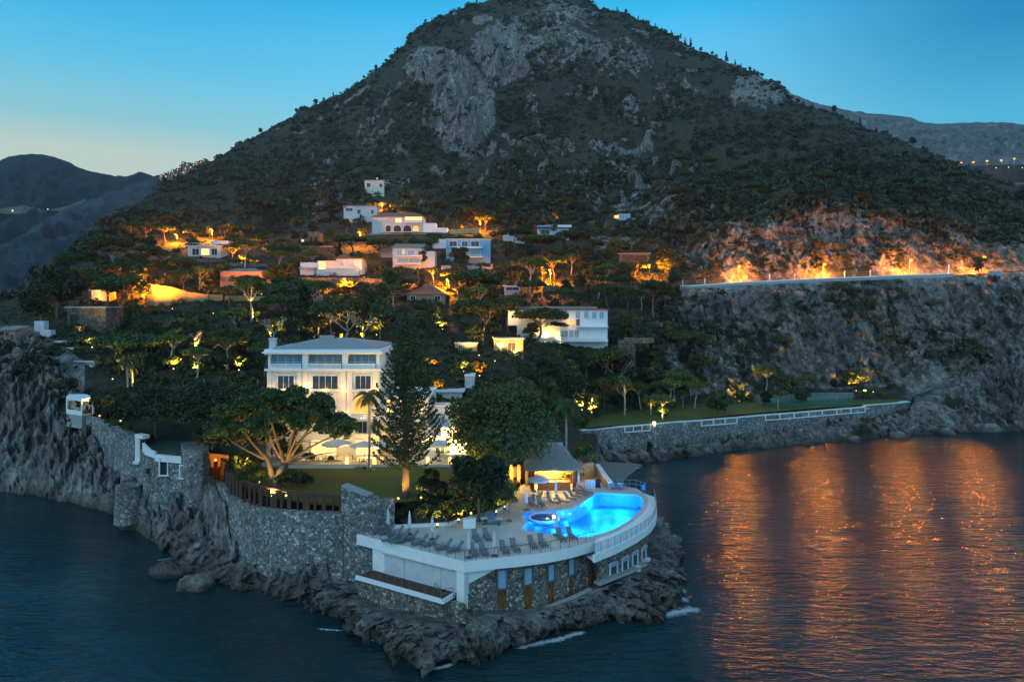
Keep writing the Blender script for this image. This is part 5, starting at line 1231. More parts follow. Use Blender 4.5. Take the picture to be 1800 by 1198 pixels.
# ------------------------------------------------------------------ generic hillside house
def house(name, label, cat, px0, px1, top, base, wall, roof='flat', rmat=None, depth=8, d=None, wins=(), name_w='window', over=.4, rh=1.1, group=None, ang=0.0, frame=None, sink=3):
    g = ground((px0 + px1) / 2, base); d = d or g.y; wall = M['offwhite'] if wall is M['white'] and name != 'long_white_house' else wall
    x0, x1 = U(px0, d), U(px1, d); zb, zt = Z(base, d), Z(top, d)
    t = thing(name, label, cat, ((x0 + x1) / 2, d, zb), group)
    MB().b2((x0, d, zb - sink), (x1, d + depth, zt)).build('walls', wall, t)
    if roof == 'hip': hip_roof(t, x0, x1, d, d + depth, zt + .003, rh, rmat or M['tile'], over)
    elif roof == 'shed':
        o = over; MB().add([(x0 - o, d - o, zt + .004), (x1 + o, d - o, zt + .004), (x1 + o, d + depth, zt + rh), (x0 - o, d + depth, zt + rh), (x0 - o, d - o, zt + .18), (x1 + o, d - o, zt + .18), (x1 + o, d + depth, zt + rh + .18), (x0 - o, d + depth, zt + rh + .18)],
                          [(3, 2, 1, 0), (4, 5, 6, 7), (0, 1, 5, 4), (1, 2, 6, 5), (2, 3, 7, 6), (3, 0, 4, 7)]).build('roof', rmat or M['tile'], t)
    else: MB().b2((x0 - over, d - over, zt + .004), (x1 + over, d + depth + over, zt + .25)).build('roof', rmat or M['pale'], t)
    for w in wins:
        a, b, c, e, mt = w[:5]; arch = len(w) > 5 and w[5]
        opening(t, (U((a + b) / 2, d), d - .004, Z((c + e) / 2, d)), (b - a) / F * d, (e - c) / F * d, 0, M[mt], frame or M['white'], arch=arch, mull=0 if arch else 1)
    t['_d'] = d
    return t, d
def hbox(t, d, px0, px1, top, base, name, mat, y0=-1.5, y1=-.004):
    return MB().b2((U(px0, d), d + y0, Z(base, d)), (U(px1, d), d + y1, Z(top, d))).build(name, mat, t)
KEEP = []                                               # rectangles of the photo kept free of nearer trees
def keep(a, b, c, e, d): KEEP.append((a, b, c, e, d))
h, d = house('hill_house', 'small cream flat-roofed house, highest on the slope', 'house', 641, 675, 317, 346, M['cream'], 'flat', M['tilepale'], 7, None, ((645, 651, 322, 329, 'dark'), (667, 672, 323, 329, 'dark')))
MB().box((U(663, d + 3), d + 3, Z(313, d)), (.8, .8, 1.6)).build('chimney', M['white'], h); hbox(h, d, 676, 685, 320.5, 322, 'canopy', M['greyw'], 0, 3); keep(640, 685, 312, 330, d)
h, d = house('hill_house', 'long pale blue-white house with thin tiled roof left of the orange lamp', 'house', 604, 663, 362, 390, M['pale'], 'shed', M['tilepale'], 8, None, ((608, 620, 366, 371, 'glass'), (628, 634, 368, 376, 'glass'), (652, 657, 369, 376, 'glass')))
keep(604, 640, 357, 378, d)
h, d = house('arcaded_villa', 'white villa with arches, hipped red roof and glowing windows', 'villa', 654, 744, 381, 408, M['white'], 'hip', M['tile'], 10, None,
             ((695, 706, 383.5, 391, 'win_lit'), (658, 684, 384, 386, 'pale'), (678, 687, 396, 407, 'dark', True), (692, 705, 396, 407, 'dark', True), (709, 723, 396, 407, 'dark', True), (726, 736, 397, 406, 'win_warm', True)), rh=2.4)
hbox(h, d, 712, 742, 380.5, 388, 'glowing_loggia_recess', M['win_lit'], -.05, -.006); hbox(h, d, 712, 742, 387, 392, 'loggia_parapet', M['white'], -1.2, -.05)  # recess panel glows by itself, imitating light inside the loggia
hbox(h, d, 744.2, 766, 392, 410, 'annex', M['white'], 0, 6); hbox(h, d, 766.2, 786, 400, 412, 'annex', M['white'], .5, 6); keep(654, 780, 374, 408, d)
MB().b2((U(648, d), d - 3.4, Z(420, d)), (U(750, d), d - 3.0, Z(411, d))).build('garden_wall', M['greyw'], h)
h, d = house('terraced_house', 'white two-storey house with tiled roof, blue doors and balcony', 'house', 690, 742, 436, 470, M['white'], 'shed', M['tilepale'], 8, None,
             ((698, 706, 439, 448, 'shutter'), (708, 711, 438, 447, 'win_warm'), (717, 728, 440, 448, 'shutter'), (698, 738, 454, 461, 'blueglass')), rh=1.9)
hbox(h, d, 694, 742, 449, 451, 'balcony', M['white']); hbox(h, d, 694, 742, 463, 464.5, 'balcony', M['white'], -2.2)
hbox(h, d, 668, 689.8, 441, 452, 'annex', M['pinkw'], 1, 7); MB().add([(U(666, d), d + .5, Z(440.8, d)), (U(689.6, d), d + .5, Z(440.8, d)), (U(689.6, d), d + 7.5, Z(430, d)), (U(668, d), d + 7.5, Z(430, d))], [(0, 1, 2, 3)]).build('annex_roof', M['tile'], h)
hbox(h, d, 742.2, 764, 441, 475, 'annex', M['pale'], 1, 7); keep(668, 764, 428, 466, d)
h, d = house('modern_house', 'low modern blue-white house with flat roof and stepped terraces', 'house', 784, 862, 421, 462, M['bluew'], 'flat', M['white'], 8, None,
             ((790, 803, 424, 433, 'glass'), (812, 822, 424, 433, 'glass'), (828, 842, 424, 433, 'glass'), (806, 844, 440, 448, 'blueglass')), over=.2)
hbox(h, d, 760, 784, 420, 436, 'annex', M['white'], 1, 6); hbox(h, d, 795, 848, 434, 437, 'balcony', M['white'], -2); hbox(h, d, 800, 850, 451, 453, 'balcony', M['white'], -2.5); keep(762, 862, 416, 455, d)
h, d = house('blue_terrace_house', 'red-roofed house with blue terrace front and one glowing window', 'house', 591, 636, 455, 484, M['pale'], 'shed', M['tile'], 8, None,
             ((598, 604, 461, 467, 'shutter'), (615, 622, 460, 468, 'shutter')), rh=1.6)
hbox(h, d, 560, 634, 474, 485, 'blue_front', M['bluew'], -2.4, -.01); hbox(h, d, 557, 590.8, 458, 484, 'annex', M['cream'], .2, 7)
opening(h, (U(566, d), d + .19, Z(466.5, d)), 2.3, 2.5, 0, M['win_lit'], M['white']); hbox(h, d, 527, 556.8, 461, 484, 'annex', M['pale'], .5, 6); hbox(h, d, 527, 557, 470, 472, 'balcony', M['turq'], -1, .4); keep(528, 636, 452, 484, d)
h, d = house('castle_house', 'dark stone house with crenellated turret and a small lit window', 'house', 541, 562, 410, 436, M['stonew'], 'flat', M['stonew'], 5, None, ((531 + 14, 531 + 18, 416, 424, 'dark'), (553, 558, 416, 424, 'dark')), over=.15, frame=M['stonew'])
for k in range(4): hbox(h, d, 542 + k * 5, 545 + k * 5, 407, 409.4, 'battlement', M['stonew'], .02, .5)
hbox(h, d, 526, 540.8, 418, 438, 'annex', M['stonew'], 1, 6); opening(h, (U(531, d), d + .99, Z(413.2 + 10, d)), .9, 1.2, 0, M['win_lit'], M['stonew']); hbox(h, d, 562.2, 590, 432, 446, 'annex', M['pinkw'], 1, 6); keep(527, 580, 405, 440, d)
h, d = house('pink_villa', 'old pink villa with low hipped roof and one arched window', 'villa', 387, 459, 478, 507, M['pinkw'], 'hip', M['tilepale'], 9, None, ((403, 413, 484, 495, 'dark', True), (436, 456, 483, 487, 'wood'), (397, 406, 500, 506, 'pale')), rh=1.3, frame=M['pinkw'])
keep(387, 459, 472, 498, d)
h, d = house('white_terrace_house', 'white house with long railed roof terrace on the left slope', 'house', 330, 388, 433, 452, M['white'], 'flat', M['white'], 7, None, ((338, 350, 437, 448, 'dark'), (354, 368, 437, 448, 'win_lit'), (372, 382, 437, 448, 'dark')), over=.5)
m = MB()
for k in range(18): m.box((U(326, d) + k * .72, d - .4, Z(429.5, d)), (.05, .05, 1.2))
m.box((U(326, d) + 6.2, d - .4, Z(427, d)), (12.6, .06, .06)); m.build('roof_rail', M['white'], h); hbox(h, d, 366, 396, 422, 428, 'upper_storey', M['pale'], 3, 8); keep(326, 392, 424, 450, d)
h, d = house('blue_canopy_house', 'hillside house with blue canopy and orange lit tiled roof', 'house', 946, 1000, 401, 420, M['pale'], 'hip', M['tile'], 8, None, ((950, 966, 404, 412, 'glass'), (981, 992, 404, 412, 'blueglass')), rh=2.0)
hbox(h, d, 944, 968, 397, 400.2, 'canopy', M['bluew'], -3, -.5); hbox(h, d, 980, 1004, 396, 400, 'terrace', M['white'], -2, -.5); hbox(h, d, 981, 993, 405, 417, 'annex', M['turq'], -1.2, -.02); keep(944, 1000, 386, 412, d)
h, d = house('half_hidden_house', 'tall white house half hidden by pines with orange lit side', 'house', 884, 908, 404, 424, M['white'], 'shed', M['tilepale'], 7, None, ((895, 904, 408, 415, 'glass'),)); hbox(h, d, 897, 922, 424, 446, 'garden_wall', M['pale'], -3, -2.6); keep(882, 910, 402, 422, d)
h, d = house('glass_cabin', 'tiny pale blue glazed cabin alone on the rocky slope', 'cabin', 1088, 1108, 377, 387, M['cream'], 'flat', M['white'], 5, None, ((1091, 1097, 378.5, 386, 'turq'), (1098.5, 1106, 378.5, 386, 'turq')), over=.25)
hbox(h, d, 1109, 1130, 384, 385.5, 'deck', M['greyw'], -.5, 4); hbox(h, d, 1081, 1087.6, 378, 386, 'glowing_porch', M['win_lit'], 1, 3); hbox(h, d, 1127, 1128, 385.5, 393, 'post', M['greyw'], 0, .3); hbox(h, d, 1090, 1107, 387.2, 397, 'foundation', M['greyw'], 0, 4); keep(1080, 1130, 374, 390, d)  # porch block glows by itself, imitating lamplight within
h, d = house('long_white_house', 'long white two-storey house with flat tiled roof and blue shutters', 'house', 909, 1068, 545, 600, M['white'], 'flat', M['tile'], 12, 182, tuple((a, a + 7, 548, 559, 'shutter') for a in (975, 993, 1012, 1027, 1041, 1054)) + ((1001, 1011, 562, 570, 'win_warm'), (1013, 1019, 561, 572, 'dark'), (1001, 1007, 580, 592, 'shutter'), (1010, 1017, 580, 592, 'shutter'), (985, 998, 581, 592, 'blueglass')), over=.35)
hbox(h, d, 893, 908.8, 538, 572, 'side_wing', M['white'], 1, 9); MB().b2((U(905, d + 3), d + 3, Z(545, d) + .26), (U(1050, d + 3), d + 9, Z(539, d))).build('upper_roof', M['tilepale'], h)
hbox(h, d, 1012, 1068, 573, 575, 'balcony', M['white'], -1.6); hbox(h, d, 985, 1066, 594.5, 599, 'terrace', M['white'], -3.2, -.01)
glow((U(1000, d), d - 1.6, Z(566, d)), 130, (1.0, .5, .2), h); glow((U(900, d), d - .8, Z(560, d)), 90, (1.0, .55, .25), h); keep(980, 1068, 536, 594, d); keep(893, 912, 536, 566, d)
h, d = house('white_pool_house', 'small white open-fronted terrace pavilion among the trees', 'pavilion', 886, 915, 503, 518, M['bluew'], 'flat', M['white'], 5, None, ((889, 912, 505, 510, 'dark'),)); keep(886, 912, 500, 515, d)
h, d = house('tiled_roof_house', 'low house showing a broad orange lit tiled roof', 'house', 716, 782, 518, 530, M['pinkw'], 'hip', M['tile'], 14, None, ((722, 730, 520, 527, 'dark'), (764, 774, 520, 527, 'dark')), rh=3.2); keep(716, 770, 500, 524, d)
h, d = house('garage', 'dark open garage in a stone retaining wall on the slope', 'garage', 1088, 1142, 446, 462, M['stonew'], 'flat', M['greyw'], 4, None, ((1094, 1137, 449, 458, 'dark'),), frame=M['stonew']); keep(1090, 1140, 444, 456, d)
h, d = house('stone_house', 'rough stone house on the left slope with one dark doorway', 'house', 118, 186, 541, 575, M['stonew'], 'flat', M['greyw'], 6, None, ((124, 137, 553, 580, 'dark'),), frame=M['stonew']); keep(118, 180, 540, 566, d)
h, d = house('lit_shelter', 'open shelter glowing orange beside the dark round trees', 'shelter', 160, 190, 511, 530, M['tan'], 'flat', M['greyw'], 4, None, ((163, 187, 512, 528, 'tan'),)); glow((U(174, d), d - 1.6, Z(516, d)), 320, (1.0, .5, .12), h); glow((U(176, d), d - 1.0, Z(524, d)), 180, (1.0, .6, .2), h); keep(160, 190, 508, 530, d)
h, d = house('cliff_cottage', 'tiny pink cottage on the clifftop at the left edge', 'cottage', 7, 27, 580, 600, M['pinkw'], 'shed', M['tilepale'], 4, None, ((10, 15, 583, 590, 'dark'), (19, 24, 588, 596, 'dark')), frame=M['pinkw'], rh=.6); keep(6, 28, 578, 598, d)
h, d = house('garden_pavilion', 'golden lit garden pavilion with dark doorway on the stepped path', 'pavilion', 868, 920, 596, 622, M['tan'], 'flat', M['cream'], 4, None, ((893, 906, 602, 620, 'wood'), (874, 882, 603, 618, 'tan')), over=.3); keep(868, 920, 590, 618, d)
h, d = house('garden_store', 'low lit garden wall building left of the golden pavilion', 'garden building', 800, 838, 604, 618, M['tan'], 'flat', M['cream'], 3, None, ((806, 812, 606, 614, 'dark'),), over=.2); keep(800, 838, 601, 615, d)
h, d = house('white_kiosk', 'small plain white building above the round oak', 'building', 817, 834, 661, 682, M['white'], 'flat', M['white'], 4, None, ((822, 828, 668, 679, 'pale'),), over=.1); keep(816, 836, 658, 680, d)
h, d = house('garden_annex', 'low flat white annex with wooden screen right of the villa', 'building', 756, 812, 689, 700, M['cream'], 'flat', M['canvas'], 5, None, ((762, 772, 691, 698, 'dark'),), over=.4); keep(756, 806, 684, 696, d)

# ------------------------------------------------------------------ walls on the slope
def slope_wall(name, label, pts, mat, th=.6, cap=None):
    """pts: (px, top row, base row) standing on the slope"""
    q = []
    for a, b, c in pts:
        g = ground(a, c); q.append((U(a, g.y), g.y, Z(c, g.y) - 1.5, Z(b, g.y)))
    x, y, z = q[len(q) // 2][:3]; t = thing(name, label, 'wall', (x, y, z + 1.5)); MB().strip(q, th).build('masonry', mat, t)
    if cap: MB().strip([(p[0], p[1], p[3] + .003, p[3] + .22) for p in q], th + .15).build('coping', cap, t)
    return t, q
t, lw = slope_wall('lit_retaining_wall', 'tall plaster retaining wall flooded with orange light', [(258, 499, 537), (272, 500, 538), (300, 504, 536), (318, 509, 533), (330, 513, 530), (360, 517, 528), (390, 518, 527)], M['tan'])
keep(266, 385, 500, 533, lw[3][1])
slope_wall('garden_wall', 'long stone terrace wall above the villa garden', [(640, 488, 502), (690, 492, 504), (730, 494, 505)], M['stonew'])
slope_wall('garden_wall', 'dark pink terrace wall under the street lamp', [(555, 520, 530), (600, 521, 531), (640, 521, 531)], M['pinkw'])
slope_wall('terrace_wall', 'stone terrace wall below the glowing shelter', [(118, 536, 548), (150, 537, 548), (185, 538, 548)], M['stonew'])
slope_wall('terrace_wall', 'stone terrace wall glowing behind the garden trees', [(395, 520, 531), (430, 520, 531), (468, 521, 531)], M['tan'])
slope_wall('terrace_wall', 'low stone wall by the lamp among the middle pines', [(955, 502, 512), (1000, 502, 512), (1040, 503, 512)], M['stonew'])
slope_wall('terrace_wall', 'pale stone wall at the start of the coast road', [(1085, 500, 512), (1130, 503, 513), (1185, 505, 514)], M['stonew'])
slope_wall('garden_wall', 'dry stone wall below the railed white terrace house', [(322, 455, 461), (360, 454, 461), (400, 456, 462)], M['stonew'])
slope_wall('garden_wall', 'dry stone wall under the blue terrace house', [(530, 487, 497), (585, 488, 498), (640, 488, 497)], M['stonew'])
slope_wall('garden_wall', 'pale wall below the modern blue-white house', [(776, 466, 474), (820, 466, 474), (866, 464, 472)], M['greyw'])
slope_wall('garden_wall', 'orange lit wall beside the modern house lamp', [(790, 403, 411), (815, 402, 411), (842, 401, 410)], M['tan'])
slope_wall('garden_wall', 'rough wall climbing left of the glass cabin', [(1052, 396, 402), (1075, 390, 397), (1090, 388, 395)], M['stonew'])
slope_wall('garden_wall', 'low dark wall above the pink villa', [(395, 462, 468), (430, 461, 468), (470, 463, 469)], M['stonew'])
# crenellated white stairs on the cliff edge
t = thing('cliff_stairs', 'stepped pale blue-white wall of the cliff stairs', 'stairs', P(95, 615, 145))
for a, b, c, e, dd_ in ((60, 77, 564, 590, 150), (70, 89, 580, 606, 148), (84, 111, 599, 618, 146), (108, 131, 611, 628, 144)):
    MB().b2((U(a, dd_), dd_, Z(e, dd_) - 2), (U(b, dd_), dd_ + 1.6, Z(c, dd_))).build('parapet', M['pale'], t)
t = thing('cliff_terrace', 'small railed terrace at the cliff edge below the white stairs', 'terrace', P(150, 640, 139)); MB().b2((U(130, 138), 138, Z(650, 138) - 2), (U(166, 138), 143, Z(636, 138))).build('floor', M['greyw'], t)
MB().b2((U(130, 138), 137.7, Z(636, 138) + .004), (U(166, 138), 137.9, Z(633.5, 138))).build('parapet', M['pale'], t); MB().b2((U(158, 137.6), 137.4, Z(658, 138)), (U(163, 137.6), 137.69, Z(641, 138))).build('pier', M['pale'], t)
# gazebo
GZ = thing('gazebo', 'white open gazebo with flat roof at the cliff top', 'gazebo', P(142, 728, 120)); gz0 = Z(728, 120)
gx0, gx1, gxm = U(118, 121), U(166, 121), U(144, 118.6)
gp = [(gx0, 121), (gxm, 118.6), (gx1, 120.6), (U(150, 124), 124), (U(122, 124), 124)]
MB().prism(gp, gz0 - 2.2, gz0).build('floor', M['greyw'], GZ)
MB().prism([(x + (x - U(142, 121)) * .07, y + (y - 121) * .1) for x, y in gp], Z(703, 120), Z(698.5, 120)).build('roof', M['white'], GZ)
for x, y in gp: MB().box((x, y, (gz0 + Z(703, 120)) / 2), (.22, .22, Z(703, 120) - gz0 - .01)).build('post', M['white'], GZ)
MB().strip([(gx0, 120.9, gz0 + .004, gz0 + .75), (gxm, 118.5, gz0 + .004, gz0 + .75)], .2).build('parapet', M['white'], GZ)
MB().strip([(U(122, 123.9), 123.9, gz0 + .004, Z(703, 120) - .01), (U(150, 123.9), 123.9, gz0 + .004, Z(703, 120) - .01), (gx1 - .1, 121, gz0 + .004, Z(703, 120) - .01)], .12).build('back_wall', M['cream'], GZ)
glow((U(150, 121), 121, Z(706, 120)), 28, WARM, GZ, .1)

# ------------------------------------------------------------------ the sea wall of the right-hand garden
rwp = [(1022, 143, 757), (1040, 146, 756), (1085, 147.6, 751.5), (1130, 149, 748), (1180, 152, 743), (1240, 156.5, 739), (1290, 160, 735), (1345, 164, 730), (1400, 168, 726), (1460, 172, 721), (1520, 176, 716), (1522, 176.1, 713), (1560, 179, 710), (1598, 181.6, 706.5), (1601, 183.5, 706.5), (1603, 190, 706.5)]
t = wall_thing('sea_wall', 'long rubble stone sea wall with pale coping around the bay', 'wall', M['stone'], [(U(a, d_), d_, -.5, Z(b, d_)) for a, d_, b in rwp], .9, (.2, M['white']))
WALLTOP = rwp
def bench_rail(a, b, label):
    q = [r_ for r_ in rwp if a <= r_[0] <= b]; t = thing('wall_railing', label, 'railing', (U(a, 150), 150, 6.5))
    def at(px): d_ = np.interp(px, [r_[0] for r_ in rwp], [r_[1] for r_ in rwp]); py = np.interp(px, [r_[0] for r_ in rwp], [r_[2] for r_ in rwp]); return U(px, d_), d_ - .25, Z(py, d_)
    n = max(3, int((b - a) / 22)); g = [at(a + (b - a) * k / n) for k in range(n + 1)]
    MB().strip([(x, y - .04, z - 1.15, z - .95) for x, y, z in g], .2).build('lower_band', M['white'], t)
    for x, y, z in g: MB().box((x, y, z - .45), (.2, .2, 1.0)).build('post', M['white'], t)
bench_rail(1098, 1143, 'white ladder-like band on the sea wall left of the wall lamp'); bench_rail(1232, 1295, 'white ladder-like band in the middle of the sea wall'); bench_rail(1345, 1520, 'long white ladder-like band below the fenced court')
t = thing('wall_lantern', 'glowing square white lantern on top of the sea wall', 'lantern', P(1150, 748, 150)); p = P(1150, 746, 150.4)
MB().box((p.x, p.y, p.z - .25), (.5, .5, .3)).build('plinth', M['white'], t); MB().box((p.x, p.y, p.z + .28), (.55, .55, .7)).build('lamp_box', M['bulb_white'], t); glow((p.x, p.y - .6, p.z + .3), 25, WARM, t)
# fenced court
t = thing('tennis_fence', 'tall pale mesh fence around the green court', 'fence', P(1420, 712, 178))
fc = [(1325, 181, 715, 694), (1345, 176, 716, 694.5), (1420, 178.5, 714.5, 695), (1490, 182, 712, 692), (1500, 186, 708, 690), (1360, 187, 706, 692), (1325, 181, 715, 694)]
def mat_mesh():
    m, nt, out = mat_new('wire_mesh'); b = nd(nt, 'ShaderNodeBsdfDiffuse', {'Color': (.25, .33, .30, 1)}); tr = nd(nt, 'ShaderNodeBsdfTransparent'); mx = nd(nt, 'ShaderNodeMixShader', {0: .22}); nt.links.new(tr.outputs[0], mx.inputs[1]); nt.links.new(b.outputs[0], mx.inputs[2]); nt.links.new(mx.outputs[0], out.inputs[0]); return m
M['mesh'] = mat_mesh()
MB().strip([(U(a, d_), d_, Z(b, d_), Z(c, d_)) for a, d_, b, c in fc], .02).build('wire_mesh', M['mesh'], t)
for i in range(len(fc) - 1):
    n = 7 if fc[i + 1][0] - fc[i][0] > 50 else 2
    if fc[i + 1][0] < fc[i][0] - 50: n = 10
    for k in range(n):
        q = [fc[i][j] + (fc[i + 1][j] - fc[i][j]) * k / n for j in range(4)]; b = P(q[0], q[2], q[1]); MB().tube([b, P(q[0], q[3], q[1])], .06, 5).build('post', M['steel'], t)
MB().tube([P(a, c, d_) for a, d_, b, c in fc], .045, 5).build('top_rail', M['steel'], t)
court = sheet('court_floor', [(U(a, d_), d_) for a, d_, b, c in fc[1:-1]] , 7.0, M['greenfelt']); tag(court, kind='structure')
MB_ = MB().b2((U(1345, 175), 175, 5.8), (U(1492, 176), 176.4, 6.98)).build('court_edge', M['greenfelt']); tag(MB_, kind='structure')

# ------------------------------------------------------------------ coast road on the right
RDZ = [(p_, float(np.interp(p_, gpx, full[:, 7, 0])), float(np.interp(p_, gpx, full[:, 8, 0])), float(np.interp(p_, gpx, full[:, 7, 1]))) for p_ in range(1195, 1900, 15)]
m = MB(); vs = []; fs = []
for i, (p_, a, b, z) in enumerate(RDZ): vs += [(U(p_, a + .3), a + .3, z + .25), (U(p_, b + .5), b + .5, z + .25)]
for i in range(len(RDZ) - 1): fs.append((2 * i, 2 * i + 1, 2 * i + 3, 2 * i + 2))
tag(m.add(vs, fs).build('coast_road', M['asphalt']), kind='structure')
RW = thing('road_wall', 'pale concrete retaining wall with white kerb along the coast road', 'wall', P(1430, 500, 222))
sel = [r_ for r_ in RDZ if r_[0] <= 1675]
def drop(p_): return float(np.interp(p_, [1195, 1240, 1270, 1300, 1340, 1420, 1520, 1600, 1640, 1675], [2.2, 2.8, 3.5, 4.5, 2.2, 1.6, 2.2, 3.0, 4.2, 4.0]))
MB().strip([(U(p_, a - .35), a - .35, z - drop(p_) - 2.0, z + .5) for p_, a, b, z in sel], .6).build('masonry', M['greyw'], RW)
MB().strip([(U(p_, a - .4), a - .4, z + .504, z + .85) for p_, a, b, z in sel], .7).build('coping', M['white'], RW)
for px in (1200, 1239, 1277, 1314, 1353, 1397, 1441, 1485, 1530, 1614, 1668):
    a, z = np.interp(px, [r_[0] for r_ in RDZ], [r_[1] for r_ in RDZ]), np.interp(px, [r_[0] for r_ in RDZ], [r_[3] for r_ in RDZ]); MB().box((U(px, a - .2), a - .2, z + .85 + (.95 if px < 1660 else 1.4)), (.28, .28, 1.88 if px < 1660 else 2.8)).build('post', M['white'], RW)
m = MB()
for px0, px1 in ((1200, 1668),):
    for zz in (1.5, 2.2): m.tube([(U(p_, a - .2), a - .2, z + zz) for p_, a, b, z in sel], .025, 4)
m.build('guard_rail', M['steel'], RW)
t = thing('blue_hoarding', 'small pale blue hoarding at the right end of the road wall', 'hoarding', P(1745, 478, 224)); MB().b2((U(1738, 223.4), 223.4, Z(482, 223.4) - .5), (U(1762, 223.4), 223.6, Z(476, 223.4))).build('panel', M['bluew'], t)
for a in (1740, 1750, 1760): MB().box((U(a, 223.3), 223.3, Z(480, 223.4)), (.1, .1, 1.8)).build('post', M['steel'], t)
# cave mouth arch of masonry below the villa path
t = thing('stone_arch', 'ruined pale stone arch against the dark gully', 'arch', P(1110, 640, 172))
MB().b2((U(1088, 178), 178, 13), (U(1117, 178), 180, Z(598, 178))).build('pier', M['stonew'], t); MB().box(P(1122, 598, 178.5), (7.5, 1.6, 1.3), .1).build('lintel', M['stonew'], t)
# village on the far saddle
vg = [(282, 311, 5, 3), (289, 308, 5, 4), (297, 306, 5, 4), (304, 303, 6, 5), (311, 301, 5, 5), (318, 296, 6, 6), (325, 298, 5, 4), (331, 292, 7, 6), (339, 292, 6, 5), (346, 289, 6, 5), (352, 287, 5, 5), (359, 284, 6, 5), (321, 288, 4, 4), (310, 309, 4, 3)]
for k, (a, b, w, hh) in enumerate(vg):
    d_ = 1150; x0, x1 = U(a - w / 2, d_), U(a + w / 2, d_); zb = Z(b, d_)
    t = thing('village_house', f'tiny far village house on the saddle, {["lowest", "second lowest", "third lowest", "fourth", "fifth", "sixth", "seventh", "eighth", "ninth", "tenth", "second highest", "highest", "topmost left", "lower right"][k]} in the lit cluster', 'house', ((x0 + x1) / 2, d_, zb), 'far village houses')
    MB().b2((x0, d_, zb - 14), (x1, d_ + 8, zb + hh / F * d_)).build('walls', M['stonew'] if k % 3 else M['pinkw'], t); hip_roof(t, x0, x1, d_, d_ + 8, zb + hh / F * d_ + .01, 1.2, M['tilepale'], .3)
    for q in range(2):
        MB().box((x0 + (x1 - x0) * (.3 + .4 * q), d_ - .06, zb + hh / F * d_ * .45), (1.3, .1, 1.5)).build('window', M['win_lit'] if (k + q) % 2 else M['dark'], t)
for a, b, e in ((292, 310, 500), (335, 294, 200), (352, 291, 200), (322, 303, 300)): 
    t = thing('village_lamp', f'bright lamp in the far village {"at its lower end" if a == 292 else "in its middle" if a == 322 else "near its top" if a == 352 else "below its upper houses"}', 'lamp', P(a, b, 1146)); p = P(a, b, 1146)
    MB().lathe(p[:], [(.3, -.6), (.95, 0), (.3, .6)], 8).build('bulb', M['bulb_gold'], t); MB().tube([p - Vector((0, 0, 8)), p - Vector((0, 0, .6))], .15, 5).build('pole', M['metal'], t); glow(p + Vector((0, -2, -1)), e, (1, .7, .4), t, .5)
# ================================================================== TREES
def lobes_leaves(lobes, n, size, seed, flat=.9, low=-.35):
    r = np.random.default_rng(seed); lb = np.array(lobes, float); vol = (lb[:, 3] * lb[:, 4]) ** .9; vol /= vol.sum()
    k = r.choice(len(lb), size=n, p=vol); u = r.normal(size=(n, 3)); u /= np.linalg.norm(u, axis=1, keepdims=True)
    u[:, 2] = np.where(u[:, 2] < low, -u[:, 2], u[:, 2])
    rad = (r.random(n) ** .33)[:, None]; R_ = np.stack([lb[k, 3], lb[k, 3], lb[k, 4]], 1)
    gap = 1 + .28 * fbm(lb[k, :3] * .4 + u * 1.6, 3)[:, None]
    c = lb[k, :3] + u * rad * R_ * gap
    return leafquads(c, u * np.array([.7, .7, 1.2]), size * r.uniform(.6, 1.35, n), r, flat)
def tree_obj(name, label, cat, loc, trunk_mb, bark, leaves, lmat, group=None):
    t = thing(name, label, cat, loc, group, world=False); ch = []
    ch.append((trunk_mb.build('trunk', bark, t, True), []))
    if leaves is not None: ch.append((quads_obj('crown', leaves, lmat, t), []))
    return t, ch
def limb(m, a, b, r0, r1, bow, r, n=5, seg=4):
    a, b = Vector(a), Vector(b); pts = []; rs = []
    side = Vector((r.normal(), r.normal(), abs(r.normal()) * .6)) * bow * (b - a).length
    for k in range(seg + 1):
        t = k / seg; pts.append(a.lerp(b, t) + side * math.sin(t * math.pi) * .5); rs.append(r0 + (r1 - r0) * t)
    m.tube(pts, rs, n); return pts
def umbrella(seed, H=10.0, Wd=9.5, n=4600, leaf_s=.30, limbs=6, crown=.42, lean=.6, lobn=22):
    r = np.random.default_rng(seed); m = MB(); fork = Vector((r.normal() * lean, r.normal() * lean, H * r.uniform(.42, .55)))
    limb(m, (0, 0, -.6), fork, H * .028, H * .019, .10, r, 7, 5); lobes = []
    for k in range(limbs):
        w = 2 * math.pi * (k + r.uniform(-.3, .3)) / limbs; q = Wd / 2 * r.uniform(.42, .72)
        e = (fork.x + q * math.cos(w), fork.y + q * math.sin(w), H * r.uniform(.74, .84)); p = limb(m, fork, e, H * .015, H * .004, .16, r)
        limb(m, p[2], (e[0] * 1.25, e[1] * 1.25, e[2] - .05 * H), H * .008, H * .002, .2, r, 4, 3)
    limb(m, fork, (fork.x, fork.y, H * .86), H * .014, H * .004, .1, r)
    for k in range(lobn):
        w = r.uniform(0, 2 * math.pi); q = math.sqrt(r.random()) * Wd * .40; z = H * (1 - crown * .45) - (q / (Wd / 2)) ** 2 * H * crown * .42
        s = Wd * r.uniform(.13, .21); lobes.append((fork.x + q * math.cos(w), fork.y + q * math.sin(w), z + r.normal() * .15, s, s * r.uniform(.6, .85)))
    return m, lobes_leaves(lobes, n, leaf_s, seed)
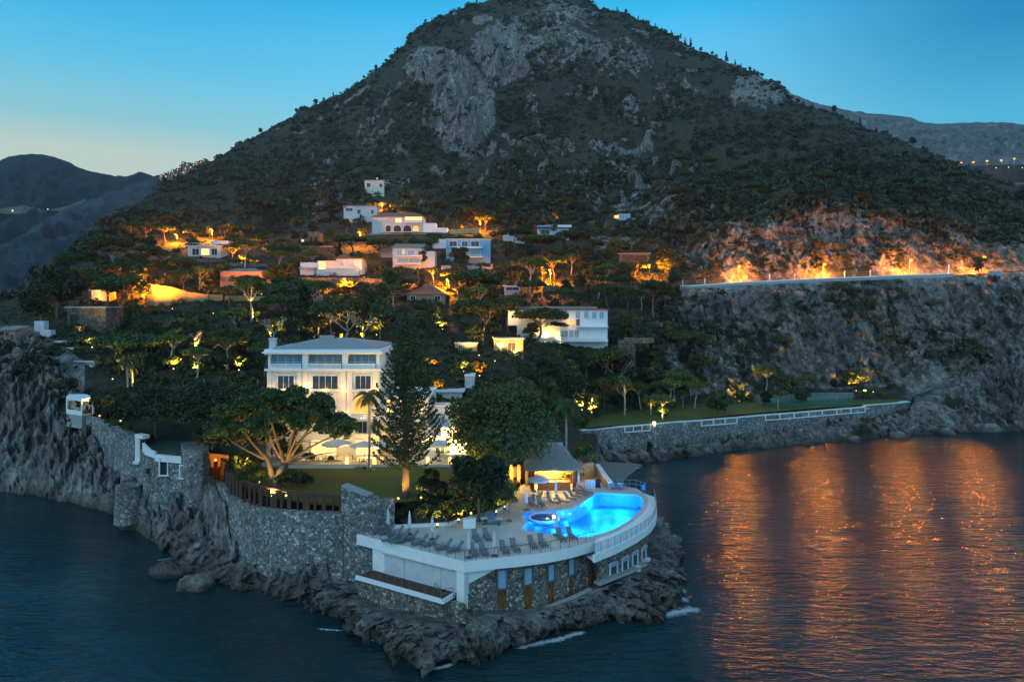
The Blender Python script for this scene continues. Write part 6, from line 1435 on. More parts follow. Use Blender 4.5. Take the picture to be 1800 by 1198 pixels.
def bushy(seed, H=9.0, Wd=8.0, n=4000, leaf_s=.29, lobn=22, base=.18, tall=1.0):
    r = np.random.default_rng(seed); m = MB(); limb(m, (0, 0, -.6), (r.normal() * .3, r.normal() * .3, H * .7), H * .026, H * .006, .05, r, 7, 5); lobes = []
    for k in range(5): w = r.uniform(0, 6.28); limb(m, (0, 0, H * .35), (Wd * .3 * math.cos(w), Wd * .3 * math.sin(w), H * .65), H * .012, H * .004, .12, r)
    for k in range(lobn):
        u = r.normal(size=3); u /= np.linalg.norm(u); q = r.random() ** .4 * .68; s = Wd * r.uniform(.13, .22)
        lobes.append((u[0] * q * Wd / 2, u[1] * q * Wd / 2, H * (base + (1 - base) / 2) + u[2] * q * H * (1 - base) / 2, s, s * r.uniform(.6, .9) * tall))
    return m, lobes_leaves(lobes, n, leaf_s, seed)
def conifer(seed, H=11.0, Wd=4.2, n=3000, leaf_s=.27):
    r = np.random.default_rng(seed); m = MB(); limb(m, (0, 0, -.6), (0, 0, H * .95), H * .018, .03, .02, r, 6, 5); lobes = []
    for k in range(26):
        t = k / 25; z = H * (.16 + .8 * t); q = Wd / 2 * (1 - t) ** .75 * r.uniform(.3, .75); w = r.uniform(0, 6.28); s = max(.35, Wd * .26 * (1 - t * .75))
        lobes.append((q * math.cos(w), q * math.sin(w), z, s, s * .8))
    return m, lobes_leaves(lobes, n, leaf_s, seed)
def cypress(seed, H=9.0, Wd=1.9, n=1500):
    r = np.random.default_rng(seed); m = MB(); limb(m, (0, 0, -.5), (0, 0, H * .9), .13, .03, .02, r, 5, 3)
    lobes = [(r.normal() * .12, r.normal() * .12, H * (.08 + .9 * k / 14), Wd / 2 * math.sin(math.pi * (.12 + .80 * k / 14)) ** .6, H * .07) for k in range(15)]
    return m, lobes_leaves(lobes, n, .2, seed)
def palm(seed, H=11.0, fr=2.6, nf=34, tr=.2):
    r = np.random.default_rng(seed); m = MB(); top = Vector((r.normal() * .3, r.normal() * .3, H))
    pts = [Vector((0, 0, -.5)).lerp(top, k / 8) + Vector((math.sin(k / 8 * 3) * .12, 0, 0)) for k in range(9)]; m.tube(pts, [tr * 1.35] + [tr] * 6 + [tr * 1.15, tr * 1.4], 8); L_ = []
    for k in range(nf):
        w = 2 * math.pi * k / nf * 2.4 + r.normal() * .2; up = r.uniform(-.55, 1.1); ln = fr * r.uniform(.8, 1.1); p = Vector(top); d = Vector((math.cos(w), math.sin(w), up)).normalized(); sd = Vector((-math.sin(w), math.cos(w), 0)); seg = 9
        for q in range(seg):
            d = (d + Vector((0, 0, -.17))).normalized(); nx = p + d * ln / seg; wd = .42 * fr / 2.6 * math.sin(math.pi * (.15 + .8 * q / seg)); 
            for s in (-1, 1):
                for h_ in (0, .5):
                    a = p.lerp(nx, h_); b = a + sd * s * wd + d * .22 - Vector((0, 0, .12 + .1 * wd)); L_ += [a, b, b + d * .07, a + d * .11]
            p = nx
    return m, np.array([v[:] for v in L_])
def bare(seed, H=7.0):
    r = np.random.default_rng(seed); m = MB()
    def grow(a, d, ln, rad, lev):
        b = a + d * ln; limb(m, a, b, rad, rad * .62, .12, r, 5, 3)
        if lev == 0: return
        for k in range(3 if lev > 1 else 2):
            nd_ = (d + Vector((r.normal() * .55, r.normal() * .55, r.uniform(0, .35)))).normalized(); grow(b, nd_, ln * r.uniform(.6, .8), rad * .6, lev - 1)
    grow(Vector((0, 0, -.3)), Vector((.12, 0, 1)).normalized(), H * .38, H * .03, 4); return m, None
def shrub(seed, H=2.2, Wd=2.6, n=900, leaf_s=.17):
    r = np.random.default_rng(seed); m = MB()
    for k in range(4): limb(m, (0, 0, -.3), (r.normal() * Wd * .22, r.normal() * Wd * .22, H * .6), .05, .02, .1, r, 4, 2)
    lobes = []
    for k in range(8): s = Wd * r.uniform(.2, .3); lobes.append((r.normal() * Wd * .2, r.normal() * Wd * .2, H * r.uniform(.3, .72), s, s * .85))
    return m, lobes_leaves(lobes, n, leaf_s, seed)
PROTO = {}
def proto(kind, v):
    if (kind, v) in PROTO: return PROTO[kind, v]
    s = 100 + v * 7
    mk = dict(umbrella=lambda: (umbrella(s, 10, 9.5 + v % 3, crown=.38 + .06 * (v % 3)), M['bark'], 'l_pine', 10), bushy=lambda: (bushy(s + 1, 9, 7 + v % 3), M['bark'], 'l_oak', 9), dark=lambda: (bushy(s + 2, 10, 7, tall=1.2, base=.12), M['bark'], 'l_dark', 10), conifer=lambda: (conifer(s + 3), M['bark'], 'l_dark', 11),
              cypress=lambda: (cypress(s + 4), M['bark'], 'l_dark', 9), palm=lambda: (palm(s + 5), M['barkpale'], 'l_palm', 11), bare=lambda: (bare(s + 6), M['barkpale'], None, 7), shrub=lambda: (shrub(s + 8), M['bark'], 'l_lit', 2.2),
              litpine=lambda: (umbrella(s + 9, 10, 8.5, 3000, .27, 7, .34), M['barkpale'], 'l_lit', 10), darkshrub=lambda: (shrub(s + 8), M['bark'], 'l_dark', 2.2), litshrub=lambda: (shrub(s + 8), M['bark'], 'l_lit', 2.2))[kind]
    (m, lv), bk, lm, H = mk(); PROTO[kind, v] = (m, lv, bk, lm, H, [None]); return PROTO[kind, v]
NAMES = dict(umbrella=('umbrella_pine', 'pine tree'), bushy=('broadleaf_tree', 'tree'), dark=('dark_pine', 'pine tree'), conifer=('conifer', 'conifer'), cypress=('cypress', 'cypress'), palm=('palm_tree', 'palm'), bare=('bare_tree', 'bare tree'), shrub=('shrub', 'shrub'), litpine=('pine_tree', 'pine tree'), darkshrub=('shrub', 'shrub'), litshrub=('shrub', 'shrub'))
def plant(kind, loc, h, label, group=None, v=None, rz=None, wide=1.0):
    v = rnd.randrange(4) if v is None else v; pr = proto(kind, v); nm, cat = NAMES[kind]; rz = rnd.uniform(0, 6.28) if rz is None else rz
    if pr[5][0] is None:
        pr[5][0] = tree_obj(nm, label, cat, loc, pr[0], pr[2], pr[1], M[pr[3]] if pr[3] else None, group); t = pr[5][0][0]; t.rotation_euler = (0, 0, rz)
    else: t = dup(pr[5][0], loc, rz, label, group)
    if group: t['group'] = group
    elif 'group' in t: del t['group']
    s = h / pr[4]; t.scale = (s * wide, s * wide, s); return t

# ---- single trees of the garden, each with its own shape
def hero(name, label, cat, loc, mk, bark, lmat): return tree_obj(name, label, cat, loc, mk[0], bark, mk[1], lmat)[0]
# the old spreading pine on the left of the lawn
r_ = np.random.default_rng(5); m = MB(); fk = Vector((1.0, .2, 3.0))
m.tube([(-.1, 0, -.6), (0, 0, .6), (.35, .1, 1.9), fk], [.85, .62, .5, .46], 9); m.tube([(-.75, .2, -.5), (-.6, .1, 1.5), (-1.2, .2, 3.4), (-2.2, .4, 5.0)], [.5, .4, .3, .18], 8); lob = []
ends = [(x, y, z * 1.2) for x, y, z in [(-7.2, 0, 6.0), (-5.5, 2, 7.4), (-4.2, -1.5, 7.9), (-2.5, 1, 8.6), (-.5, -1, 9.2), (1.5, 1.5, 9.2), (3.2, -.8, 8.8), (5.0, .8, 8.0), (6.4, -.6, 6.9), (7.8, .2, 5.6), (2.4, 3, 7.8), (-2, 3.2, 7.4), (0, -3, 7.6), (4, -2.8, 7)]]
for e in ends:
    st = fk if e[0] > -2.2 else Vector((-1.2, .2, 3.4)); p = limb(m, st, e, .2, .05, .14, r_, 6, 5)
    for q in (2, 3, 4): limb(m, p[q], Vector(p[q]) + Vector((r_.normal() * 1.2, r_.normal() * 1.0, r_.uniform(.2, 1.2))), .07, .02, .2, r_, 4, 3)
limb(m, fk, (8.6, -.2, 3.4), .2, .04, .1, r_, 6, 5); limb(m, fk, (7.2, .6, 4.3), .16, .04, .12, r_, 6, 5)
for k in range(60):
    w = r_.uniform(0, 6.28); q = math.sqrt(r_.random()); s = r_.uniform(1.0, 1.6); zz = 7.2 + 5.2 * (1 - q ** 2.2) * r_.uniform(.62, 1.0)
    lob.append((q * 7.6 * math.cos(w), q * 4.6 * math.sin(w), zz, s, s * .66))
for e in ends:
    for k in range(3): s = r_.uniform(1.1, 1.7); lob.append((e[0] * .94 + r_.normal() * .9, e[1] * .9 + r_.normal() * .9, e[2] + .3 + r_.normal() * .25, s, s * .62))
hero('spreading_pine', 'old spreading pine with forked trunk at the left of the lawn', 'pine tree', P(487, 857, 88.5), (m, lobes_leaves(lob, 40000, .20, 77)), M['bark'], M['l_pine'])
# dark pines left of it
for px, pyb, d_, h, w, lab, sd in ((428, 835, 95, 10.5, 11, 'dark broad pine just left of the spreading pine', 31), (352, 800, 104, 12.4, 14, 'dark broad pine behind the stone turret', 32), (275, 775, 110, 9.5, 12, 'dark broad pine behind the sloping sea wall', 33), (455, 800, 104, 13.4, 12, 'dark pine between the spreading pine and the white villa', 34), (215, 745, 118, 6.5, 9, 'low dark pine beside the gazebo lights', 35)):
    g = ground_d(px, d_); z = 9.5 if inside(LAWN, np.array([g.x]), np.array([g.y]))[0] else max(g.z, 9.0)
    hero('dark_pine', lab, 'pine tree', (g.x, g.y, z), umbrella(sd, h, w, 22000, .23, 7, .72, .5, 60), M['bark'], M['l_dark'])
# the big round oak behind the terrace
hero('round_oak', 'huge round dark oak between lawn and pool bar', 'tree', (U(886, 93), 93, 9.2), bushy(61, 12.4, 16.4, 42000, .21, 70, .06), M['bark'], M['l_oak'])
hero('round_oak', 'olive green round tree rising behind the huge round oak', 'tree', (U(903, 108), 108, 8.8), bushy(62, 12.6, 10.5, 14000, .24, 34, .12), M['bark'], M['l_oak'])
# the tall araucaria
r_ = np.random.default_rng(8); H = 20.4; m = MB(); m.tube([(0, 0, -.5), (.05, 0, 5), (-.05, 0, 12), (.05, 0, H)], [.48, .36, .24, .04], 9); pts_ = []; nr = []
for k in range(30):
    z = 4.2 + (H - 4.6) * (k / 29) ** .92; t = (z - 4.2) / (H - 4.2); ln = (4.7 * (1 - t) ** .62 + .35) * (1 if t > .10 else .75); nb = 6 if t < .75 else 5
    for b in range(nb):
        w = 2 * math.pi * (b + r_.uniform(-.2, .2)) / nb + k * .55; l2 = ln * r_.uniform(.78, 1.08); d = Vector((math.cos(w), math.sin(w), 0)); rise = .10 + .30 * t
        path = [Vector((0, 0, z)) + d * l2 * q + Vector((0, 0, l2 * (rise * q - .22 * math.sin(q * math.pi) + .16 * q * q))) for q in (0, .3, .6, .85, 1.0)]
        m.tube(path, [.07, .055, .04, .025, .01], 4)
        nl = int(34 * l2)
        for q in r_.random(nl) ** .75:
            a = path[0].lerp(path[-1], q); i = min(int(q * 4), 3); p = path[i].lerp(path[i + 1], q * 4 - i); spread = .30 * (1.05 - .5 * q)
            pts_.append(p + Vector((-d.y, d.x, 0)) * r_.normal() * spread + Vector((0, 0, r_.normal() * .11 + .04))); nr.append((0, 0, 1))
hero('araucaria', 'tall symmetrical araucaria with tiered branches in front of the villa', 'conifer', (U(713, 83.4), 83.4, 9.5), (m, leafquads(np.array([p[:] for p in pts_]), np.array(nr, float), r_.uniform(.10, .20, len(pts_)), r_, .7)), M['bark'], M['l_pine'])
# layered pines at the terrace edge
r_ = np.random.default_rng(9)
def layered(seed, H, Wd, n, tiers):
    r = np.random.default_rng(seed); m = MB(); limb(m, (0, 0, -.6), (.2, 0, H * .92), H * .032, H * .008, .06, r, 7, 5); lobes = []
    for z, w_, cx in tiers:
        for k in range(7):
            a = r.uniform(0, 6.28); q = math.sqrt(r.random()) * w_ * .42; s = w_ * r.uniform(.13, .2); lobes.append((cx + q * math.cos(a), q * math.sin(a), z * H + r.normal() * .12, s, s * .42))
        for k in range(3): a = r.uniform(0, 6.28); limb(m, (0, 0, (z - .1) * H), (cx + w_ * .35 * math.cos(a), w_ * .35 * math.sin(a), z * H - .1), .09, .03, .1, r)
    return m, lobes_leaves(lobes, n * 2, .2, seed)
hero('layered_pine', 'dark layered pine at the terrace hedge in front of the round oak', 'pine tree', P(842, 912, 82.6), bushy(71, 8.4, 8.2, 15000, .2, 44, .10, .8), M['bark'], M['l_dark'])
hero('layered_pine', 'shorter dark layered pine just right of the araucaria trunk', 'pine tree', P(757, 903, 83.5), bushy(72, 6.0, 4.6, 8000, .18, 30, .12, .8), M['bark'], M['l_dark'])
def palm_at(label, px, d_, z, h, fr, v, bk=None): return hero('palm_tree', label, 'palm', (U(px, d_), d_, z), palm(300 + v, h, fr, 36, .17), bk or M['barkpale'], M['l_palm'])
palm_at('slim tall palm with lit trunk on the lawn before the villa', 648, 96.5, 9.5, 10.4, 2.5, 1)
palm_at('golden lit palm rising right of the pool bar roof', 994, 106, 6.8, 10.5, 3.0, 2)
for px, d_, pyt, lab, v in ((1098, 160, 664, 'tall palm on the sea garden lawn left of the wall lantern', 3), (1144, 161, 696, 'shorter palm directly behind the wall lantern', 4), (1037, 158, 694, 'palm with dark crown at the left end of the sea garden', 5)):
    palm_at(lab, px, d_, 6.3, Z(pyt, d_) - 6.3, 2.7, v)
for px, d_, pyt, lab, v in ((225, 128, 632, 'small lit palm left of the garden path', 6), (232, 131, 640, 'second small palm beside the garden path lights', 7)):
    g = ground_d(px, d_); palm_at(lab, px, d_, g.z, max(3.5, Z(pyt, d_) - g.z), 2.2, v)
SP = []
def pgr(kind, px, pyb, hpx, label, v=None, wide=1.0, d=None):
    g = ground(px, pyb) if d is None else ground_d(px, d); return plant(kind, g, hpx / F * g.y, label, None, v, None, wide)
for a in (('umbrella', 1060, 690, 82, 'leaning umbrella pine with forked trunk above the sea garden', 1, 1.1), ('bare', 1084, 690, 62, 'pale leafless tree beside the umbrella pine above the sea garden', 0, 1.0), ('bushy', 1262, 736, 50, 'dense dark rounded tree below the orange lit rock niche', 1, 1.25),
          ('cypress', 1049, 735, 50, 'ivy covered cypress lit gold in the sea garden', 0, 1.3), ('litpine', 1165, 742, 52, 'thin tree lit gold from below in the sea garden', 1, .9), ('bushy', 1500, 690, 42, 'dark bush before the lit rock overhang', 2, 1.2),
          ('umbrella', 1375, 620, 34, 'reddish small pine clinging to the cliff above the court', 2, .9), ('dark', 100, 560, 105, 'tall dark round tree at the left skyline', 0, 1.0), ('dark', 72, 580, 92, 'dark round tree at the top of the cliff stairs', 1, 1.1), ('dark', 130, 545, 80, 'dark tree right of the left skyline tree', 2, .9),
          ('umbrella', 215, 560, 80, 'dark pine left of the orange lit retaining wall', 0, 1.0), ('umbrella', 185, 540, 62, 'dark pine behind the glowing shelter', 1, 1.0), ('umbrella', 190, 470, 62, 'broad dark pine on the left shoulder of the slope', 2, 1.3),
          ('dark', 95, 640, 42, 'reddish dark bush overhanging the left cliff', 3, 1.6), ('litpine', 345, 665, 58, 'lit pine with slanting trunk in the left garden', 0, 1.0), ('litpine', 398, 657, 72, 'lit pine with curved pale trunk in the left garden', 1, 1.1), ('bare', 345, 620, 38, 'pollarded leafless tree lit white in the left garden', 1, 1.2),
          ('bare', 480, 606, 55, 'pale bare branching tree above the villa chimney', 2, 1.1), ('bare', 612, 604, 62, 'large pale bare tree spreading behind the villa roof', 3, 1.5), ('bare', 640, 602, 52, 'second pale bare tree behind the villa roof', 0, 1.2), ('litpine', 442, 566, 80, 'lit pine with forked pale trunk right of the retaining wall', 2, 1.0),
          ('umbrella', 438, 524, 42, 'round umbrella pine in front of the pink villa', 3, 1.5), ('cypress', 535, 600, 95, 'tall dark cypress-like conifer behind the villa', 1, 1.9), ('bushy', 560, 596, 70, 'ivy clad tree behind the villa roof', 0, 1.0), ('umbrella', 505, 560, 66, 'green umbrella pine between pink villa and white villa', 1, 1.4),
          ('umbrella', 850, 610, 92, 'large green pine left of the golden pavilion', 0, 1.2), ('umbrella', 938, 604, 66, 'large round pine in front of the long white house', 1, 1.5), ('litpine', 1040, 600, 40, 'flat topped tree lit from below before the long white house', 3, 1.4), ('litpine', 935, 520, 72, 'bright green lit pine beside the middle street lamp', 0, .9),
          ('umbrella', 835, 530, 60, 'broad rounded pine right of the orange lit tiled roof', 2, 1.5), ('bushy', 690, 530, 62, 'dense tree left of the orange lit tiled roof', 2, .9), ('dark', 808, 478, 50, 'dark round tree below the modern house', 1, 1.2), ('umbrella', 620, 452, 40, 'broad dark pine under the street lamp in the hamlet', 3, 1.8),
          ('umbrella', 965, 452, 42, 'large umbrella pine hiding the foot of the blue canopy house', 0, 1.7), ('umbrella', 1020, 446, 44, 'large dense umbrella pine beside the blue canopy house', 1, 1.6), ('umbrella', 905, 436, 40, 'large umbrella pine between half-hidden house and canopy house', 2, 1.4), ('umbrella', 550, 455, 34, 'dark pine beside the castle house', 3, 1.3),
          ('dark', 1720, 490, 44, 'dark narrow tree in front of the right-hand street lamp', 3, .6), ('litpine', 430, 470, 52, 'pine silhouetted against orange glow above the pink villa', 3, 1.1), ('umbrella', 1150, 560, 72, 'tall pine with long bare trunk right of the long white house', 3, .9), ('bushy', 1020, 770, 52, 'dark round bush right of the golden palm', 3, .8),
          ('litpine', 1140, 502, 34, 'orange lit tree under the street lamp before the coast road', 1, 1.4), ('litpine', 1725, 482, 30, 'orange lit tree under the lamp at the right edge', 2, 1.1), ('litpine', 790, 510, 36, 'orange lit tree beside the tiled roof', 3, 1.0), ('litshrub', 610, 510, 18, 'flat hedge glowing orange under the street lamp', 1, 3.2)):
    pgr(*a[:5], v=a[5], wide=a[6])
# shrubs of the terrace hedge and garden
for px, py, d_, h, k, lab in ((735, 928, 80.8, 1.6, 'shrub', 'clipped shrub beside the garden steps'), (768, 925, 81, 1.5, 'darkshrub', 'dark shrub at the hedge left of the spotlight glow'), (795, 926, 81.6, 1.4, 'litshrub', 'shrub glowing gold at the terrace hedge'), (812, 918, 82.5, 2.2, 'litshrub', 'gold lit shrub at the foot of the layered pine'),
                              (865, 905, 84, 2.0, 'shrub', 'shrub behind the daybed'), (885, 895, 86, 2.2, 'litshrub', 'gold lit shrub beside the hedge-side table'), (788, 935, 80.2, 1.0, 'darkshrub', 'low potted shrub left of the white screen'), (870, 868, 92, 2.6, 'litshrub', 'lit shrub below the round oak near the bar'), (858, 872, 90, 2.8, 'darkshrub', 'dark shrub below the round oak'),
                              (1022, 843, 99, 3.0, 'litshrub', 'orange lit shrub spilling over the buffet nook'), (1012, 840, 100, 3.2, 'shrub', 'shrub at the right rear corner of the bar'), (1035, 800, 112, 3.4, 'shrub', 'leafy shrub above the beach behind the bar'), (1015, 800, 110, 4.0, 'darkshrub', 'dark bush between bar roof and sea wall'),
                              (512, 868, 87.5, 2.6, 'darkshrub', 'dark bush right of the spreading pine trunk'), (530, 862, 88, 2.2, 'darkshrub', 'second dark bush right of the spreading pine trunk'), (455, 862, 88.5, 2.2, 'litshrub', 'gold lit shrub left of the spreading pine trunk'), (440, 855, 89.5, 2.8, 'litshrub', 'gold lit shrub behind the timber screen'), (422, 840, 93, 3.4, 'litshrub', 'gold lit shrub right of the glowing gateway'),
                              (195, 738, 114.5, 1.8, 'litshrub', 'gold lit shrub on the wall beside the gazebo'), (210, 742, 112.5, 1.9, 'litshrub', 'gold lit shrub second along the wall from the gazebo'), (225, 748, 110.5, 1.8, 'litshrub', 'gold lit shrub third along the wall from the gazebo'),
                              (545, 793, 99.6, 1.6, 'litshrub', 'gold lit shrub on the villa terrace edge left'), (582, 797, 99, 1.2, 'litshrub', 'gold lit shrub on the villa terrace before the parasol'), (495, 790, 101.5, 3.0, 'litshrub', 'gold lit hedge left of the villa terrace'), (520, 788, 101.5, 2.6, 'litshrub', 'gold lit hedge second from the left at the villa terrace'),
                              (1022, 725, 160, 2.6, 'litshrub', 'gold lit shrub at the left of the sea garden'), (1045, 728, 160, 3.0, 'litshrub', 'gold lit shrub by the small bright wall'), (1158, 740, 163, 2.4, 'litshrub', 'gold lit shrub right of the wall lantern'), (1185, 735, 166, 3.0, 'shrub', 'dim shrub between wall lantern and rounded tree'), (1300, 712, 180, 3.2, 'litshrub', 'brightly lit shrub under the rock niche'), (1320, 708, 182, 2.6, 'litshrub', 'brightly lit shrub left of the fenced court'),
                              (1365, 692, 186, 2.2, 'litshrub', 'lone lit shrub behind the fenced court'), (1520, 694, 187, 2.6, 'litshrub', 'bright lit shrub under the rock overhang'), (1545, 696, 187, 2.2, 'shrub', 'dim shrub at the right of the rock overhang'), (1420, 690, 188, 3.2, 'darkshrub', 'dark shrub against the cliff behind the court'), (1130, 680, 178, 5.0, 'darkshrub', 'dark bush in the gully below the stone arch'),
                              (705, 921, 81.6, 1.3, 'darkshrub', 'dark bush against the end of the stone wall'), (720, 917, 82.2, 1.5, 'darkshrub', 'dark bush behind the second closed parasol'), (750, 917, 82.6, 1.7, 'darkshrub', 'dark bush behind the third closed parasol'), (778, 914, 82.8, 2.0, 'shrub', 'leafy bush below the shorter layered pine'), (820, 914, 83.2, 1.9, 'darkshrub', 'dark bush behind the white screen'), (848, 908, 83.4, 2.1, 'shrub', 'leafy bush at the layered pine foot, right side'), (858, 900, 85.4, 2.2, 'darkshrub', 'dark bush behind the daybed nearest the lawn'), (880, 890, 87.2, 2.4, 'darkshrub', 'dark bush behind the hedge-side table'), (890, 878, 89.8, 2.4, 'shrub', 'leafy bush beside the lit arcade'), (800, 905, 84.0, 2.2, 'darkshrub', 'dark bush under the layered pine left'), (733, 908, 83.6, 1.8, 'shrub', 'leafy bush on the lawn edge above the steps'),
                              (640, 812, 97, .5, 'darkshrub', 'low plant at the foot of the slim palm')):
    g = Vector((U(px, d_), d_, 0)); z = gz(g.x, g.y)
    if inside(LAWN, np.array([g.x]), np.array([g.y]))[0]: z = 9.5
    if inside(DECK, np.array([g.x]), np.array([g.y]))[0]: z = 7.0
    if inside(LAWN2, np.array([g.x]), np.array([g.y]))[0]: z = 6.35
    if d_ in (99.6, 99.0, 101.5): z = 9.85
    if 80 < d_ < 90 and px > 700: z = 7.6
    if 190 < px < 230: z = 11.9
    plant(k, (g.x, g.y, z - .05), h, lab)

# ---- forest: every tree a copy with a description from its neighbourhood
LAND = [('the white villa', 565, 640), ('the long white house', 980, 568), ('the pink villa', 423, 490), ('the arcaded villa', 700, 394), ('the modern blue-white house', 820, 438), ('the blue terrace house', 600, 470), ('the highest cream house', 658, 330), ('the tiny glass cabin', 1098, 382),
        ('the orange retaining wall', 325, 518), ('the white gazebo', 142, 715), ('the golden garden pavilion', 893, 606), ('the coast road wall', 1430, 495), ('the fenced court', 1420, 705), ('the rough stone house', 150, 552), ('the railed white terrace house', 358, 440), ('the orange tiled roof', 748, 515), ('the dark garage', 1115, 452),
        ('the castle house', 552, 420), ('the stone arch', 1105, 620), ('the blue canopy house', 970, 402), ('the white stairs', 95, 600), ('the great grey cliff face', 815, 190), ('the right-hand street lamp', 1725, 452), ('the first road lamp', 1297, 468), ('the balconied house', 716, 450), ('the mountain top', 950, 10), ('the far road lamps', 1715, 285), ('the far village', 325, 298)]
ADJ = dict(umbrella=['broad umbrella pine', 'flat topped umbrella pine', 'spreading umbrella pine', 'round headed umbrella pine'], bushy=['olive green leafy tree', 'round leafy tree', 'dense leafy tree', 'bushy leafy tree'], dark=['dark rounded pine', 'dark tall pine', 'blackish dense pine', 'dark bushy pine'], conifer=['dark pointed conifer', 'slender pointed conifer', 'dark narrow conifer', 'pointed green conifer'], cypress=['narrow cypress'] * 4, litpine=['pale trunked garden pine', 'light green garden pine', 'open crowned garden pine', 'pale green pine'])
ORD = ['nearest', 'second', 'third', 'fourth', 'fifth', 'sixth', 'seventh', 'eighth', 'ninth', 'tenth', 'eleventh', 'twelfth', 'thirteenth', 'fourteenth']
STREET = ((310, 412, 428, 'orange street lamp furthest left on the upper slope', 1000), (372, 403, 424, 'orange street lamp above the railed white terrace house', 1000), (632, 408, 436, 'orange street lamp left of the balconied house', 700), (671, 357, 377, 'orange street lamp highest of all, beside the blue-white house', 800),
          (843, 388, 408, 'orange street lamp above the modern house', 700), (606, 490, 516, 'orange street lamp over the glowing flat hedge', 900), (784, 484, 512, 'orange street lamp beside the tiled roof', 1100), (966, 474, 500, 'orange street lamp among the middle pines', 1000), (1140, 466, 496, 'orange street lamp where the coast road begins', 1300), (262, 499, 520, 'orange lamp at the end of the glowing retaining wall', 600))
GARDEN = ((175, 733, 'bright garden lamp on the wall just right of the gazebo', 130, 117.6), (212, 742, 'garden lamp hidden among shrubs along the sloping wall', 90, 111.5), (198, 668, 'round garden lamp on the left garden path', 60, None), (232, 686, 'low path lamp at the foot of the small palms', 60, None), (305, 650, 'garden lamp lighting the left lawn strip', 110, None), (345, 655, 'spotlight under the lit pine with slanting trunk', 120, None), (398, 650, 'spotlight under the lit pine with curved trunk', 120, None),
          (420, 652, 'spotlight right of the left garden pines', 90, None), (145, 588, 'small lamp by the rough stone house', 70, None), (162, 612, 'spotlight among bushes right of the cliff stairs', 80, None), (206, 578, 'lamp glowing between pines above the left garden', 70, None), (345, 620, 'spotlight under the pollarded tree', 110, None), (375, 552, 'lamp on the terrace below the orange retaining wall', 120, None), (452, 566, 'spotlight under the forked pine', 150, None),
          (476, 592, 'spotlight under the bare tree by the villa chimney', 150, None), (492, 592, 'small lamp just above the villa chimney', 60, None), (525, 580, 'spotlight among trunks behind the villa', 110, None), (552, 594, 'lamp right behind the villa roof', 90, None), (600, 600, 'spotlight below the spreading bare tree', 200, None), (638, 598, 'spotlight right of the spreading bare tree', 150, None), (662, 590, 'lamp behind the top of the araucaria', 130, None), (725, 596, 'small lamp right of the araucaria top', 60, None), (762, 650, 'small orange lamp right of the araucaria', 50, None),
          (778, 580, 'lamp in the lit hedge above the villa', 260, None), (812, 556, 'lamp in the tree left of the large green pine', 60, None), (866, 594, 'bright lamp at the corner of the golden pavilion', 340, None), (880, 616, 'lamp at the pavilion wall', 160, None), (910, 614, 'lamp right of the pavilion door', 160, None), (824, 620, 'round lamp left of the pavilion path', 90, None), (842, 626, 'path lamp below the golden pavilion', 70, None), (850, 640, 'lowest lamp of the stepped path', 90, None), (870, 636, 'second lamp of the stepped path', 90, None), (888, 632, 'third lamp of the stepped path', 90, None), (905, 626, 'topmost lamp of the stepped path', 90, None),
          (815, 655, 'lamp above the plain white building', 50, None), (843, 662, 'orange lamp right of the plain white building', 60, None), (958, 602, 'lamp under the round pine by the long house', 130, None), (985, 604, 'first lamp along the long house terrace', 70, None), (997, 604, 'second lamp along the long house terrace', 70, None), (1040, 598, 'bright spotlight under the flat topped tree', 340, None), (1052, 600, 'second spotlight under the flat topped tree', 160, None), (1024, 602, 'lamp at the left of the flat topped tree', 120, None), (775, 692, 'pair of orange lamps right of the villa wing', 70, None),
          (1023, 722, 'garden lamp at the left of the sea garden', 150, None), (1040, 726, 'garden lamp before the ivy cypress', 240, None), (1166, 736, 'garden lamp under the thin golden tree', 150, None), (1158, 742, 'low garden lamp right of the wall lantern', 60, None), (1262, 700, 'spotlight in the rock niche left', 420, 186), (1285, 694, 'spotlight in the rock niche right', 380, 186), (1300, 706, 'bright spotlight before the rock niche', 220, 182), (1505, 688, 'third spotlight under the rock overhang, on its left', 160, 187.5), (1245, 700, 'leftmost spotlight before the rock niche', 130, 185.5), (1360, 690, 'spotlight on the cliff behind the court', 190, 189), (1520, 692, 'bright spotlight under the rock overhang', 380, 187), (1535, 690, 'second spotlight under the rock overhang', 220, 187),
          (640, 488, 'lamp above the long garden wall', 60, None), (425, 462, 'lamp hidden behind the pine above the pink villa', 800, None), (445, 466, 'second lamp hidden above the pink villa', 500, None), (430, 519, 'lamp behind the umbrella pine below the pink villa', 260, None), (460, 518, 'lamp at the right end of the terrace wall below the pink villa', 260, None), (275, 546, 'floodlight at the foot of the orange retaining wall', 1500, None), (303, 544, 'second floodlight at the foot of the orange retaining wall', 900, None), (690, 368, 'lamp glowing right of the highest street lamp', 130, None), (812, 406, 'orange lamp in the hedge left of the modern house lamp', 160, None), (975, 390, 'orange lamp on the canopy house roof', 160, None))
for a in STREET: g = ground(a[0], a[2]); keep(a[0] - 13, a[0] + 13, a[1] - 9, a[2] + 1, g.y)
for a in GARDEN:
    if a[4] is None: g = ground(a[0], a[1]); keep(a[0] - 8, a[0] + 8, a[1] - 13, a[1] + 2, g.y)
forest = []; taken = []
rf = random.Random(21)
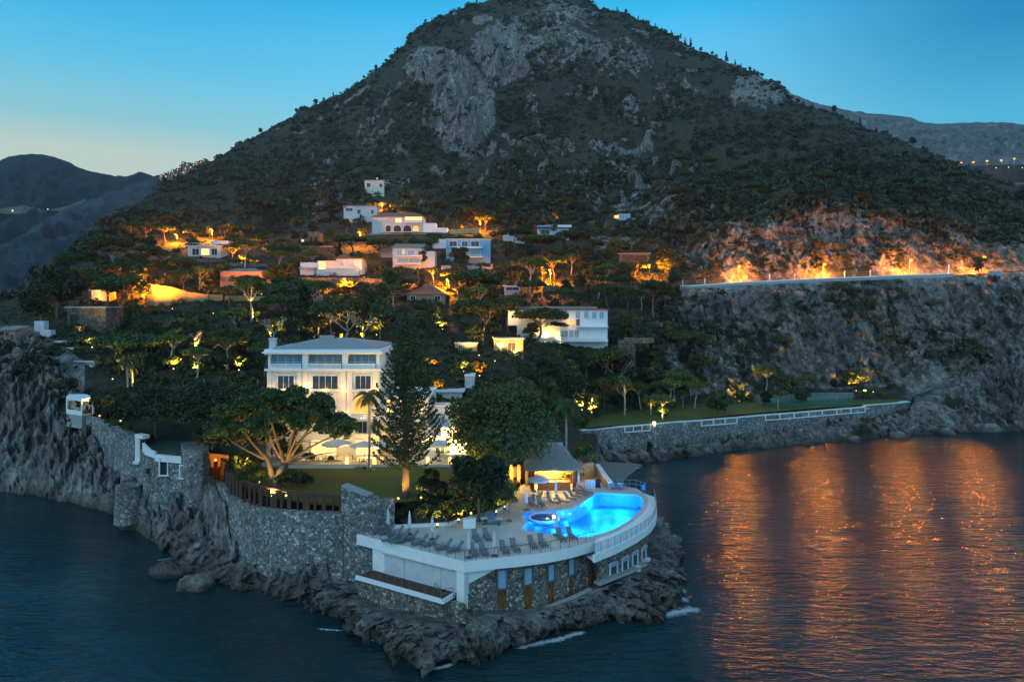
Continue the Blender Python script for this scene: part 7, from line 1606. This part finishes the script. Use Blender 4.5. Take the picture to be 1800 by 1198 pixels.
def try_tree(px, py, kinds, hm, group, sp, limit=None):
    g = ground(px, py); h = rf.uniform(*hm); hp = h * F / g.y; wp_ = hp * .9
    if px < 100 and py > 590: return False
    for (a, b, c, e, dk) in KEEP:
        if g.y < dk + 1:
            ox = min(px + wp_ / 2, b) - max(px - wp_ / 2, a); oy = min(py - hp * .25, e) - max(py - hp, c)
            if ox > 2 and oy > 1.5: return False
    if 465 < px < 790 and py > 596 and g.y < 124: return False
    for (x, y, s) in taken:
        if (px - x) ** 2 + ((py - y) * 1.25) ** 2 < (sp) ** 2: return False
    taken.append((px, py, sp)); forest.append([rf.choice(kinds), g, h, group, px, py, rf.randrange(4)]); return True
def fill(n, xr, yr, kinds, hm, group, sp, cond=None):
    k = 0
    for _ in range(n * 14):
        if k >= n: break
        px, py = rf.uniform(*xr), rf.uniform(*yr)
        if cond and not cond(px, py): continue
        if try_tree(px, py, kinds, hm, group, sp): k += 1
MIX = ['umbrella', 'umbrella', 'bushy', 'bushy', 'dark', 'litpine', 'bushy', 'conifer']
fill(96, (140, 900), (540, 668), MIX, (6.5, 10), 'trees on the garden slope behind the villa', 23, lambda x, y: y < 600 or x < 470 or x > 780)
fill(120, (120, 1190), (440, 548), MIX + ['umbrella', 'dark'], (6, 9.5), 'trees between the hillside houses', 20, lambda x, y: x > 300 or y > 470)
fill(60, (330, 1080), (372, 445), ['umbrella', 'umbrella', 'dark', 'bushy', 'conifer'], (6, 9.5), 'trees above the hillside houses', 22)
fill(34, (930, 1230), (600, 735), ['bushy', 'dark', 'bushy', 'umbrella'], (5, 8.5), 'trees in the gully below the long white house', 27, lambda x, y: y < 690 or x < 1010)
fill(58, (1180, 1800), (258, 384), ['dark', 'umbrella', 'dark', 'conifer'], (6.5, 10.5), 'pines above the coast road', 24, lambda x, y: y > 200 + (x - 1180) * .26)
fill(26, (420, 1200), (290, 372), ['dark', 'umbrella', 'bushy'], (5.5, 8), 'scattered trees on the middle mountain', 30, lambda x, y: abs(x - 820) > 70 or y > 300)
fill(14, (170, 420), (395, 470), ['umbrella', 'dark'], (7, 10), 'pines on the left shoulder', 26)
fill(18, (1040, 1420), (690, 724), ['bushy', 'dark', 'litpine', 'bushy', 'litpine'], (4.5, 8), 'trees at the cliff foot behind the sea wall', 19, lambda x, y: y > 713 - (x - 1040) * .085 and not 1222 < x < 1335)
# ridge-line trees
RIDGE = [(458, 7), (521, 6), (531, 5), (555, 7), (569, 5), (586, 8), (640, 5), (661, 7), (678, 5), (722, 5), (748, 5), (790, 4), (838, 5), (1062, 5), (1085, 6), (1100, 7), (1122, 6), (1152, 6), (1180, 7), (1204, 9), (1214, 11), (1232, 6), (1252, 6), (1277, 13), (1292, 8), (1318, 6), (1340, 6), (1402, 7), (1412, 6), (1428, 6), (1466, 8), (1512, 9), (1540, 6), (1605, 9), (1630, 6)]
jr = [int(np.argmin(np.abs(SEG[:, 0] - 11.0)))]
for px, h in RIDGE:
    j = int(round((px + 240) / GS)); col = TPY[:, j].copy(); k = int(np.argmin(np.where(SEG[:, 0] > 9.5, col, 9e9))); g = Vector(TERR[k, j]); g.x = U(px, g.y); g.z -= .6
    forest.append([rf.choice(['dark', 'bushy', 'dark', 'conifer']), g, h, 'trees along the mountain ridge', px, HY + (CZ - g.z) * F / g.y, rf.randrange(4)])
lab = {}
for t in forest:
    k, g, h, grp, px, py, v = t; cy = py - h * F / g.y * .6
    nm, lx, ly = min(LAND, key=lambda q: (q[1] - px) ** 2 + ((q[2] - cy) * 1.3) ** 2); dx, dy = px - lx, cy - ly
    rel = ('right of' if dx > 0 else 'left of') if abs(dx) > abs(dy) * 1.2 else ('below' if dy > 0 else 'above')
    t.append((ADJ[k][v], rel, nm)); t.append(math.hypot(dx, dy)); lab.setdefault(t[7], []).append(t)
for key, ts in lab.items():
    ts.sort(key=lambda q: q[8])
    for i, t in enumerate(ts):
        k, g, h, grp, px, py, v = t[:7]; a, rel, nm = key
        s = f'{a} {rel} {nm}' if len(ts) == 1 else f'{a} {rel} {nm}, {ORD[min(i, 13)]}{"" if i == 0 else " nearest"}'
        plant(k, (g.x, g.y, g.z - .1), h, s, grp, v, None, {'umbrella': 1.12, 'dark': 1.0}.get(k, 1.0))
# ================================================================== STREET AND GARDEN LAMPS
def street_lamp(px, py, base_py, label, energy=900, d=None, arm=.9, col=SODIUM, group='orange street lamps on the hillside'):
    g = ground(px, base_py) if d is None else P(px, base_py, d); top = P(px, py, g.y)
    t = thing('street_lamp', label, 'street lamp', g, group)
    MB().tube([(top.x + .3, g.y, g.z - .3), (top.x + .3, g.y, top.z + .1), (top.x + .1, g.y - .15, top.z + .35), (top.x, g.y - arm, top.z + .32)], [.09, .06, .05, .045], 6).build('pole', M['metal'], t)
    MB().box((top.x, g.y - arm, top.z + .25), (.34, .7, .14)).build('head', M['metal'], t)
    MB().lathe((top.x, g.y - arm, top.z), [(.25, -.5), (.52, -.2), (.52, .14), (.25, .28)], 10).build('bulb', M['bulb_sod'], t)
    glow((top.x, g.y - arm - .1, top.z - .75), energy * (10 if energy > 2000 else 42) , col, t, .4)
    return t
for a in STREET:
    street_lamp(*a)
for a in ((1297, 468, 497, 'first orange road lamp from the left under the rock cutting'), (1446, 464, 492, 'second orange road lamp from the left under the rock cutting'), (1597, 457, 486, 'third orange road lamp from the left under the rock cutting'), (1725, 452, 482, 'orange road lamp at the right end beyond the wall')):
    d_ = float(np.interp(a[0], [r_[0] for r_ in RDZ], [r_[2] for r_ in RDZ])) - 1.2; street_lamp(*a, energy=2600, d=d_, arm=1.6, group='orange lamps along the coast road')
def spot(px, py, label, energy, d=None, col=GOLD, up=.5, bulb='bulb_gold', size=.13, z=None, fwd=.35):
    g = ground(px, py) if d is None else P(px, py, d)
    if z is not None: g = L(px, py, z)
    t = thing('garden_lamp', label, 'garden lamp', g, 'golden garden lamps'); s = size
    MB().lathe(g[:], [(s * .7, -.1), (s * .7, .12), (s * .9, .16)], 8).build('housing', M['metal'], t); MB().lathe((g.x, g.y, g.z + .165), [(s * .85, 0), (s * 1.0, .1), (s * .5, .2)], 8).build('bulb', M[bulb], t)
    glow((g.x, g.y - fwd, g.z + up + .3), energy * 40, col, t, .2, spot=((0, .12, 1), 150, .6)); return t
LOW = ('pavilion', 'long house', 'flat topped')
for a in GARDEN:
    col = SODIUM if any(w in a[2] for w in ('orange', 'pink villa', 'highest', 'canopy', 'floodlight')) else GOLD
    if a[4] is None and not any(w in a[2] for w in ('path', 'pavilion', 'long house', 'floodlight', 'wall', 'roof')):
        g = ground(a[0] - 3, a[1] - 2); plant('litshrub', (g.x, g.y + .8, g.z - .1), rnd.uniform(1.8, 3.2), 'shrub lit up by the ' + a[2])
    spot(a[0], a[1], a[2], a[3] * (.3 if any(w in a[2] for w in LOW) else 1), d=a[4], col=col if a[3] < 1000 else SODIUM)
for px, py, lab, e in ((642, 818, 'left ground light at the foot of the slim palm', 30), (650, 822, 'middle ground light at the foot of the slim palm', 40), (657, 817, 'right ground light at the foot of the slim palm', 30), (700, 879, 'ground light on the lawn left of the araucaria', 12), (740, 878, 'ground light on the lawn right of the araucaria', 12), (455, 850, 'spotlight at the foot of the spreading pine', 45), (470, 862, 'spotlight left of the spreading pine trunk', 30), (478, 874, 'spotlight behind the timber screen left', 35), (503, 874, 'spotlight behind the timber screen middle', 35), (535, 877, 'spotlight behind the timber screen right', 35), (570, 877, 'spotlight behind the timber screen at its right end', 35),
                       (798, 812, 'lantern on the lit steps below the round oak', 320), (806, 838, 'second lantern on the lit steps below the round oak', 220), (440, 845, 'spotlight right of the glowing gateway', 110)):
    spot(px, py, lab, e, z=9.5, size=.14, up=.25)
for px, py, lab, e in ((769, 925, 'bright spotlight at the terrace hedge', 40), (806, 916, 'spotlight below the layered pine left', 22), (828, 905, 'spotlight below the layered pine right', 22), (872, 902, 'spotlight behind the daybed', 20), (886, 893, 'spotlight beside the hedge-side table', 18), (994, 868, 'small warm light among the bar-side loungers', 12)):
    spot(px, py, lab, e, z=7.2, size=.13, up=.2)
# uplights inside the garden trees stay with their lamps; far lamps on the inland road
for k, (px, py, e) in enumerate(((1650, 281, 1), (1662, 283, .6), (1675, 284, .5), (1690, 286, .5), (1711, 285, .9), (1735, 283, .9), (1760, 282, .9), (1783, 279, .9))):
    d_ = 900; p = P(px, py, d_); t = thing('far_road_lamp', f'far orange road lamp on the right, {ORD[k] if k else "first"} from the left of the string', 'street lamp', p - Vector((0, 0, 6)), 'far road lamps on the right')
    MB().tube([p - Vector((0, 0, 12)), p - Vector((0, 0, .8))], .12, 5).build('pole', M['metal'], t); MB().lathe(p[:], [(.3, -1.0), (1.5 * e + .4, 0), (.3, 1.0)], 8).build('bulb', M['bulb_sod'], t); glow(p + Vector((0, -1.5, -1.5)), 9000 * e, SODIUM, t, .5)
for k, (px, py) in enumerate(((1698, 293), (1751, 295), (1773, 294), (1797, 295))):
    d_ = 880; p = P(px, py, d_); t = thing('far_house_lamp', f'tiny far white lamp on the right hillside, {ORD[k] if k else "first"} from the left in the lower row', 'lamp', p, 'far white lamps on the right'); MB().lathe(p[:], [(.2, -.5), (.55, 0), (.2, .5)], 8).build('bulb', M['bulb_gold'], t); MB().tube([p - Vector((0, 0, 5)), p - Vector((0, 0, .5))], .1, 5).build('pole', M['metal'], t)
# far road shelf under the inland lamps, coastal lamps on the left
sh = [(1600, 300), (1660, 300), (1720, 299), (1800, 297), (1900, 296)]
G = np.array([[P(a, b + e, 905 + 60 * k)[:] for a, b in sh] for k, e in ((0, 24), (.2, 0), (1, -8), (2, -6))]); tag(grid_obj('inland_slope', G, M['far_green']), kind='structure')
CW_ = thing('coast_wall', 'pale far retaining wall lit by white lamps on the left', 'wall', P(45, 372, 1490))
MB().strip([(U(a, d_), d_, Z(b, d_) - 2, Z(c, d_)) for a, d_, b, c in ((-60, 1480, 372, 367), (0, 1485, 373, 367), (20, 1485, 374, 364), (40, 1490, 374, 361), (55, 1490, 374, 364), (85, 1500, 373, 369), (120, 1500, 366, 362), (150, 1500, 356, 349))], 1.5).build('masonry', M['stonew'], CW_)
for k, (px, py) in enumerate(((22, 370), (56, 370), (84, 368))):
    d_ = 1478; p = P(px, py, d_); t = thing('far_coast_lamp', f'{["leftmost", "middle", "rightmost"][k]} white lamp on the far left coast wall', 'lamp', p, 'white lamps on the far coast wall'); MB().lathe(p[:], [(.3, -1.2), (1.3, 0), (.3, 1.2)], 8).build('bulb', M['bulb_white'], t); MB().tube([p - Vector((0, 0, 6)), p - Vector((0, 0, .7))], .12, 5).build('pole', M['metal'], t); glow(p + Vector((0, -3, -1)), 1500, (1, .85, .6), t, .4)
# boulders along the right shore and the headland foot
def boulder(px, py, s, seed, label, d=None):
    g = L(px, py, .1); r = np.random.default_rng(seed); n = 26; th = np.linspace(0, math.pi, n)[:, None]; ph = np.linspace(0, 2 * math.pi, 2 * n)[None]
    u = np.stack([np.sin(th) * np.cos(ph), np.sin(th) * np.sin(ph), np.cos(th) + 0 * ph], -1); q = 1 + .38 * fbm(u * 1.3 + seed, 4) + .14 * fbm(u * 4 + seed, 3, True)
    Gm = u * q[..., None] * np.array([s, s * .8, s * .6]) + np.array(g); o = grid_obj('boulder', Gm, M['terrain'], {'rock': np.ones(Gm.shape[:2])}); tag(o, label, 'boulder', 'boulders along the shore')
for a in ((1080, 800, 1.9, 1, 'pale boulder at the left foot of the sea wall by the beach'), (1100, 806, 1.5, 2, 'boulder second from the beach below the sea wall'), (1128, 804, 1.8, 3, 'flat boulder below the wall lantern'), (1155, 806, 1.3, 4, 'small boulder right of the wall lantern at the waterline'), (1190, 797, 2.6, 5, 'largest dark boulder in the middle of the sea wall foot'), (1212, 798, 2.2, 6, 'dark boulder beside the largest one'), (1240, 794, 1.6, 7, 'boulder right of the two large dark ones'), (1275, 790, 1.5, 8, 'low boulder below the middle of the sea wall'),
          (1340, 786, 1.4, 9, 'small boulder along the right half of the sea wall'), (1420, 780, 1.5, 10, 'boulder below the fenced court at the waterline'), (1500, 774, 1.6, 11, 'boulder near the right end of the sea wall'), (1580, 767, 2.0, 12, 'boulder at the corner of the sea wall'), (1068, 815, 1.1, 13, 'small boulder on the pebble beach'), (1660, 762, 2.2, 14, 'boulder right of the sea wall end'), (1740, 757, 2.8, 15, 'pale boulder at the right cliff foot'), (235, 925, 1.8, 16, 'boulder at the waterline below the bastion'), (300, 1005, 2.2, 17, 'tilted boulder below the stone turret'), (345, 1030, 2.0, 18, 'boulder in the water left of the curved wall')):
    boulder(*a)

# ================================================================== evening air
def haze(density):
    m, nt, out = mat_new('evening_haze'); v = nd(nt, 'ShaderNodeVolumePrincipled', {'Color': (.72, .84, 1.0, 1), 'Density': density, 'Anisotropy': .2}); nt.links.new(v.outputs[0], out.inputs['Volume'])
    o = MB().b2((-2900, -300, -9), (2900, 2700, 470)).build('haze', m); tag(o, kind='stuff'); return o
haze(.00006)
